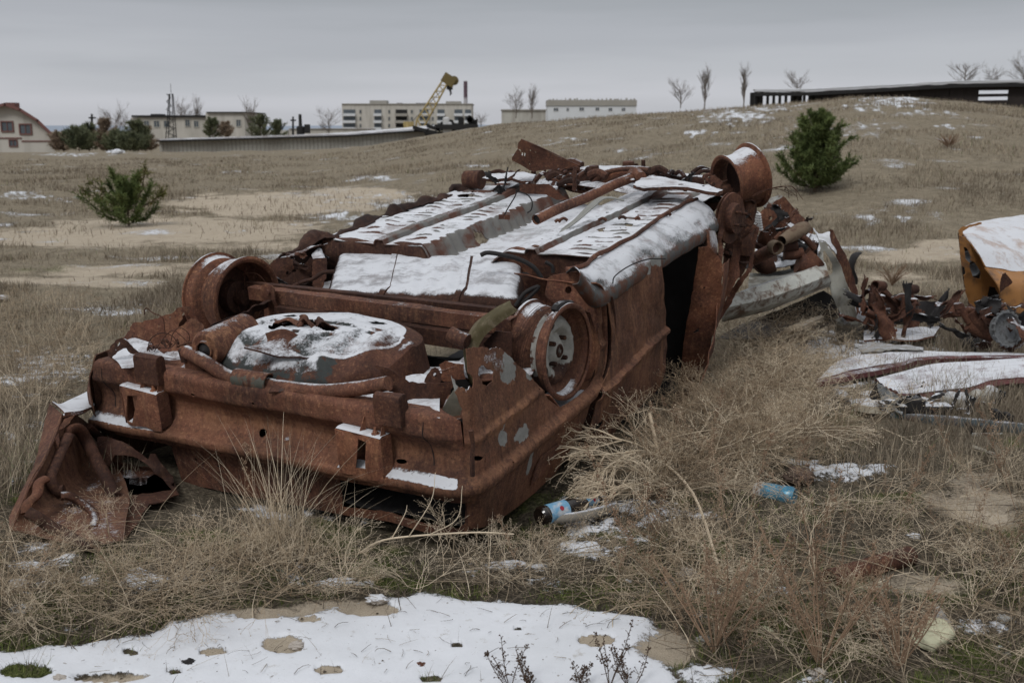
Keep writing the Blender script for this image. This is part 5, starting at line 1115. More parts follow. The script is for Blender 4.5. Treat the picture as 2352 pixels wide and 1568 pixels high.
# torn lip and lamp recess on the right rear
torn('torn_lip', c4, [(570, 395), (640, 405), (690, 430), (740, 460, .01), (800, 490), (900, 498), (1000, 492), (1062, 490), (1030, 560), (970, 660), (900, 668), (800, 660), (700, 560), (640, 540), (640, 460)], 3.30, RUSTD, curv=.03, seed=14, sn=-.3, rag=.008)
torn('lamp_recess', c4, [(1060, 520), (1110, 560), (1105, 640), (1080, 700), (1010, 725), (970, 700), (980, 660), (1020, 580)], 3.235, snowy('old_grey_paint', rustf(1.2, .6, (.36, .34, .27))), curv=.012, seed=15, sn=-.1, rag=.002, pt=.75, tilt=-.5)
loft('snow_pan', [[LC(*hit(c4(*p), 2, .215)) for p in r] for r in ([(760, 480), (850, 470), (960, 490)], [(760, 660), (860, 690), (965, 720)])], RUST, CAR, 5, 5, .003, .02, 12, sn=.15)
torn('box_member', c2, [(960, 1355), (1000, 1330), (1110, 1350), (1120, 1440), (980, 1452)], 3.45, RUST, curv=.012, seed=16)
loft('box_member_top', [[W(*c2(*p), 3.45) for p in ((948, 1385), (1110, 1352))], [W(*c2(*p), 3.6) for p in ((1000, 1330), (1085, 1332))]], RUST, CAR, 4, 4, .003, .01, sn=.25)
torn('hook_plate', c2, [(870, 1460), (900, 1400), (935, 1370), (965, 1400), (975, 1450), (930, 1475)], 3.38, RUSTD, [ell(935, 1415, 10, 12, 10)], curv=.01, seed=17, sn=-.3)
# suspension parts by the left wheel
torn('trailing_arm', c7, [(1150, 420), (1230, 370), (1330, 310), (1400, 240), (1470, 170), (1520, 190), (1480, 260), (1500, 330), (1420, 400), (1300, 450), (1200, 455)], 4.45, RUSTD, curv=.02, seed=18, sn=-.1)
torn('arm_bracket', c7, [(1490, 270), (1500, 210), (1560, 180), (1630, 175), (1640, 300), (1600, 460), (1560, 480), (1490, 440)], 4.4, RUST, curv=.01, seed=19, sn=-.2)
torn('inner_wing', c7, [(1070, 300), (1080, 250), (1130, 190), (1250, 165), (1310, 190), (1320, 280), (1250, 370), (1150, 420), (1100, 400), (1120, 330)], 4.5, RUSTD, [ell(1248, 325, 14, 20, 10)], curv=.03, seed=20, rag=.008)
loft('inner_wing_top', [[W(*c7(*p), 4.55) for p in ((1080, 230), (1300, 150), (1600, -10))], [W(*c7(*p), 4.7) for p in ((1260, 150), (1420, 90), (1640, -5))]], RUSTD, CAR, 6, 6, .003, .03, 12, sn=.05, ragged=.1)
b = B(); b.tube(wp(c7, [(1310, 450), (1400, 410), (1500, 380), (1600, 320), (1710, 308)], 4.3), .008, 8, sn=-.4); b.build('brake_cable', RUSTD, CAR)
loft('side_snow_pan', [[W(*c7(*p), 4.6) for p in ((1490, 150), (1560, 90), (1600, 140))], [W(*c7(*p), 4.5) for p in ((1500, 190), (1570, 180), (1620, 180))]], RUST, CAR, 5, 5, .003, .01, sn=.4)
# cables and fittings on the floor
b = B()
for k in range(6): b.tube(wp(c3, [(320+k*9, 640), (440+k*6, 570), (560+k*5, 490), (650+k*8, 400), (720+k*8, 350), (800+k*14, 345+k*4)], 4.85-.02*k), .004, 5, sn=-.5)
b.each('brake_line', snowy('pale_cable', plain((.28, .28, .26), .3, 30)), CAR)
b = B(); b.tube(wp(c2, [(1210, 695), (1250, 680), (1330, 690), (1430, 715), (1520, 760), (1570, 820), (1580, 850)], 4.25), .009, 8, sn=-.3)
b.tube(wp(c2, [(1420, 1000), (1480, 920), (1560, 885), (1500, 950), (1460, 985)], 4.0), .008, 8, sn=-.4); b.tube(wp(c2, [(1600, 735), (1640, 760), (1648, 800)], 4.15), .007, 8, sn=-.4)
for k in range(5): b.tube(wp(c2, [(1460+k*6, 800), (1500+k*10, 850), (1560, 880+k*8), (1580, 900)], 4.15), .004, 6, sn=-.5)
b.each('hose', DARKM, CAR)
b = B(); b.tube(wp(c2, [(1350, 460), (1370, 420), (1420, 335), (1425, 300)], 4.75), .003, 5, sn=-1); b.tube(wp(c2, [(1440, 312), (1490, 330), (1520, 370), (1515, 420), (1490, 440)], 4.75), .003, 5, sn=-1); b.tube(wp(c3, [(800, 865), (815, 820), (900, 760), (1010, 720), (1120, 716)], 4.0), .0025, 5, sn=-1); b.each('wire', DARKM, CAR)
b = B()
for (x, y) in ((1370, 465), (1335, 463)): b.box(W(*c2(x, y), 4.75), Xa*.012, Ya*.01, Za*.010, sn=-.5)
for (x, y, s) in ((505, 480, .03), (470, 490, .02), (860, 470, .03), (950, 475, .018), (1137, 450, .018), (740, 480, .03), (500, 576, .012), (690, 560, .015)): b.tube(wp(c3, [(x-30*s*30, y+4), (x, y-8), (x+25*s*30, y+5)], 4.8), .007, 5, sn=-.3)
b.each('floor_fitting', RUSTD, CAR)
# --- propshaft / exhaust down pipe lying in the tunnel
ep = [LC(*q) for q in (hit(c13(705, 645), 2, .40), hit(c13(870, 565), 2, .42), hit(c13(1080, 480), 2, .44), hit(c13(1250, 400), 2, .46), hit(c13(1400, 340), 2, .47))]
cv = curve(ep, 8); pipe = B(); n = len(cv); pipe.tube(cv, .0245, 22, cap=False, sn=.02); pipe.tube(cv[:3]+0, .0225, 22, cap=False, sn=-1)
pipe.build('exhaust_downpipe', snowy('pale_rusted_pipe', rustf(1.1, .5, (.26, .25, .23))), CAR, thick=0)
B().lathe(cv[0]+(cv[1]-cv[0])*.6, cv[1]-cv[0], [(0, 0), (0, .0235), (.01, .0235)], 20, sn=-1).build('pipe_mouth', DARKM, CAR)
B().tube(curve([cv[-1], cv[-1]+_u*.06+_w*.02, LC(*hit(c13(1480, 335), 2, .48))], 4), .028, 18, sn=.0).build('exhaust_flange', RUST, CAR)
# --- front crossmember, arms, subframe
def memb(cf, pts, U, nm, m_, r=.02, sn=.1, sq=.6, rr=None): return B().tube(curve([LC(*hit(cf(*p), 0, U)) for p in pts], 6), rr or r, 14, sn=sn, squash=sq).build(nm, m_, CAR)
loft('front_crossmember', [[LC(*hit(c13(x, y), 0, 3.05)) for x, y in ((940, 262), (1150, 262), (1400, 262), (1650, 290), (1940, 318))], [LC(*hit(c13(x, y), 0, 2.95)) for x, y in ((900, 275), (1150, 280), (1400, 285), (1650, 312), (1940, 330))], [LC(*hit(c13(x, y), 0, 2.93)) for x, y in ((890, 350), (1150, 370), (1400, 375), (1650, 380), (1940, 400))]], RUSTD, CAR, 5, 8, .006, .02, 8, sn=.32)
b = B()
for x, y, R_, h in ((1385, 245, .035, .02), (1132, 262, .03, .01), (1570, 285, .035, .015), (1495, 262, .012, .04), (775, 250, .014, .05), (1165, 398, .012, .02)): b.lathe(LC(*hit(c13(x, y), 0, 2.9)), _w, [(-.02, R_), (h, R_*.9), (h, 0)], 14, sn=-.1)
b.tube(curve([LC(*hit(c13(x, y), 0, 2.95)) for x, y in ((1425, 268), (1430, 242), (1450, 242), (1452, 268))], 4), .006, 6, sn=-.4); b.each('mount_bolt', RUSTD, CAR)
for L_, r_ in (([(1080, 430), (1130, 380), (1200, 310), (1300, 280), (1420, 270), (1540, 280)], .026), ([(1200, 405), (1250, 330), (1330, 300), (1450, 300)], .022)): memb(c13, L_, 2.75, 'subframe_arm', RUST, r_, .16)
def fplate(nm, cf, pts, wz, m_=RUST, sn=.3, th=.012, holes=(), cr=.02):
    P = trace(cf, pts, 2, wz); hs = [trace(cf, h, 2, wz) for h in holes]
    return plate(nm, P, lambda u, v: car(u, v, wz+(fbm(u*7, v*7, 5, 3)-.5)*cr), m_, CAR, hs, sp=.03, th=th, sn=sn)
fplate('control_arm', c13, [(1420, 410), (1480, 350), (1560, 328), (1660, 340), (1760, 370), (1900, 395), (2010, 415), (2080, 440), (2040, 460), (1950, 445), (1820, 425), (1650, 418), (1500, 432)], .47, RUST, .16, .016, [ell(1770, 402, 22, 5, 10), ell(1935, 412, 12, 4, 10)])
fplate('control_arm', c13, [(310, 350), (380, 312), (500, 302), (620, 305), (700, 320), (680, 370), (600, 372), (520, 350), (400, 360)], .46, RUSTD, .18, .016)
B().lathe(LC(*hit(c13(270, 350), 2, .44)), _v, [(-.07, 0), (-.07, .046), (.03, .052), (.03, 0)], 24, sn=-.2).build('brake_disc', RUST, CAR)
memb(c13, [(820, 405), (900, 400), (980, 425), (1070, 440)], 2.7, 'steering_rack', RUST, .022, .05); memb(c13, [(790, 340), (870, 350), (960, 385), (1050, 400)], 2.85, 'link_arm', RUSTO, .024, -.2)
memb(c13, [(890, 345), (950, 340), (1010, 380), (1070, 410)], 2.9, 'gearbox_casing', snowy('dull_alloy', plain((.26, .26, .26), .3, 25)), .028, .1)
torn('bent_shield', c13, [(585, 385), (800, 382), (850, 420), (900, 470), (950, 498), (860, 500), (780, 460), (640, 455), (585, 440)], 5.35, RUSTD, curv=.02, seed=23, sn=-.5, rag=0)
memb(c13, [(680, 390), (720, 340), (745, 305)], 2.7, 'link_arm', RUST, .016, .25); memb(c13, [(770, 320), (775, 265), (800, 245), (800, 275)], 2.95, 'hook', RUST, .012, -.3)
loft('engine_bay_pan', [[LC(2.62, v, .38) for v in (-1.5, -1.0, -.5, -.1)], [LC(2.8, v, .36) for v in (-1.45, -1.0, -.5, -.1)], [LC(3.15, v, .33) for v in (-1.4, -1.0, -.5, -.1)]], RUSTD, CAR, 6, 8, .004, .06, 6, sn=.12)
b = B()
for k in range(34):
    u0, v0 = rnd.uniform(2.66, 3.05), rnd.uniform(-1.4, -.15); p = LC(u0, v0, .40+rnd.uniform(0, .04)); d = np.array([rnd.uniform(-.12, .12), rnd.uniform(-.12, .12), rnd.uniform(-.02, .03)]); b.tube(curve([p, p+d*.5+Za*.02, p+d], 3), rnd.uniform(.008, .022), 7, sn=.05)
b.each('engine_part', RUSTD, CAR)
torn('front_panel_bent_up', c13, [(595, 58), (640, 72), (760, 128), (860, 178), (940, 215), (1020, 248), (930, 268), (860, 270), (780, 278), (700, 290), (660, 283), (590, 240), (528, 208), (528, 190), (560, 140), (572, 125), (592, 130), (596, 148), (570, 120), (575, 80)], 5.55, RUSTD, [[(600, 150), (612, 152), (609, 175), (600, 172)], [(618, 152), (630, 155), (626, 180), (616, 177)], ell(664, 135, 4, 4, 7), ell(660, 236, 5, 5, 7), ell(703, 150, 3, 3, 7)], curv=.012, seed=25, sp=.02, rag=0, th=.004)
loft('panel_flange', [[W(*c13(*p), 5.55) for p in ((595, 55), (760, 125), (940, 212), (1030, 250))], [W(*c13(*p), 5.63) for p in ((600, 53), (765, 123), (945, 210), (1035, 249))]], RUSTD, CAR, 4, 6, .004, sn=-.4)
# --- hub, brake disc and wheel at the right front
bd = LC(*hit(c12(705, 612), 1, .02)); axd = _v*.93-_u*.2
e = B().lathe(bd, axd, [(-.012, 0), (-.012, .120), (-.004, .122), (-.004, .112), (.004, .112), (.004, .122), (.012, .120), (.012, .075), (.045, .07), (.045, 0)], 56, sn=-.4).build('brake_disc', RUST, CAR)
b = B()
for i in range(4):
    a = i*math.pi/2+.5; up = _w; sd = np.cross(_w, axd); b.lathe(bd+axd*.045+up*.042*math.sin(a)+sd*.042*math.cos(a), axd, [(0, .007), (.03, .007), (.03, 0)], 8, sn=-.5)
b.each('wheel_stud', RUSTD, e)
b = B()
for L_, r_ in (([(640, 330), (660, 380), (700, 420)], .05), ([(800, 400), (830, 450), (840, 560), (820, 660), (830, 760), (810, 900)], .075), ([(690, 700), (740, 800), (720, 900)], .07), ([(560, 300), (600, 340), (640, 420)], .04), ([(760, 470), (800, 540), (800, 650)], .04), ([(500, 460), (560, 500), (600, 520)], .05)):
    b.tube(curve([W(*c12(*p), 5.45) for p in L_], 5), [r_*.62*(.8+.4*fbm(np.array([k*.7]), np.array([r_*50]), 4)[0]) for k in range(len(L_)*5-4)], 12, sn=-.3)
b.each('suspension_strut', RUSTD, CAR)
torn('knuckle', c12, [(505, 270), (540, 262), (590, 285), (630, 310), (635, 380), (580, 375), (540, 345), (505, 310)], 5.3, RUST, [ell(537, 293, 12, 12, 12), ell(573, 348, 14, 18, 12)], curv=.01, seed=27, th=.03, rag=0)
wf = W(*c12(655, 300), 5.42); wax = np.array([-.88, -.16, -.40]); wax /= np.linalg.norm(wax)
wpl = W(*c12(652, 285), 5.42)
wr2 = W(*c12(878, 276), 5.50); wx2 = np.array([.88, .36, .22]); wx2 /= np.linalg.norm(wx2)
fw = B().lathe(wr2, wx2, [(-.155, .118), (-.160, .132), (-.156, .140), (-.148, .138), (-.140, .128), (-.10, .128), (-.07, .130), (-.045, .140), (-.014, .146), (-.010, .160), (-.004, .166), (.002, .166), (.004, .156), (-.006, .142), (-.040, .134), (-.065, .124), (-.12, .122), (-.15, .120), (-.155, .118)], 60, sn=.28).build('wheel', RUST, CAR)
fw['label'] = 'front wheel rim tilted up, snow on its barrel'; B().lathe(wr2-wx2*.06, wx2, [(0, 0), (0, .10), (-.02, .105), (-.02, 0)], 36, sn=-.6).build('wheel_disc', RUSTD, fw)
b = B()
for k in range(6): b.tube(curve([W(*c12(x0, y0), 5.3) for x0, y0 in ((880+k*4, 440), (950+k*14, 400-k*3), (1080+k*24+rnd.uniform(-40, 40), 380-k*4+rnd.uniform(-8, 8)), (1180+k*22+rnd.uniform(-60, 60), 400+k*16+rnd.uniform(-20, 30)))], 6), .0012, 4, sn=-1)
b.each('wire', RUSTD, CAR)
# --- open front door seen edge on: two leaves and torn wing edges
leaf = [(1700, -90), (1770, -100), (1840, -30), (1872, 30), (1866, 180), (1858, 300), (1822, 440), (1803, 500), (1788, 600), (1760, 740), (1720, 860), (1640, 965), (1600, 1010), (1540, 1090), (1500, 1130), (1478, 1090), (1520, 1010), (1552, 930), (1570, 800), (1590, 620), (1620, 420), (1660, 220), (1690, 20)]
torn('front_door', c6, leaf, 4.95, PT, [[(1660, 512), (1700, 482), (1705, 510), (1665, 522)], ell(1740, 198, 6, 8, 9), ell(1716, 328, 5, 7, 9)], curv=.035, seed=30, sp=.02, sn=-.45, rag=.004, tilt=-.35)
fd = [c for c in CAR.children if c.name.startswith('front_door')][0]
loft('door_skin', [[W(*c6(x, y), Y_) for x, y, Y_ in r] for r in ([(1872, 30, 4.9), (1862, 250, 4.9), (1812, 500, 4.85), (1770, 740, 4.8), (1650, 965, 4.75)], [(1935, -10, 5.15), (1900, 250, 5.15), (1850, 400, 5.15), (1790, 620, 5.1), (1700, 920, 5.05)])], PT, fd, 5, 6, .004, .02, 8, sn=-.4, pt=0.)
loft('door_edge_snow', [[W(*c12(x, y), 4.98) for x, y in ((505, 740), (500, 820), (498, 920), (500, 990))], [W(*c12(x, y), 4.9) for x, y in ((540, 712), (545, 800), (548, 920), (550, 1020))], [W(*c12(x, y), 5.0) for x, y in ((585, 715), (600, 820), (590, 960), (572, 1060))]], PT, fd, 5, 6, .006, .006, sn=.95)
torn('wing_edge', c12, [(610, 760), (640, 640), (655, 700), (640, 800), (660, 860), (640, 960), (650, 1040), (630, 1150), (590, 1250), (600, 1100), (580, 1010), (610, 900)], 5.05, PT, curv=.05, seed=31, sn=-.3, rag=.006, pt=.12)
torn('wing_edge', c12, [(712, 600), (745, 500), (775, 520), (790, 700), (795, 800), (780, 940), (785, 1070), (730, 1150), (680, 1230), (640, 1330), (600, 1450), (575, 1540), (560, 1500), (610, 1300), (660, 1150), (700, 1000), (730, 860), (715, 700)], 5.2, PT, curv=.05, seed=32, sn=-.3, pt=.16)
torn('wing_edge', c12, [(895, 690), (930, 680), (925, 740), (890, 900), (870, 1030), (800, 1130), (740, 1230), (680, 1330), (620, 1430), (600, 1440), (640, 1330), (700, 1200), (780, 1090), (850, 1000), (880, 850), (890, 760)], 5.3, PT, curv=.04, seed=33, sn=-.2, pt=.05)
torn('inner_panel', c12, [(650, 900), (700, 800), (760, 820), (860, 800), (880, 860), (850, 960), (790, 1080), (700, 1090), (650, 1040)], 5.45, RUSTD, curv=.05, seed=34, sn=.0)
torn('cabin_shade_sheet', c12, [(150, 950), (500, 700), (620, 900), (560, 1300), (400, 1700), (100, 1700)], 5.6, DARKM, curv=.03, seed=35, sp=.06)  # added black sheet standing for the dark inside of the cabin
torn('cabin_side_shade', I, [(1100, 600), (1540, 560), (1600, 640), (1560, 900), (1450, 960), (1200, 900)], 5.15, DARKM, curv=.03, seed=36, sp=.06)  # second added black sheet, darkens the view through the door opening
# inner door pillar strip below the rear door
torn('door_pillar', c6, [(1330, 1050), (1375, 1000), (1362, 1180), (1340, 1185), (1320, 1160)], 4.55, RUSTD, curv=.01, seed=37)
# --- boot lid torn off its hinges, leaning at the left
def lidY(x, y): return 0
LQ = {}
def ld(x, y, Y):
    p = W(*c11(x, y), Y); g = G(*c11(x, y), .03); return g if p[2] < .03 else p
rows = [[ld(430, 200, 3.75), ld(350, 520, 3.55), ld(270, 800, 3.42), ld(90, 1150, 3.25), ld(75, 1230, 3.2)],
        [ld(545, 300, 3.62), ld(470, 520, 3.5), ld(380, 700, 3.42), ld(240, 960, 3.3), ld(90, 1310, 3.13)],
        [ld(660, 300, 3.75), ld(640, 520, 3.66), ld(560, 760, 3.52), ld(420, 1060, 3.38), ld(250, 1330, 3.2)],
        [ld(800, 420, 3.95), ld(800, 620, 3.8), ld(760, 860, 3.64), ld(700, 1120, 3.45), ld(500, 1400, 3.24)],
        [ld(900, 620, 4.02), ld(940, 780, 3.9), ld(960, 1000, 3.72), ld(930, 1200, 3.55), ld(840, 1440, 3.3)],
        [ld(1050, 800, 4.1), ld(1100, 900, 4.0), ld(1130, 1060, 3.85), ld(1100, 1220, 3.7), ld(1080, 1400, 3.45)]]
LID = loft('boot_lid', rows[1:], RUSTO, CAR, 12, 12, .004, .014, 6, 21, sn=-.12)
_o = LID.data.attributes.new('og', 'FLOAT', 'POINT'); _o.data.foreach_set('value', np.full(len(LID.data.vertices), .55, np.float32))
loft('lid_edge', rows[:2], RUSTO, LID, 6, 12, .004, .01, 7, sn=-.3)
def ridge(pts, Y, w_=.02, sn=.25, nm='stiffener', h=.02):
    P = curve([ld(x, y, yy) for (x, y), yy in zip(pts, Y)], 6); B().tube(P, w_, 12, sn=sn, squash=.7).build(nm, RUSTD, LID)
ridge([(590, 560), (610, 440), (690, 430), (760, 540), (850, 720), (930, 860), (1000, 1020)], [3.62, 3.62, 3.66, 3.68, 3.62, 3.58, 3.5], .022, -.15)
ridge([(600, 480), (540, 600), (480, 740), (440, 860), (500, 960), (560, 960)], [3.58, 3.52, 3.46, 3.42, 3.42, 3.42], .02, -.1)
ridge([(530, 1010), (600, 1010), (700, 1060), (800, 1140), (840, 1220), (820, 1300)], [3.36, 3.37, 3.38, 3.40, 3.38, 3.35], .020, .02)
ridge([(400, 860), (340, 900), (320, 1000), (240, 1080), (230, 1160)], [3.35, 3.32, 3.28, 3.22, 3.2], .018, -.3)
ridge([(240, 1150), (330, 1200), (420, 1260), (560, 1340), (700, 1420), (850, 1450)], [3.15, 3.15, 3.16, 3.18, 3.2, 3.22], .024, -.1, 'lower_rim')
ridge([(760, 400), (850, 480), (900, 560)], [3.8, 3.85, 3.9], .02, -.3)
loft('lid_top', [[ld(445, 195, 3.78), ld(560, 210, 3.9), ld(850, 38, 4.35)], [ld(545, 290, 3.62), ld(680, 275, 3.72), ld(818, 205, 3.95)], [ld(545, 305, 3.6), ld(690, 290, 3.7), ld(805, 235, 3.9)]], RUSTO, LID, 6, 8, .005, .012, 5, sn=.45)
torn('lid_torn_strip', c11, [(560, 340), (660, 295), (610, 370), (580, 395), (520, 430), (515, 560), (500, 650), (470, 660), (430, 650), (480, 520), (520, 420)], 3.5, RUSTO, curv=.03, seed=41, par=LID, rag=.006)
torn('lid_inner', c11, [(850, 700), (950, 760), (1080, 760), (1250, 760), (1420, 860), (1500, 960), (1200, 1000), (1000, 1000), (900, 860)], 4.1, RUSTD, curv=.05, seed=42, sp=.03, sn=-.05, tilt=-.9)
torn('lid_hinge_panel', c11, [(960, 700), (1300, 760), (1500, 880), (1560, 1000), (1300, 1080), (1200, 1250), (1060, 1400), (1000, 1200)], 3.9, RUSTD, curv=.06, seed=43, sp=.03, sn=-.3, tilt=-.5, rag=.01)

# jagged torn sheet between the axle, the struts and the front members
def shards(nm, cf, box_, Y0, Y1, n, sz, m_, par, seed, sn=0.):
    R_ = random.Random(seed)
    for k in range(n):
        c = W(*cf(R_.uniform(box_[0], box_[2]), R_.uniform(box_[1], box_[3])), R_.uniform(Y0, Y1)); a = np.array([R_.gauss(0, 1), R_.gauss(0, .5), R_.gauss(0, .7)]); a /= np.linalg.norm(a); b_ = np.cross(a, np.array([R_.gauss(0, 1), R_.gauss(0, 1), R_.gauss(0, 1)])); b_ /= np.linalg.norm(b_); nn = np.cross(a, b_); l, w_ = sz*R_.uniform(.6, 1.6), sz*R_.uniform(.25, .6)
        rows = [[c+a*l*(i/2-1)+b_*w_*(j/1.5-1)*R_.uniform(.5, 1.2)+nn*R_.uniform(-.25, .25)*sz for j in range(4)] for i in range(5)]
        for r in rows:
            for q in range(4):
                if r[q][2] < .01: r[q][2] = .01+R_.uniform(0, .01)
        loft(nm, rows, DARKM if k % 3 == 0 else m_, par, 4, 4, .003, sz*.12, 1.2/sz, seed+k, sn=sn, ragged=.16)
shards('torn_sheet', c12, (560, 420, 900, 1000), 5.25, 5.6, 12, .07, RUSTD, CAR, 300, -.1)
shards('torn_sheet', c13, (300, 320, 1900, 430), 5.3, 5.6, 14, .038, RUSTD, CAR, 330, .2)
shards('torn_sheet', c7, (1080, 120, 1640, 420), 4.4, 4.7, 7, .05, RUSTD, CAR, 360, .1)

# ================================================================== other wrecks and scrap
WPAINT = snowy('dirty_white_paint', plain((0.468, 0.468, 0.429), .3, 25, (.15, .10, .07)), .6, thr=.93)
WP2 = snowy('stained_white_wing', plain((0.351, 0.345, 0.305), .35, 14, (.16, .14, .11)), .6)
SV = thing('car_wreck', tuple(G(1800, 745)), 'second overturned wreck, its grimy white front beam and wing seen behind the rusted hatchback', 'car wreck', None)
def T2(nm, pts, Y, m_=WPAINT, par=None, cf=c12, **kw): return torn(nm, cf, pts, Y, m_, kw.pop('holes', ()), par=par or SV, **kw)
# front beam: upper face, front face, lower flange
top0 = [W(*c12(x, y), Y) for x, y, Y in ((850, 1165, 5.9), (1020, 1105, 6.0), (1200, 1050, 6.1), (1440, 955, 6.3))]
edge = [W(*c12(x, y), Y) for x, y, Y in ((745, 1215, 5.7), (1000, 1125, 5.8), (1200, 1065, 5.9), (1450, 962, 6.1))]
mid = [W(*c12(x, y), Y) for x, y, Y in ((690, 1310, 5.65), (1000, 1240, 5.75), (1230, 1160, 5.85), (1480, 1060, 6.05))]
bot = [W(*c12(x, y), Y) for x, y, Y in ((640, 1395, 5.7), (1000, 1300, 5.8), (1240, 1210, 5.9), (1500, 1110, 6.1))]
und = [W(*c12(x, y), Y) for x, y, Y in ((640, 1425, 5.9), (1000, 1335, 6.0), (1240, 1240, 6.1), (1490, 1140, 6.3))]
loft('front_beam', [top0, edge, mid, bot, und], WPAINT, SV, 6, 10, .006, .004, 7, 61, sn=.0, linear=True)
loft('radiator_panel', [[W(*c12(x, y), Y) for x, y, Y in ((860, 1050, 6.5), (1050, 1035, 6.6), (1230, 1005, 6.7), (1430, 860, 6.8))], [W(*c12(x, y), Y) for x, y, Y in ((850, 1120, 6.3), (1020, 1085, 6.4), (1230, 1020, 6.5), (1440, 940, 6.6))], [W(*c12(x, y), Y) for x, y, Y in ((850, 1185, 6.1), (1030, 1130, 6.2), (1230, 1060, 6.3), (1440, 975, 6.4))]], WP2, SV, 6, 8, .006, .02, 7, 62, sn=-.2)
T2('wing', [(1400, 790), (1450, 800), (1500, 870), (1560, 960), (1600, 1060), (1650, 1200), (1690, 1330), (1710, 1440), (1660, 1440), (1600, 1400), (1540, 1300), (1500, 1200), (1470, 1120), (1440, 1000), (1420, 900)], 6.25, WP2, holes=[[(1445, 865), (1480, 920), (1510, 980), (1510, 1040), (1490, 1060), (1450, 1010), (1425, 940), (1420, 900)]], curv=.05, seed=63, sp=.03, tilt=-.3)
T2('wing_flange', [(1485, 700), (1515, 705), (1560, 800), (1620, 920), (1660, 1020), (1700, 1160), (1718, 1260), (1716, 1340), (1700, 1380), (1690, 1260), (1640, 1160), (1590, 1060), (1540, 920), (1500, 800)], 6.35, RUSTO, curv=.04, seed=64, sp=.03)
loft('wing_top', [[W(*c12(x, y), 6.5) for x, y in ((1360, 690), (1400, 735), (1490, 730), (1510, 800))], [W(*c12(x, y), 6.3) for x, y in ((1400, 790), (1450, 800), (1500, 850), (1545, 890))]], WP2, SV, 6, 6, .006, .02, sn=.5)
T2('inner_wing_panel', [(965, 545), (1040, 540), (1080, 570), (1130, 640), (1190, 700), (1120, 760), (1060, 790), (960, 785), (930, 700), (900, 620)], 6.6, RUSTO, holes=[ell(1022, 612, 17, 17, 12)], curv=.05, seed=65, sp=.03, th=.006)
T2('outer_wing_sheet', [(1060, 450), (1120, 440), (1180, 500), (1260, 590), (1330, 660), (1360, 700), (1330, 775), (1290, 770), (1240, 730), (1180, 690), (1120, 620), (1080, 560), (1000, 530), (980, 520)], 6.9, RUSTO, curv=.04, seed=66, sp=.03, th=.006)
loft('snowy_apron', [[W(*c12(x, y), 7.0) for x, y in ((1085, 590), (1180, 620), (1280, 670), (1340, 720))], [W(*c12(x, y), 6.8) for x, y in ((1110, 640), (1190, 700), (1260, 740), (1320, 770))]], RUST, SV, 5, 6, .006, .02, sn=.7)
loft('snowy_apron', [[W(*c12(x, y), 7.0) for x, y in ((940, 790), (1150, 790), (1300, 775), (1440, 800))], [W(*c12(x, y), 6.7) for x, y in ((900, 880), (1130, 880), (1300, 860), (1410, 870))], [W(*c12(x, y), 6.45) for x, y in ((880, 1030), (1080, 1010), (1230, 1010), (1380, 930))]], RUSTD, SV, 8, 8, .006, .10, 5, 67, sn=.25)
T2('crushed_edge', [(960, 520), (1000, 470), (1070, 440), (1110, 430), (1120, 445), (1060, 480), (1010, 530), (980, 540)], 6.7, GREYP, curv=.03, seed=68, sn=.2)
b = B(); b.tube(curve([W(*c12(x, y), Y) for x, y, Y in ((880, 940, 6.0), (940, 910, 5.95), (1000, 880, 5.9), (1060, 850, 5.8))], 5), .036, 20, sn=-.25); b.build('exhaust_pipe', RUST, SV)
b = B(); pc_ = W(*c12(1068, 842), 5.78); b.lathe(pc_, np.array([.35, -.9, -.1]), [(-.03, .036), (.015, .038), (.015, .031), (-.03, .029), (-.05, .026), (-.05, 0)], 26, sn=-.1); b.build('pipe_collar', snowy('tan_alloy', plain((.17, .125, .085), .4, 25, (.09, .05, .035))), SV)
b = B(); b.lathe(W(*c12(1110, 790), 6.0), W(*c12(1270, 700), 6.15)-W(*c12(1110, 790), 6.0), [(0, .028), (.02, .031), (.06, .032), (.065, .036), (.2, .045), (.26, .035), (.30, .008), (.30, 0)], 24, sn=-.3); b.build('intake_horn', snowy('tan_alloy', plain((.17, .125, .085), .4, 25, (.09, .05, .035))), SV)
b = B(); p0 = W(*c12(905, 570), 6.1)
for k in range(7): b.lathe(p0+Xa*.003*k+np.array([0, 0, -.014*k])+Ya*.002*k, np.array([.35, -.3, 1.]), [(-.004, .02), (-.004, .034), (.003, .034), (.003, .02)], 20, sn=-1)
b.build('coil', snowy('white_coil', plain((.5, .5, .5), .2, 30), snow=False), SV)
b = B()
for L_, r_ in (([(1130, 830), (1180, 830), (1230, 820)], .035), ([(1200, 740), (1290, 770), (1370, 850)], .018), ([(1130, 900), (1200, 900), (1280, 880)], .03), ([(930, 930), (980, 980), (1040, 960)], .055), ([(1240, 960), (1320, 980), (1390, 920)], .06), ([(1060, 780), (1110, 730)], .015)):
    b.tube(curve([W(*c12(*p), 6.1) for p in L_], 5), r_, 12, sn=-.05)
b.each('engine_part', RUSTD, SV)
b = B()
for k in range(40):
    p = W(*c12(rnd.uniform(1090, 1300), rnd.uniform(880, 1000)), rnd.uniform(6.3, 6.7))+Za*.05; d = np.array([rnd.uniform(-.1, .1), rnd.uniform(-.1, .1), rnd.uniform(-.02, .05)]); b.tube([p, p+d], rnd.uniform(.004, .012), 5, sn=-.3)
b.each('scrap_bit', DARKM, SV)
T2('side_sill', [(600, 1560), (800, 1440), (1100, 1330), (1440, 1180), (1560, 1250), (1640, 1420), (1300, 1500), (900, 1560)], 6.9, DARKM, curv=.05, seed=69, sp=.08)
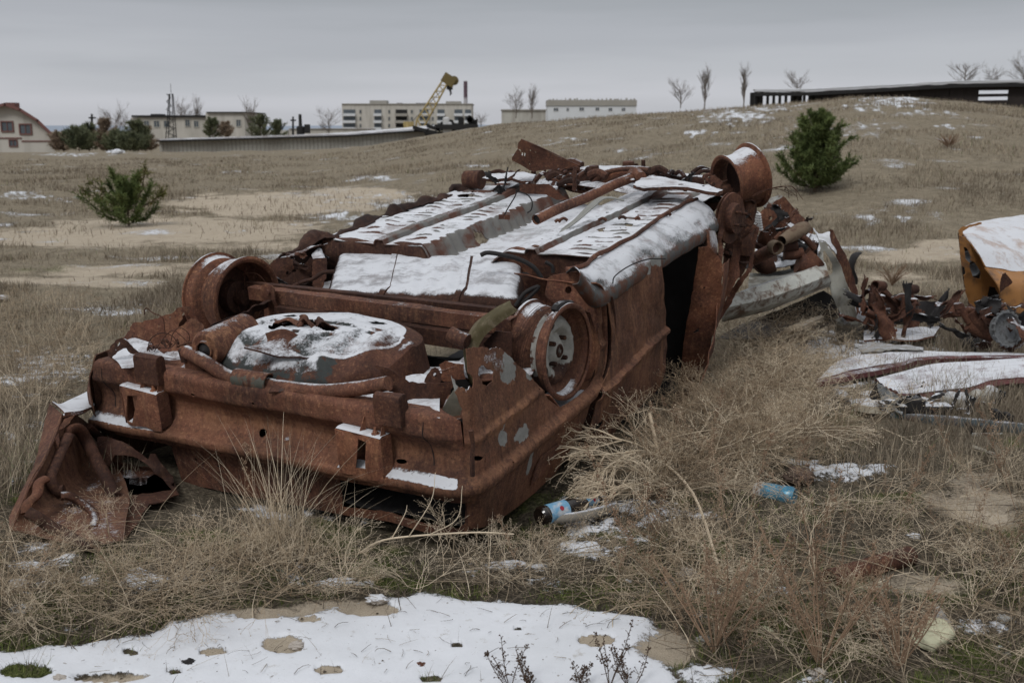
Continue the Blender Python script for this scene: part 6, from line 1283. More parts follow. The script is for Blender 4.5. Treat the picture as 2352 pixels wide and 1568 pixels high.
B().tube(curve([W(*c12(x, y), 7.2) for x, y in ((1735, 883), (1700, 895), (1672, 930), (1660, 1000), (1690, 1080), (1695, 1130))], 5), [.02, .03, .035, .04, .045, .05, .055, .06, .06, .06, .06, .06, .06, .055, .05, .05, .045, .045, .04, .04, .04, .035, .035, .03, .03, .02], 10, sn=-.3, squash=.25).build('bent_strip', DARKM, SV)
# snow topped lump and long pale plank in the weeds
b = B(); p = G(*c14(425, 850)); b.lathe(p+Za*.0, (0, 0, 1), [(0, .10), (.05, .11), (.12, .085), (.17, .05), (.19, 0)], 20); o = b.build('stone', snowy('stone_grey', plain((.16, .145, .12), .3, 12)), None, loc=p, ); o.scale = (1, .9, 1.2)
for k in o.data.vertices: pass
o.data.attributes['sn'].data.foreach_set('value', np.full(len(o.data.vertices), .75, np.float32)); tag(o, 'snow capped pointed lump at the foot of the stained white wing', 'stone')
pk = [G(*c12(1040, 1550), .10), W(*c12(1200, 1460), 5.9), W(*c12(1420, 1385), 6.2)]; pk2 = [G(*c12(1080, 1580), .06), W(*c12(1240, 1490), 5.8), W(*c12(1440, 1400), 6.15)]
tag(loft('plank', [pk, pk2], snowy('old_wood', plain((.26, .21, .15), .3, 18)), None, 3, 8, .02, .006, sn=-.1), 'long weathered pale plank lying in the weeds under the second wreck', 'plank')

# --- orange car at the right edge
OC = thing('car_wreck', tuple(G(2300, 712)), 'orange car body with snowy bonnet, front end cut off by the right edge', 'car wreck', None)
ORP = snowy('orange_car_paint', plain((.33, .155, .05), .22, 14, (.16, .085, .045)), .5, thr=.93, spec=.35)
YO = 6.6
def oc(x, y, Y): return W(*c14(x, y), Y)
loft('bonnet', [[oc(1050, 225, 7.0), oc(1130, 185, 7.3), oc(1290, 158, 7.7), oc(1440, 140, 8.0), oc(1900, 90, 8.6)],
                [oc(1085, 262, 6.75), oc(1180, 235, 6.95), oc(1320, 215, 7.2), oc(1480, 200, 7.4), oc(1900, 150, 8.0)],
                [oc(1150, 350, 6.62), oc(1250, 340, 6.72), oc(1380, 330, 6.85), oc(1520, 320, 7.0), oc(1900, 270, 7.4)],
                [oc(1200, 440, 6.55), oc(1290, 450, 6.6), oc(1380, 470, 6.65), oc(1520, 460, 6.75), oc(1900, 420, 7.0)]], ORP, OC, 8, 8, .008, .012, 3, 71, sn=.75)
loft('front_wing', [[oc(1200, 440, 6.55), oc(1290, 450, 6.6), oc(1380, 470, 6.65), oc(1520, 460, 6.75), oc(1900, 420, 7.0)],
                    [oc(1280, 560, 6.45), oc(1340, 540, 6.48), oc(1420, 560, 6.52), oc(1520, 560, 6.6), oc(1900, 540, 6.8)],
                    [oc(1290, 660, 6.45), oc(1340, 690, 6.46), oc(1430, 715, 6.5), oc(1520, 720, 6.6), oc(1900, 740, 6.8)]], ORP, OC, 8, 8, .008, .02, 3, 72, sn=.02)
torn('front_panel', c14, [(1045, 250), (1085, 262), (1150, 350), (1205, 440), (1270, 520), (1290, 600), (1300, 700), (1200, 690), (1110, 655), (1090, 600), (1060, 420)], 6.75, ORP, [[(1075, 320), (1095, 330), (1118, 380), (1110, 415), (1085, 390)], [(1112, 400), (1140, 410), (1175, 470), (1170, 510), (1130, 500), (1108, 440)], [(1225, 550), (1260, 560), (1285, 610), (1270, 660), (1230, 650), (1212, 600)], [(1062, 430), (1080, 440), (1085, 480), (1070, 490)]], curv=.03, par=OC, seed=73, sn=-.5, sp=.03, tilt=-.25, th=.008)
torn('front_inner', c14, [(1040, 240), (1090, 240), (1180, 330), (1260, 500), (1300, 700), (1110, 680), (1070, 500)], 7.0, DARKM, par=OC, seed=74, sp=.05, curv=.02)
for x, y, Y in ((1098, 385, 6.82), (1140, 455, 6.78)): B().lathe(oc(x, y, Y), (-.7, -.7, .1), [(-.02, 0), (-.02, .03), (.01, .042), (.02, .038), (.005, .03), (-.015, 0)], 22, sn=-.6).build('headlight', snowy('lamp_grey', plain((.16, .17, .18), .3, 20), .4, snow=False), OC)
torn('rust_hole', c14, [(1300, 480), (1320, 470), (1345, 505), (1360, 530), (1310, 570), (1285, 590), (1290, 540)], 6.42, RUSTD, par=OC, seed=75, curv=.01)
torn('front_edge_trim', c14, [(1044, 225), (1065, 205), (1130, 188), (1180, 178), (1180, 188), (1110, 205), (1070, 230), (1062, 262), (1050, 270)], 6.7, ORP, par=OC, seed=76, curv=.005, sn=-.2)
wbv = [oc(1900, 60, 8.8), oc(1900, 700, 8.8)]
loft('body_side', [[oc(1500, 150, 8.6), oc(1900, 90, 8.8)], [oc(1500, 700, 8.2), oc(1900, 720, 8.4)]], ORP, OC, 4, 4, .01)

# --- seat bench lying in the snow
SEAT = snowy('maroon_seat_cloth', plain((0.130, 0.052, 0.052), .3, 40), .9, thr=.93)
def s14(L, dz=0.):
    return [W(*c14(x, y), Y)+Za*dz for x, y, Y in L]
ST = thing('seat_bench', tuple(G(*c14(1050, 1235))), 'ribbed dark red seat bench under snow lying behind the long metal strip', 'car seat')
rows = []
cols = 5
r0 = s14([(330, 1010, 5.55), (520, 965, 5.6), (830, 945, 5.7), (1100, 955, 5.7), (1428, 958, 5.7), (1800, 950, 5.75)])
r1 = s14([(220, 1120, 5.2), (430, 1060, 5.35), (700, 1010, 5.5), (880, 975, 5.55), (1428, 975, 5.55), (1800, 968, 5.6)])
r2 = s14([(200, 1150, 5.12), (470, 1100, 5.2), (720, 1050, 5.35), (900, 1000, 5.5), (1428, 992, 5.5), (1800, 990, 5.5)])
loft('backrest', [r0, r1], SEAT, ST, 14, 14, .03, .010, 5, 81, sn=.42)
loft('piping', [r1, [a*.5+b_*.5 for a, b_ in zip(r1, r2)]], SEAT, ST, 5, 14, .025, .010, 9, 82, sn=-.02)
q0 = s14([(560, 1110, 5.15), (700, 1070, 5.2), (900, 1020, 5.4), (1150, 1005, 5.45), (1428, 990, 5.5), (1800, 985, 5.5)])
q1 = s14([(600, 1150, 5.02), (740, 1130, 5.05), (880, 1090, 5.15), (1150, 1080, 5.15), (1428, 1050, 5.2), (1800, 1040, 5.2)])
q2 = s14([(690, 1190, 4.93), (760, 1195, 4.93), (860, 1180, 4.92), (1100, 1150, 4.95), (1300, 1100, 5.02), (1800, 1085, 5.05)])
q3 = s14([(700, 1215, 4.95), (770, 1225, 4.93), (860, 1235, 4.90), (1100, 1215, 4.92), (1300, 1130, 5.0), (1800, 1110, 5.05)])
cu_ = loft('cushion', [q0, q1, q2], SEAT, ST, 24, 20, .02, .004, 5, 83, sn=.5)
co_ = np.array([list(v.co) for v in cu_.data.vertices]); 
ii = np.arange(len(co_))//101; zz = .012*np.abs(np.sin(ii/48*math.pi*7)); co_[:, 2] += zz; cu_.data.vertices.foreach_set('co', co_.astype(np.float32).ravel())
sv_ = .45-.35*(np.abs(np.sin(ii/48*math.pi*7)) < .18); cu_.data.attributes['sn'].data.foreach_set('value', sv_.astype(np.float32))
loft('cushion_front', [q2, q3], SEAT, ST, 6, 16, .02, .012, 9, 84, sn=-.4)
b = B()
for x, y, w_ in ((1060, 1250, .06), (1200, 1200, .07), (1000, 1245, .05), (1150, 1230, .04)):
    p = G(*c14(x, y)); b.lathe(p, (0, 0, 1), [(0, w_), (.04, w_*.9), (.06, w_*.4), (.065, 0)], 10, sn=.1)
b.each('foam_rag', snowy('pale_foam', plain((.42, .40, .36), .25, 20)), ST)
B().tube(curve(s14([(905, 1028, 5.42), (870, 1080, 5.2), (830, 1140, 5.0), (820, 1215, 4.9)], .006), 6), .006, 6, sn=-1).build('seam', DARKM, ST)
# --- two rusty strut towers standing behind
for (cx0, top, bx, lb) in ((575, 548, 500, 'rusted strut with open tube top, left of the two standing by the white wing'), (765, 568, 715, 'rusted strut with open tube top, right of the two, leaning upright')):
    Y = 6.15; r = thing('suspension_strut', tuple(G(*c14(bx, 890))), lb, 'strut', 'rusty struts standing behind the seat')
    b = B(); b.lathe(W(*c14(cx0, top), Y), (-.75, -.55, .1), [(-.05, .027), (.03, .030), (.03, .024), (-.05, .022)], 22, sn=-.1); b.build('tube_end', RUSTD, r)
    b = B(); P = curve([W(*c14(cx0+5, top+25), Y), W(*c14(cx0-25, top+90), Y), W(*c14((cx0+bx)/2-5, top+150), Y), W(*c14(bx-8, top+225), Y)] if cx0 < 600 else [W(*c14(cx0+5, top+20), Y), W(*c14(cx0-10, top+90), Y), W(*c14(745, 740), Y), W(*c14(725, 820), Y-.05), G(*c14(715, 895))], 6)
    b.tube(P, [.016+.034*math.sin(min(1, i/(len(P)-1)*1.6)*math.pi)*(.6+.6*fbm(np.array([i*.6]), np.array([cx0*.1]), 5)[0]) for i in range(len(P))], 12, sn=-.15, squash=.7); b.build('body', RUSTD, r)
    b = B(); b.box(W(*c14(cx0-30, top+80), Y-.03), Xa*.022, Ya*.02, Za*.04, sn=-.2); b.box(W(*c14(cx0+10, top+60), Y-.04), Xa*.024, Ya*.03, Za*.008, sn=.3); b.build('bracket', RUSTD, r, bevel=.006)
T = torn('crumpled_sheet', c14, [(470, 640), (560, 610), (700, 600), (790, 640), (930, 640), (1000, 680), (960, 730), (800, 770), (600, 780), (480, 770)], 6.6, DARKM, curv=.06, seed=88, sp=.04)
T.parent = None; T.location = Vector(wloc(CAR)); tag(T, 'dark soot black sheet panel lying behind the two rusty struts', 'sheet metal')
# --- gearbox and housings
GB = thing('gearbox', tuple(G(*c14(1180, 880))), 'rusty gearbox with toothed pale alloy bell housing below the orange car', 'gearbox')
b = B(); hc = W(*c14(1330, 800), 5.7); n = 46; 
b.lathe(hc, (.35, -.9, .25), [(h_*.5, r_*.5) for h_, r_ in [(-.10, .06), (-.10, .15), (-.01, .175), (.0, .19), (.01, .19), (.01, .172), (-.03, .165), (-.07, .13), (-.07, .05), (-.07, 0)]], n, sn=-.1)
for k in range(18):
    a = k*2*math.pi/18; d = np.array([.35, -.9, .25]); d /= np.linalg.norm(d); s1 = np.cross(d, Za); s1 /= np.linalg.norm(s1); s2 = np.cross(s1, d); b.lathe(hc+s1*.094*math.cos(a)+s2*.094*math.sin(a), d, [(-.01, .008), (.007, .008), (.007, 0)], 8, sn=-.2)
b.build('bell_housing', snowy('alloy_grey', plain((.15, .155, .16), .45, 35, (.05, .045, .04)), .5), GB)
b = B()
for L_, r_ in (([(1050, 660), (1070, 700), (1110, 760)], .022), ([(1030, 700), (1100, 690), (1150, 700)], .018), ([(1110, 700), (1150, 760), (1200, 830)], .035), ([(1160, 700), (1230, 670), (1300, 720)], .03), ([(1100, 780), (1170, 820), (1240, 850)], .03), ([(1040, 650), (1045, 680)], .022)):
    b.tube(curve([W(*c14(*p), 5.85) for p in L_], 5), r_, 12, sn=.0)
b.each('casing', RUSTD, GB)
B().lathe(W(*c14(1235, 715), 5.95), (-.3, -.8, .5), [(-.03, .065), (.01, .078), (.015, .07), (.0, .05), (.0, 0)], 30, sn=-.1).build('flywheel', RUSTD, GB)
b = B(); b.lathe(G(*c14(1130, 905))+Za*.04, (-.2, -.5, .8), [(-.03, .075), (.0, .08), (.02, .06), (.03, .03), (.03, 0)], 24, sn=-.2); tag(b.build('air_filter_lid', DARKM, None, loc=G(*c14(1130, 905))), 'round dark metal lid lying under the gearbox', 'metal lid')
# snow covered sheet between the struts
Ls = [[W(*c14(x, y), Y) for x, y, Y in r] for r in (((490, 815, 6.4), (640, 810, 6.4), (780, 800, 6.45), (940, 785, 6.6)), ((490, 870, 6.05), (650, 870, 6.05), (790, 870, 6.05), (900, 850, 6.1)))]
tag(loft('sheet_metal', Ls, RUST, None, 8, 8, .01, .015, 5, 91, sn=.7), 'flat sheet under snow between the feet of the rusty struts', 'sheet metal')
tag(loft('plastic_sheet', [[G(*c14(x, y), .07) for x, y in ((430, 890), (600, 890), (830, 910))], [G(*c14(x, y), .09) for x, y in ((460, 930), (620, 920), (840, 925))], [G(*c14(x, y), .02) for x, y in ((500, 985), (640, 965), (830, 945))]], snowy('grey_film', plain((.30, .29, .27), .2, 10), .5), None, 6, 10, .004, .03, 8, 92, sn=.0), 'crumpled translucent grey plastic sheet behind the seat bench', 'plastic sheet')
shards('torn_sheet', c12, (880, 560, 1400, 1000), 6.1, 6.7, 20, .075, RUSTD, SV, 400, .1)
shards('torn_sheet', c12, (1500, 1250, 1750, 1480), 6.3, 6.6, 5, .06, WP2, SV, 430, .0)
SH = thing('scrap_heap', tuple(G(*c14(640, 780))), 'tangle of dark torn metal around and behind the two rusty struts', 'scrap heap')
shards('torn_sheet', c14, (470, 600, 980, 800), 5.9, 6.5, 26, .085, RUSTD, SH, 450, .05)
S2 = thing('scrap_heap', tuple(G(*c14(1180, 850))), 'tangle of rusty torn brackets round the gearbox below the orange car', 'scrap heap')
shards('torn_sheet', c14, (1000, 650, 1428, 900), 5.6, 6.1, 24, .07, RUSTD, S2, 490, .1)
S3 = thing('scrap_heap', tuple(G(*c14(950, 1290))), 'small dark scraps scattered in snow along the front of the seat bench', 'scrap heap')
shards('scrap_piece', c14, (560, 1200, 1300, 1300), 4.65, 4.85, 14, .04, DARKM, S3, 520, .2)
# --- mirror / lamp shell with pale face
LM = thing('lamp_shell', tuple(G(*c14(650, 1290))), 'broken lamp shell with pale speckled face tilted beside the seat bench', 'lamp')
torn('lens', c14, [(565, 1112), (600, 1130), (660, 1170), (712, 1215), (716, 1260), (716, 1300), (650, 1265), (600, 1230), (580, 1180)], 4.72, snowy('speckled_mirror', plain((.30, .32, .33), .25, 60, (.09, .09, .09)), .35), par=LM, curv=.01, seed=95, rag=.004, sn=-.1, tilt=-.3)
torn('shell', c14, [(565, 1105), (600, 1120), (590, 1180), (600, 1235), (640, 1262), (560, 1240), (518, 1200), (540, 1150)], 4.76, DARKM, par=LM, curv=.02, seed=96)
b = B(); p = G(*c14(545, 1268)); b.lathe(p, (0, 0, 1), [(0, .09), (.03, .08), (.045, .03), (.045, 0)], 12, sn=.1); tag(b.build('foam_piece', snowy('yellow_foam', plain((.42, .38, .30), .2, 20)), None, loc=p), 'small cream foam lump beside the broken lamp shell', 'foam')
b = B(); p = G(*c14(840, 1290)); b.box(p+Za*.02, Xa*.12, Ya*.04, Za*.02, sn=.1); b.box(p+Za*.04-Xa*.05, Xa*.04, Ya*.05, Za*.03, sn=-.1); tag(b.build('door_latch', DARKM, None, loc=p, smooth=False, bevel=.008), 'small black latch in snow in front of the seat bench', 'car part')
# --- long bumper strip
BM = thing('bumper_beam', tuple(G(*c14(1250, 1420))), 'long blue grey metal bumper beam with thin snow line lying across the weeds', 'bumper')
BMAT = snowy('blue_grey_steel', plain((.055, .075, .085), .35, 18, (.09, .06, .045)), .5)
tp_ = [(160, 1255, 5.0), (500, 1285, 4.8), (800, 1310, 4.62), (1100, 1335, 4.48), (1428, 1368, 4.34), (1800, 1405, 4.2)]
A1 = [W(*c14(x, y), Y) for x, y, Y in tp_]; hgt = [.006, .02, .04, .07, .085, .09]
rows = [[p+Ya*.06-Za*.004 for p in A1], A1, [p-Za*h*.5-Ya*.012 for p, h in zip(A1, hgt)], [p-Za*h-Ya*.004 for p, h in zip(A1, hgt)], [p-Za*h*1.05+Ya*.03 for p, h in zip(A1, hgt)], [p-Za*h*1.6+Ya*.03 for p, h in zip(A1, hgt)], [p-Za*h*1.65-Ya*.01 for p, h in zip(A1, hgt)]]
loft('beam', rows, BMAT, BM, 4, 10, .004, .003, 7, 97, sn=.0)
for x, y, Y in ((1108, 1420, 4.42), (1238, 1500, 4.38), (1262, 1340, 4.45), (325, 1258, 4.9)):
    p = W(*c14(x, y), Y); b = B(); b.box(p, Xa*.012, Ya*.03, Za*.05, sn=-.2); b.box(p+Xa*.05, Xa*.012, Ya*.03, Za*.035, sn=-.2); b.box(p+Xa*.025+Ya*.03, Xa*.03, Ya*.005, Za*.03, sn=-.2); b.build('mount', DARKM, BM, smooth=False, bevel=.004)
p = W(*c14(1215, 1432), 4.36); B().box(p, Xa*.065, Ya*.008, Za*.017, sn=-.3).build('plate', GREYP, BM, smooth=False, bevel=.004)
B().tube(curve([G(*c14(1130, 1490), .01), G(*c14(1200, 1515), .01), G(*c14(1255, 1535), .01)], 4), .008, 6, sn=-.3).build('rod', snowy('pale_rod', plain((.3, .27, .22), .2, 20)), BM)
# --- can
CAN = thing('drink_can', tuple(G(1781, 1150)), 'blue drink can on its side, white band at its left end', 'can')
a, e_ = W(1736, 1126, 3.62), W(1826, 1140, 3.54); ax = e_-a; Lc = np.linalg.norm(ax)
mt, t, p_ = mat('blue_can'); co = objco(t); 
n_ = noise(t, co, 30, 4, .6); tc_ = N(t, 'ShaderNodeTexCoord'); cbl = ramp(t, n_, [(.35, (.045, .17, .27)), (.65, (.08, .27, .40))]); t.links.new(mix(t, ramp(t, noise(t, co, 60, 4, .7), [(.55, (0, 0, 0)), (.66, (1, 1, 1))]), cbl, (.22, .27, .28)), p_.inputs['Base Color']); p_.inputs['Roughness'].default_value = .35; p_.inputs['Metallic'].default_value = .3
B().lathe(a, ax, [(Lc*.20, .033), (Lc*.5, .0335), (Lc*.62, .031), (Lc*.7, .0335), (Lc*.93, .033), (Lc*.97, .029), (Lc, .027), (Lc*.985, .024), (Lc*.985, 0)], 32).build('can_body', mt, CAN)
B().lathe(a, ax, [(Lc*.01, 0), (Lc*.0, .022), (-.004, .025), (0, .028), (Lc*.06, .033), (Lc*.20, .0331)], 32).build('white_band', snowy('can_white', plain((.5, .52, .54), .15, 40), .4, snow=False), CAN)
B().tube([W(1800, 1113, 3.56), W(1815, 1125, 3.54), W(1822, 1142, 3.53)], .001, 4).build('letter_mark', M_FRAME, CAN)
# --- bottle
BT = thing('beer_bottle', tuple(G(1290, 1190)), 'dark glass bottle with peeling pale blue labels beside the rear door', 'bottle')
mt, t, p_ = mat('dark_glass'); p_.inputs['Base Color'].default_value = (.012, .008, .006, 1); p_.inputs['Roughness'].default_value = .08; p_.inputs['Specular IOR Level'].default_value = .6
MG = mt; a, e_ = G(1238, 1186, .035), G(1343, 1156, .035); ax = e_-a; Lb = .26; ax = ax/np.linalg.norm(ax)
bp0 = a
B().lathe(bp0, ax, [(0, 0), (0, .026), (.006, .031), (.13, .031), (.15, .029), (.18, .016), (.20, .0135), (.255, .013), (.256, .0145), (.265, .0145), (.265, .01)], 32).build('glass', MG, BT)
LBL = snowy('blue_label', plain((.16, .34, .50), .3, 45, (.5, .53, .56)), .6, snow=False)
B().lathe(bp0, ax, [(.03, .0316), (.11, .0316)], 32).build('label', LBL, BT); B().lathe(bp0, ax, [(.205, .0141), (.252, .0138)], 24).build('neck_label', LBL, BT)
el = B(); up = np.cross(ax, np.cross(Za, ax)); fr = np.cross(ax, Za); fr = fr/np.linalg.norm(fr); fr = fr if fr[1] < 0 else -fr
dirn = (up*.6+fr*.8); dirn /= np.linalg.norm(dirn); el.lathe(bp0+ax*.075+dirn*.0322, dirn, [(0, .008), (.0006, .008), (.0006, 0)], 16); el.build('red_emblem', simple('red_print', (.32, .035, .05), .1), BT)
el = B(); el.lathe(bp0+ax*.232+dirn*.0139, dirn, [(0, .006), (.0006, .006), (.0006, 0)], 16); el.build('red_emblem', simple('red_print', (.32, .035, .05), .1), BT)
p = G(1330, 1185, .02); tag(B().tube(curve([p-Xa*.12-Ya*.03, p, p+Xa*.13+Ya*.09], 6), .016, 12, sn=.1).build('branch_piece', snowy('grey_bark', plain((.22, .2, .17), .3, 30)), None, loc=p), 'thick grey branch with snow lying right beside the bottle', 'branch')
# --- rusty pipe, brick, rag, bag, stones
a, e_ = G(1905, 1322, .035), G(2090, 1262, .03); a[2] -= .012; e_[2] -= .02; tag(B().tube([a, (a+e_)/2, e_], .028, 18, cap=False, sn=-.35).build('rusty_pipe', RUSTD, None, loc=a, thick=.004), 'rusty pipe half hidden in the weeds, open end facing left', 'pipe')
rc = G(1835, 1108); BRK = rc
def lump(nm, p, r, lb, cat, m_, sq=.5, sd=1, amp=.35, sn=-.3):
    R = np.random.RandomState(sd); V = []; Fs = []; n1, n2 = 26, 34
    for i in range(n1):
        for j in range(n2):
            th, ph = math.pi*i/(n1-1), 2*math.pi*j/n2; d = np.array([math.sin(th)*math.cos(ph), math.sin(th)*math.sin(ph), math.cos(th)])
            q = r*(1+amp*2*(abs(fbm(np.array([d[0]*2+sd+d[2]]), np.array([d[1]*2+d[2]*1.3]), sd, 4)[0]-.5)*2-.3)); V.append(np.asarray(p)+d*q*np.array([1, .8, sq])+Za*r*sq*.7)
    for i in range(n1-1):
        for j in range(n2): Fs.append((i*n2+j, (i+1)*n2+j, (i+1)*n2+(j+1) % n2, i*n2+(j+1) % n2))
    return tag(mesh(nm, V, Fs, m_, None, sn=sn, loc=p), lb, cat)
lump('broken_brick', BRK, .06, 'dark brown broken lump behind the blue can', 'brick', snowy('brick_brown', plain((.10, .07, .055), .35, 30)), .55, 31, .3, -.25)
PAPER = snowy('yellowed_paper', plain((.58, .57, .40), .2, 14), .7, thr=.93)
bgp = G(2140, 1478, .0); rows = [[W(x, y, Y) for x, y, Y in r] for r in (((2088, 1478, 2.50), (2105, 1462, 2.52), (2122, 1440, 2.53), (2135, 1425, 2.55)), ((2110, 1486, 2.46), (2128, 1466, 2.45), (2145, 1446, 2.47), (2160, 1428, 2.5)), ((2138, 1490, 2.45), (2160, 1472, 2.43), (2178, 1455, 2.46), (2180, 1432, 2.5)), ((2160, 1478, 2.48), (2182, 1462, 2.47), (2190, 1445, 2.5), (2186, 1430, 2.53)))]
for r in rows:
    for i in range(len(r)): r[i] = r[i] if r[i][2] > .01 else r[i]*0+CAM+(r[i]-CAM)*((CAMH-.01)/(CAMH-r[i][2]))
BG = thing('paper_bag', tuple(bgp), 'crumpled yellowish white wrapper on moss at the lower right', 'wrapper'); loft('wrapper', rows, PAPER, BG, 8, 8, .003, .02, 22, 98, sn=-.3)
torn('foil_end', I, [(2148, 1395), (2158, 1392), (2170, 1410), (2185, 1428), (2165, 1432), (2142, 1428), (2146, 1412)], 2.52, snowy('silver_foil', plain((.4, .4, .41), .3, 60), .3, snow=False), par=BG, curv=.03, seed=99, rag=.002)
STN = snowy('pale_stone', plain((.40, .36, .32), .25, 14), .85)
for px_, py_, r_, lb, m_, s_n in ((1880, 1553, .024, 'pale rounded stone at the bottom edge right of the snow sheet', STN, -.2), (1582, 1388-60, .035, 'pale crumpled lump half hidden in the weeds right of centre', STN, -.4), (1758, 1453, .02, 'small cream rag among reddish stems', PAPER, -.3), (1615, 1475, .02, 'small white crumpled tissue in weeds right of the snow sheet', GREYP, -.1), (2000, 1290, .016, 'tiny white scrap beside the rusty pipe', GREYP, 0), (2305, 1425, .018, 'small white scrap near the right edge', GREYP, 0), (2240, 1455, .03, 'flat white scrap right of the yellowish wrapper', GREYP, .3), (48, 1408, .028, 'small white card strip in the grass at lower left', M_FRAME, 0), (680, 1490, .02, 'small pale stone in the sandy hole of the snow', STN, -.3), (435, 1530, .02, 'dark triangular chip lying on the snow sheet', DARKM, -.8), (968, 1535, .018, 'small curled brown leaf on the snow sheet', RUSTD, -.8), (865, 1385, .03, 'snow capped clod at the upper edge of the snow sheet', STN, .6), (138, 1565, .02, 'grey pebble at the bottom left corner', STN, -.3), (5, 690, .05, 'grey stone with snow at the left edge of the field', STN, .3), (268, 349, .25, 'white snowy heap below the pines in the far left', SNOWM, 0), (1975, 1405, .02, 'brown crumpled leaf on the moss', RUSTD, -.8)):
    g = G(px_, py_) if py_ > 400 else np.array([W(px_, py_, 50)[0], 50, gz(W(px_, py_, 50)[0], 50)]); lump('stone' if 'stone' in lb or 'pebble' in lb or 'clod' in lb else ('snow_heap' if 'heap' in lb else 'litter_piece'), g, r_, lb, 'stone' if 'stone' in lb or 'pebble' in lb or 'clod' in lb else ('snow heap' if 'heap' in lb else 'litter'), m_, .5, int(px_) % 97+1, .35, s_n)

# ================================================================== dry weeds and grass
def tonemat(name, st, rough=.9):
    m, t, p = mat(name); t.links.new(ramp(t, attr(t, 'tone'), st), p.inputs['Base Color']); p.inputs['Roughness'].default_value = rough; p.inputs['Specular IOR Level'].default_value = .08; return m
M_STRAW = tonemat('dry_straw', [(0, (.06, .048, .036)), (.3, (.16, .13, .098)), (.6, (.38, .305, .215)), (1, (.72, .61, .46))])
M_FIELD = tonemat('field_grass', [(0, (.11, .09, .068)), (.3, (.22, .18, .135)), (.6, (.32, .27, .20)), (.82, (.45, .38, .285)), (.9, (.18, .19, .095)), (1, (.10, .125, .055))])
M_WEED = tonemat('dry_weed', [(0, (.13, .09, .06)), (.5, (.38, .29, .195)), (1, (.72, .61, .46))])
M_REDW = tonemat('reddish_weed', [(0, (.13, .08, .055)), (.5, (.27, .18, .12)), (1, (.40, .29, .20))])
M_GREEN = tonemat('moss_grass', [(0, (.04, .055, .016)), (.5, (.10, .125, .035)), (1, (.22, .24, .085))])
M_DSEED = tonemat('dark_seed_weed', [(0, (.045, .03, .022)), (1, (.13, .085, .06))])
def inst(name, V, Fa, tone, m_, label=None, kind='stuff', parent=None, loc=None):
    o = mesh(name, V, Fa, m_, parent, smooth=False, loc=loc); at = o.data.attributes.new('tone', 'FLOAT', 'POINT'); at.data.foreach_set('value', np.broadcast_to(tone, (len(V),)).astype(np.float32).copy())
    if kind: o['kind'] = kind
    return o
def blades(P, H, Wd, R, lean=.35, seg=3, bend=.5, droop=0.):
    n = len(P); an = R.uniform(0, 2*np.pi, n); ln = np.abs(R.normal(0, lean, n)); fa = R.uniform(0, 2*np.pi, n); V = []
    for k in range(seg+1):
        f = k/seg; h = H*f*(1-droop*f*f*ln); off = H*(ln*f*(1-bend)+ln*bend*f*f*1.6); c = P+np.stack([np.cos(an)*off, np.sin(an)*off, h], 1)
        w = Wd*(1-f)**.7*.5 if k < seg else Wd*0
        s = np.stack([np.cos(fa)*w, np.sin(fa)*w, 0*w], 1)
        if k < seg: V += [c-s, c+s]
        else: V += [c]
    m = 2*seg+1; V = np.stack(V, 1); b = (np.arange(n)*m)[:, None]; T = []
    for k in range(seg-1): T += [[2*k, 2*k+1, 2*k+3], [2*k, 2*k+3, 2*k+2]]
    T += [[2*seg-2, 2*seg-1, 2*seg]]
    T = np.array(T); Fa = (b[:, :, None]+T[None]).reshape(-1, 3); return V.reshape(-1, 3), Fa, m
CLEAR = [(1080, 1285, 120, 42), (900, 1285, 160, 38), (1440, 1065, 115, 60), (640, 1225, 330, 42), (1000, 1235, 160, 36), (280, 1270, 120, 60), (620, 1315, 180, 25), (900, 1345, 90, 20), (1150, 1310, 90, 25), (1290, 1215, 130, 70), (1785, 1185, 75, 75), (1950, 1110, 130, 55), (2140, 1500, 75, 70), (1390, 1230, 110, 50), (1990, 1340, 110, 45), (140, 1290, 110, 50), (2150, 1045, 300, 55)]
def clear(P):
    px, py = px_of(P); k = np.ones(len(P), bool)
    for x, y, a, b_ in CLEAR: k &= np.hypot((px-x)/a, (py-y)/b_) > 1
    return k
def incar(p, mrg=.0):
    l = (p-O)@M.T; return (l[:, 0] > .03-mrg) & (l[:, 0] < 2.7) & (l[:, 1] > -1.6-mrg) & (l[:, 1] < -.03+mrg)
def zone(poly, n, R, d=1.0):
    """points on the ground, spread as they show in the photograph"""
    a = np.array(poly, float); lo, hi = a.min(0), a.max(0); o = []
    while len(o) < n:
        q = R.uniform(lo, hi, (n*2, 2)); q = q[inside(q, a)]
        o += list(q)
    q = np.array(o[:n]); y = q[:, 1]; el = (y-CY)/F
    d0 = (q[:, 0]-CX)/F; dy = c_-el*s_; dz = -s_-el*c_; t = -CAMH/dz; P = np.stack([d0*t, dy*t, 0*t], 1)
    P[:, 2] = zfun(P[:, 0], P[:, 1]); P = P[~incar(P)]; return P
def groundP(x, y): return np.stack([x, y, zfun(x, y)], 1)
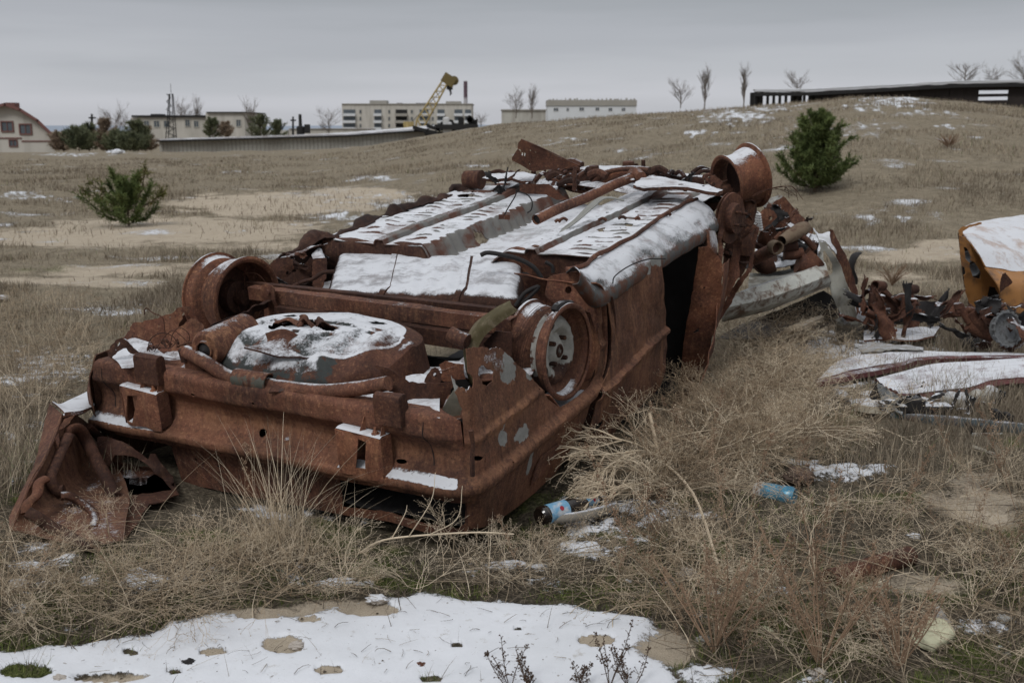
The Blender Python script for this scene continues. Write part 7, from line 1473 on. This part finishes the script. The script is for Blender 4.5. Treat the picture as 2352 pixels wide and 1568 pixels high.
# --- far and middle field
R = np.random.RandomState(11)
def fieldgrass(n, r0, r1, h0, h1, wk, seed, name, a0=-30, a1=30, pw=1.):
    R = np.random.RandomState(seed); r = np.exp(R.uniform(np.log(r0), np.log(r1), n)) if pw == 1 else r0+(r1-r0)*R.uniform(0, 1, n)**pw
    a = np.radians(R.uniform(a0, a1, n)); P = groundP(r*np.sin(a), r*np.cos(a)); sn, sa, mo = masks(P[:, 0], P[:, 1], P[:, 2])
    cl = fbm(P[:, 0]*.9, P[:, 1]*1.1, 201, 4); cl2 = fbm(P[:, 0]*.25, P[:, 1]*.35, 205, 3)
    k = (R.uniform(0, 1, n) < np.clip((cl-.38)*4, .12, 1)*np.where(sa > .15, .12, 1)*np.where(sn > .15, .15, 1)) & ~incar(P, .05); P = P[k]; r = r[k]; cl = cl[k]; cl2 = cl2[k]; mo = mo[k]; n = len(P)
    H = R.uniform(h0, h1, n)*(.6+1.0*np.clip((cl-.4)*3, 0, 1)); V, Fa, m = blades(P-np.array([0, 0, .01]), H, wk*(.002+r*.00055), R, .45, 2)
    dk_ = sm(.50, .62, fbm(P[:, 0]*.45+3, P[:, 1]*.9, 209, 4)); tone = np.clip((.12+.62*R.uniform(0, 1, n)*(.55+cl2))*(1-.55*dk_)+(mo > 0)*R.uniform(0, .35, n)+(R.uniform(0, 1, n) < .06)*.4, 0, 1); inst(name, V, Fa, np.repeat(tone, m), M_FIELD)
fieldgrass(260000, 5.0, 44, .03, .10, .9, 12, 'field_grass')
fieldgrass(60000, 4.0, 12, .04, .12, .9, 14, 'meadow_grass')
# --- near ground: short dead grass, moss grass, litter
NEAR = [(-60, 600), (240, 640), (230, 860), (80, 960), (40, 1150), (60, 1240), (300, 1250), (1100, 1260), (1400, 1010), (1640, 760), (1950, 690), (2352, 700), (2420, 1600), (-60, 1600)]
P = zone(NEAR, 30000, R); sn, sa, mo = masks(P[:, 0], P[:, 1], P[:, 2]); cl = fbm(P[:, 0]*5, P[:, 1]*5, 221, 3)
k = (R.uniform(0, 1, len(P)) < np.where(sa > .1, .05, 1.)*np.where(sn > .1, .02, 1)*np.clip((cl-.42)*6, .05, 1)*np.where(mo > .1, .35, 1)); k &= clear(P) | (R.uniform(0, 1, len(P)) < .35); P = P[k]; mo = mo[k]; n = len(P)
V, Fa, m = blades(P-np.array([0, 0, .006]), R.uniform(.015, .07, n)*(.7+.6*cl[k]), R.uniform(.0012, .0026, n), R, .8, 3)
inst('short_dead_grass', V, Fa, np.repeat(np.clip(R.beta(1.3, 3.2, n)*.95, 0, 1), m), M_STRAW)
P = zone(NEAR, 90000, R); sn, sa, mo = masks(P[:, 0], P[:, 1], P[:, 2]); k = (mo > -.05) & (sn < .05) & (sa < .2) & (R.uniform(0, 1, len(P)) < .55); P = P[k]; n = len(P)
V, Fa, m = blades(P-np.array([0, 0, .004]), R.uniform(.008, .035, n), R.uniform(.0015, .003, n), R, .7, 2)
inst('moss', V, Fa, np.repeat(R.uniform(0, 1, n), m), M_GREEN)
def straws(P, L, r, R, flat=.12, n=4):
    """thin bent straws as three sided tubes"""
    N_ = len(P); an = R.uniform(0, 2*np.pi, N_); up = np.abs(R.normal(0, flat, N_)); cv_ = R.normal(0, .5, N_); pts = []
    for k in range(n):
        f = k/(n-1)-.5; a = an+cv_*f; pts.append(P+np.stack([np.cos(a)*L*f, np.sin(a)*L*f, np.abs(f+.5)*L*up+.004+L*.05*np.sin((f+.5)*3.1)], 1))
    return tubes(np.stack(pts, 1), r)
def tubes(Q, r, taper=.5):
    """Q (N, n, 3) polylines -> three sided tubes"""
    N_, n, _ = Q.shape; T = np.gradient(Q, axis=1); T /= np.linalg.norm(T, axis=2)[:, :, None]+1e-9; up = np.array([.31, .17, .93]); A = np.cross(T, up); A /= np.linalg.norm(A, axis=2)[:, :, None]+1e-9; Bv = np.cross(T, A)
    rr = np.broadcast_to(np.asarray(r, float).reshape(-1, 1), (N_, 1))*np.linspace(1, taper, n)[None]; V = []
    for j in range(3):
        t = 2*np.pi*j/3; V.append(Q+(A*math.cos(t)+Bv*math.sin(t))*rr[:, :, None])
    V = np.stack(V, 2).reshape(N_, n*3, 3); T_ = []
    for i in range(n-1):
        for j in range(3): a, b_ = i*3+j, i*3+(j+1) % 3; T_ += [[a, b_, b_+3], [a, b_+3, a+3]]
    T_ = np.array(T_); Fa = ((np.arange(N_)*n*3)[:, None, None]+T_[None]).reshape(-1, 3); return V.reshape(-1, 3), Fa, n*3
Z_R = [(1400, 1180), (1520, 1080), (1600, 990), (1680, 830), (1740, 760), (1900, 700), (1960, 790), (1900, 870), (1840, 950), (2000, 1000), (1900, 1050), (1700, 1090), (1520, 1170)]
Z_F = [(1150, 1290), (1400, 1250), (1700, 1180), (2000, 1080), (2352, 1030), (2390, 1590), (1600, 1590), (1520, 1440), (1230, 1370)]
Z_L = [(-40, 1260), (120, 1250), (300, 1200), (480, 1180), (800, 1210), (1150, 1275), (1180, 1350), (860, 1372), (560, 1400), (390, 1418), (330, 1450), (-40, 1490)]
Z_S = [(-40, 700), (180, 690), (235, 830), (110, 950), (60, 1130), (-40, 1230)]
SP = [];
for z_, n in ((Z_R, 1900), (Z_F, 1200), (Z_L, 1150), (Z_S, 500)): SP.append(zone(z_, n, R))
SP = np.concatenate(SP); sn_, sa_, _m = masks(SP[:, 0], SP[:, 1], SP[:, 2]); SP = SP[(sn_ < .15) & (clear(SP) | (R.uniform(0, 1, len(SP)) < .25)) & ((sa_ < .2) | (R.uniform(0, 1, len(SP)) < .2))]; n = len(SP); V, Fa, m = straws(SP, R.uniform(.05, .32, n), R.uniform(.0006, .0019, n), R, .14, 5)
inst('straw_litter', V, Fa, np.repeat(np.clip(R.beta(1.3, 1.9, n), 0, 1), m), M_STRAW)
PS = zone([(60, 1500), (400, 1440), (900, 1395), (1400, 1420), (1500, 1560), (60, 1566)], 90, R); n = len(PS); PS[:, 2] += .010; V, Fa, m = straws(PS, R.uniform(.008, .06, n)**1.0, R.uniform(.0005, .0011, n), R, .12, 4)
inst('snow_litter', V, Fa, np.repeat(R.uniform(0, .45, n), m), M_STRAW)
PS = zone([(60, 1480), (330, 1460), (560, 1415), (1400, 1405), (1500, 1560), (60, 1566)], 240, R); PS[:, 2] += .006; o3_ = np.array([(1, 0, 0), (-.5, .87, 0), (-.5, -.87, 0), (0, 0, .7)]); tf_ = np.array([(0, 1, 3), (1, 2, 3), (2, 0, 3), (0, 2, 1)]); V = (PS[:, None]+o3_[None]*(R.uniform(0, 1, (len(PS), 1, 1))**3*.0075+.0014)).reshape(-1, 3)
inst('soil_crumbs', V, ((np.arange(len(PS))*4)[:, None, None]+tf_[None]).reshape(-1, 3), np.full(len(V), .1), M_STRAW)
# --- weed prototypes
def proto(kind, seed):
    r = random.Random(seed); S = []; D = []
    def grow(p, d, l, rad, lev, mx):
        q1 = p+d*l*.5+np.array([r.uniform(-.06, .06)*l for _ in range(3)]); q = p+d*l+np.array([r.uniform(-.05, .05)*l for _ in range(3)]); S.append((np.array([p, q1, q]), rad, rad*.72))
        if lev >= mx: D.append(q); return
        nb = 2 if kind == 'tangle' else (3 if r.random() < .5 else 2)
        for i in range(nb):
            a = .62 if kind == 'tangle' else .42; nd = d+np.array([r.uniform(-a, a) for _ in range(3)])*1.15; nd[2] += .10 if kind != 'tangle' else .0; nd /= np.linalg.norm(nd); grow(q, nd, l*r.uniform(.62, .88), rad*.77, lev+1, mx)
    if kind == 'tangle':
        for k in range(3):
            a = r.uniform(0, 6.3); el = r.uniform(.35, 1.2); grow(np.zeros(3), np.array([math.cos(a)*math.cos(el), math.sin(a)*math.cos(el), math.sin(el)]), .30, .0052, 0, 6)
    elif kind == 'worm':
        a = r.uniform(0, 6.3); d = np.array([math.cos(a)*.3, math.sin(a)*.3, 1.]); d /= np.linalg.norm(d); p = np.zeros(3); n = 12
        for i in range(n):
            q = p+d*(1/n)+np.array([r.uniform(-.012, .012) for _ in range(3)]); S.append((np.array([p, (p+q)/2, q]), .0045*(1-i/n*.7), .0045*(1-(i+1)/n*.7)))
            if i > 2:
                for s in range(2):
                    b_ = r.uniform(0, 6.3); dd = np.array([math.cos(b_)*.7, math.sin(b_)*.7, .8]); dd /= np.linalg.norm(dd); l = r.uniform(.08, .22)*(1-i/n*.6); e = q+dd*l; S.append((np.array([q, (q+e)/2+np.array([0, 0, -.01]), e]), .0022, .001))
                    for t in range(7): D.append(q+(e-q)*r.uniform(.25, 1)+np.array([r.uniform(-.02, .02) for _ in range(3)]))
            p = q
        for t in range(8): D.append(p+np.array([r.uniform(-.02, .02), r.uniform(-.02, .02), r.uniform(-.06, .04)]))
    Q = np.array([s[0] for s in S]); V, Fa, m = tubes(Q, np.array([s[1] for s in S]), .72); o3 = np.array([(1, 0, 0), (-.5, .87, 0), (-.5, -.87, 0), (0, 0, 1.2)]); tf = np.array([(0, 1, 3), (1, 2, 3), (2, 0, 3), (0, 2, 1)]); D = np.array(D); sz = .006 if kind == 'tangle' else .010
    rs = np.random.RandomState(seed); DV = (D[:, None]+o3[None]*sz*rs.uniform(.5, 1.3, (len(D), 1, 1))).reshape(-1, 3); DF = (np.arange(len(D))*4)[:, None, None]+tf[None]
    return np.concatenate([V, DV]), np.concatenate([Fa, DF.reshape(-1, 3)+len(V)])
def scatter(name, kind, spots, hs, m_, seed, squash=.75, nproto=6, tn=(.2, .9)):
    spots = spots[clear(spots)]; sn_ = masks(spots[:, 0], spots[:, 1], spots[:, 2])[0]; spots = spots[sn_ < .3]
    R = np.random.RandomState(seed); pr = [proto(kind, seed*10+i) for i in range(nproto)]; VV = []; FF = []; TT = []; off = 0
    for i, p in enumerate(spots):
        V, Fa = pr[i % nproto]; a = R.uniform(0, 6.28); s = R.uniform(*hs); c, s2 = math.cos(a), math.sin(a); lx, ly = R.normal(0, .25, 2)
        v = V@np.array([[c, s2, 0], [-s2, c, 0], [0, 0, 1]])*s; v = v*np.array([1, 1, squash]); v[:, 0] += v[:, 2]*lx; v[:, 1] += v[:, 2]*ly; v[:, 2] = np.maximum(v[:, 2], .003+.01*R.uniform())
        VV.append(v+p); FF.append(Fa+off); TT.append(np.full(len(V), R.uniform(*tn))); off += len(V)
    return inst(name, np.concatenate(VV), np.concatenate(FF), np.concatenate(TT), m_)
scatter('tangled_weeds', 'tangle', zone(Z_R, 175, R), (.22, .55), M_WEED, 3, .62, 7, (.1, 1.))
scatter('low_weeds', 'tangle', np.concatenate([zone(Z_L, 95, R), zone(Z_F, 60, R), zone([(1140, 1280), (1300, 1260), (1420, 1290), (1300, 1340), (1150, 1330)], 10, R)]), (.13, .36), M_WEED, 5, .7, 7, (.35, 1.))
scatter('wormwood_stems', 'worm', np.concatenate([zone(Z_F, 60, R), zone([(1500, 1120), (1650, 1060), (1700, 1120)], 8, R), zone(Z_L, 10, R)]), (.13, .36), M_REDW, 7, 1., 6, (.25, 1.))
scatter('field_weeds', 'tangle', zone([(-40, 680), (200, 690), (235, 820), (90, 960), (-40, 1050)], 40, R), (.2, .4), M_WEED, 9, .7, 4)
# standing thin straws in the field left and right
P = np.concatenate([zone(Z_S, 1600, R), zone(Z_L, 350, R), zone(Z_F, 450, R), zone(Z_R, 1100, R), zone([(1950, 640), (2352, 600), (2352, 800), (1960, 760)], 900, R)]); sn, sa, mo = masks(P[:, 0], P[:, 1], P[:, 2]); P = P[(sn < .2) & (sa < .3) & clear(P)]; n = len(P)
V, Fa, m = blades(P, R.uniform(.08, .26, n), R.uniform(.0014, .0026, n), R, .5, 4); inst('standing_straw', V, Fa, np.repeat(R.uniform(.15, 1, n), m), M_STRAW)
# --- single plants
def plant(name, loc, label, cat, group=None): return thing(name, tuple(loc), label, cat, group)
g = G(640, 1285); TF = plant('grass_tuft', g, 'tall tuft of pale dry grass spraying up in front of the rusted tail panel', 'grass tuft')
n = 150; R2 = np.random.RandomState(5); P = g+np.stack([R2.normal(0, .045, n), R2.normal(0, .03, n), 0*np.zeros(n)], 1); V, Fa, m = blades(P, R2.uniform(.16, .44, n), R2.uniform(.002, .0034, n), R2, .42, 7, .75)
inst('blades', V, Fa, np.repeat(R2.uniform(.55, 1, n), m), M_STRAW, kind=None, parent=TF)
n = 420; P = g+np.stack([R2.normal(0, .11, n), R2.normal(0, .05, n), 0*np.zeros(n)], 1); V, Fa, m = blades(P, R2.uniform(.06, .2, n), R2.uniform(.0015, .0025, n), R2, .7, 4, .7); inst('low_blades', V, Fa, np.repeat(R2.uniform(.2, .85, n), m), M_STRAW, kind=None, parent=TF)
def hand(name, label, cat, lines, m_, tone, tips=None, group=None, tip_m=None):
    b = B(); 
    for pts, r0, r1 in lines: c = curve(pts, 5); b.tube(c, np.linspace(r0, r1, len(c)), 6)
    base = lines[0][0][0]; r = plant(name, (base[0], base[1], 0), label, cat, group); o = b.build('stem', m_, r); at = o.data.attributes.new('tone', 'FLOAT', 'POINT'); at.data.foreach_set('value', np.full(len(o.data.vertices), tone, np.float32))
    if tips is not None and len(tips):
        b = B(); R_ = random.Random(3)
        for p, s in tips:
            d = np.array([R_.uniform(-1, 1), R_.uniform(-1, 1), R_.uniform(-1, 1)]); b.lathe(p, d, [(-s, 0), (-s*.2, s*.6), (s*.5, s*.4), (s, 0)], 5)
        o = b.build('seed_heads', tip_m or m_, r); o['kind'] = 'stuff'; at = o.data.attributes.new('tone', 'FLOAT', 'POINT'); at.data.foreach_set('value', np.full(len(o.data.vertices), tone*.8, np.float32))
    return r
# the big pale branching stalk bent down beside the rear door
rr_ = random.Random(12); LN = []; TP_ = []
A0 = G(1660, 1330); A1 = W(1500, 1040, 3.85); LN.append(([A0, (A0+A1)/2+Za*.05+Xa*.03, A1], .0046, .004))
def fan(p, d, l, rad, lev):
    q = p+d*l; mdp = (p+q)/2+np.array([rr_.uniform(-.03, .03), rr_.uniform(-.03, .03), rr_.uniform(.0, .04)])*l*1.5; LN.append(([p, mdp, q], rad, rad*.8))
    if lev == 0:
        for k in range(3): e = q+np.array([rr_.uniform(-1, .2), rr_.uniform(-.6, .3), rr_.uniform(-1, .6)])*.018; LN.append(([q, (q+e)/2, e], .0010, .0008)); TP_.append((e, .0035))
        return
    for k in range(3 if lev > 1 else 2):
        nd = d+np.array([rr_.uniform(-.35, .35), rr_.uniform(-.5, .4), rr_.uniform(-.58, .40)]); nd[2] -= .05; nd /= np.linalg.norm(nd); fan(p+(q-p)*rr_.uniform(.55, 1.), nd, l*rr_.uniform(.62, .9), rad*.76, lev-1)
for st, tg, ln_ in ((A1, W(1370, 1035, 3.6), .16), (A1+Xa*.02, W(1340, 1075, 3.5), .17), (A1, W(1400, 1000, 3.8), .15), (A0+(A1-A0)*.7, W(1420, 1120, 3.5), .14), (A1, W(1600, 1010, 4.0), .15)):
    d = tg-st; d /= np.linalg.norm(d); fan(st, d, ln_*1.08, .0044, 4)
hand('dead_stalk', 'big pale dead branching stalk arching left over the lower body beside the bottle', 'dead plant', LN, M_WEED, .82, TP_)
a0 = G(1555, 1215); hand('woody_stem', 'thick upright broken woody stem standing in weeds below the rear door', 'dead plant', [([a0, W(1530, 1120, 3.75), W(1508, 1020, 3.85), W(1492, 948, 3.95)], .0075, .0065), ([W(1508, 1020, 3.85), W(1560, 1000, 3.8), W(1640, 985, 3.85)], .003, .0015)], M_WEED, .75)
a0 = G(828, 1268); hand('dry_stalk', 'long curved pale stem sweeping right below the right tail lamp opening', 'dead plant', [([a0, W(880, 1240, 3.0), W(980, 1228, 2.98), W(1100, 1222, 2.98), W(1180, 1226, 3.0)], .0035, .0022), ([W(900, 1236, 3.0), W(930, 1180, 3.0), W(935, 1160, 3.0)], .0018, .0008), ([W(985, 1228, 2.98), W(1050, 1190, 2.95), W(1062, 1115, 2.95)], .0016, .0008), ([W(940, 1230, 2.98), W(990, 1150, 2.95), W(1000, 1085, 2.95)], .0016, .0008)], M_WEED, .9)
# dark seed heads over the snow at the bottom
for i, (x, y, h, lb) in enumerate(((1172, 1590, .13, 'dark seeded twig at the bottom edge, leftmost over the snow'), (1225, 1600, .11, 'small dark seeded weed second from left over the snow'), (1330, 1590, .10, 'dark seeded weed at the bottom edge between two taller ones'), (1400, 1580, .17, 'tallest dark seeded weed at the bottom edge over the snow'), (1450, 1590, .12, 'rightmost dark seeded weed over the snow sheet'))):
    g = G(x, y); L_ = []; T_ = []; q = random.Random(i)
    for k in range(4):
        d = np.array([q.uniform(-.5, .5), q.uniform(-.3, .3), 1.]); hh = h*q.uniform(.6, 1.1); e = g+d*hh; L_.append(([g, (g+e)/2+Xa*q.uniform(-.01, .01), e], .0014, .0007))
        for t in range(26):
            f = q.uniform(.3, 1.03); p = g+(e-g)*f; s = p+np.array([q.uniform(-.016, .016), q.uniform(-.012, .012), q.uniform(0, .014)])*(1.3-f); L_.append(([p, (p+s)/2, s], .0006, .0005)); T_.append((s, q.uniform(.0018, .0038)))
    hand('seed_weed', lb, 'weed', L_, M_DSEED, .4, T_, 'dark seeded weeds at the bottom edge')
# reddish wormwood bushes in the right foreground
for i, (x, y, h, lb) in enumerate(((1884, 1535, .34, 'tall reddish stems fanning from one foot at the lower right'), (1640, 1500, .30, 'reddish brown feathery weed leaning left at the right edge of the snow sheet'), (2060, 1540, .22, 'short reddish weed left of the yellowish wrapper'))):
    g = G(x, y); L_ = []; T_ = []; q = random.Random(40+i)
    for k in range(14):
        d = np.array([q.uniform(-.75, .75), q.uniform(-.5, .5), 1.]); d /= np.linalg.norm(d); hh = h*q.uniform(.6, 1.15); e = g+d*hh+Xa*q.uniform(-.03, .03); md = (g+e)/2+np.array([q.uniform(-.02, .02), q.uniform(-.02, .02), .01]); L_.append(([g, md, e], .0022, .0009))
        for t in range(16):
            f = q.uniform(.45, 1.03); p = g+(e-g)*f; s = p+np.array([q.uniform(-.03, .03), q.uniform(-.03, .03), q.uniform(.0, .035)])*(1.4-f); L_.append(([p, (p+s)/2, s], .0008, .0005))
            for _ in range(3): T_.append((p+(s-p)*q.uniform(.3, 1)+np.array([q.uniform(-.004, .004)]*3), q.uniform(.0015, .003)))
    hand('wormwood_plant', lb, 'weed', L_, M_REDW, .6, T_, 'reddish wormwood plants in the foreground')
# shrubs on the hillside
for px_, Y, h, lb in ((2165, 20, .3, 'small dark round shrub on the right slope right of the pine'), (1395-30, 9.5, .2, 'thin brownish tuft on the sand track behind the car'), (2060, 9.5, .22, 'small dry bush on the pale track at right')):
    g = ongr(px_, Y); q = random.Random(int(px_)); L_ = []
    for k in range(60):
        a = q.uniform(0, 6.3); d = np.array([math.cos(a)*.7, math.sin(a)*.7, q.uniform(.4, 1.4)]); d /= np.linalg.norm(d); e = g+d*h*q.uniform(.6, 1.1); L_.append(([g, (g+e)/2+Za*.02, e], .004*Y/15, .002*Y/15))
    hand('dry_bush', lb, 'shrub', L_, M_REDW, .3)
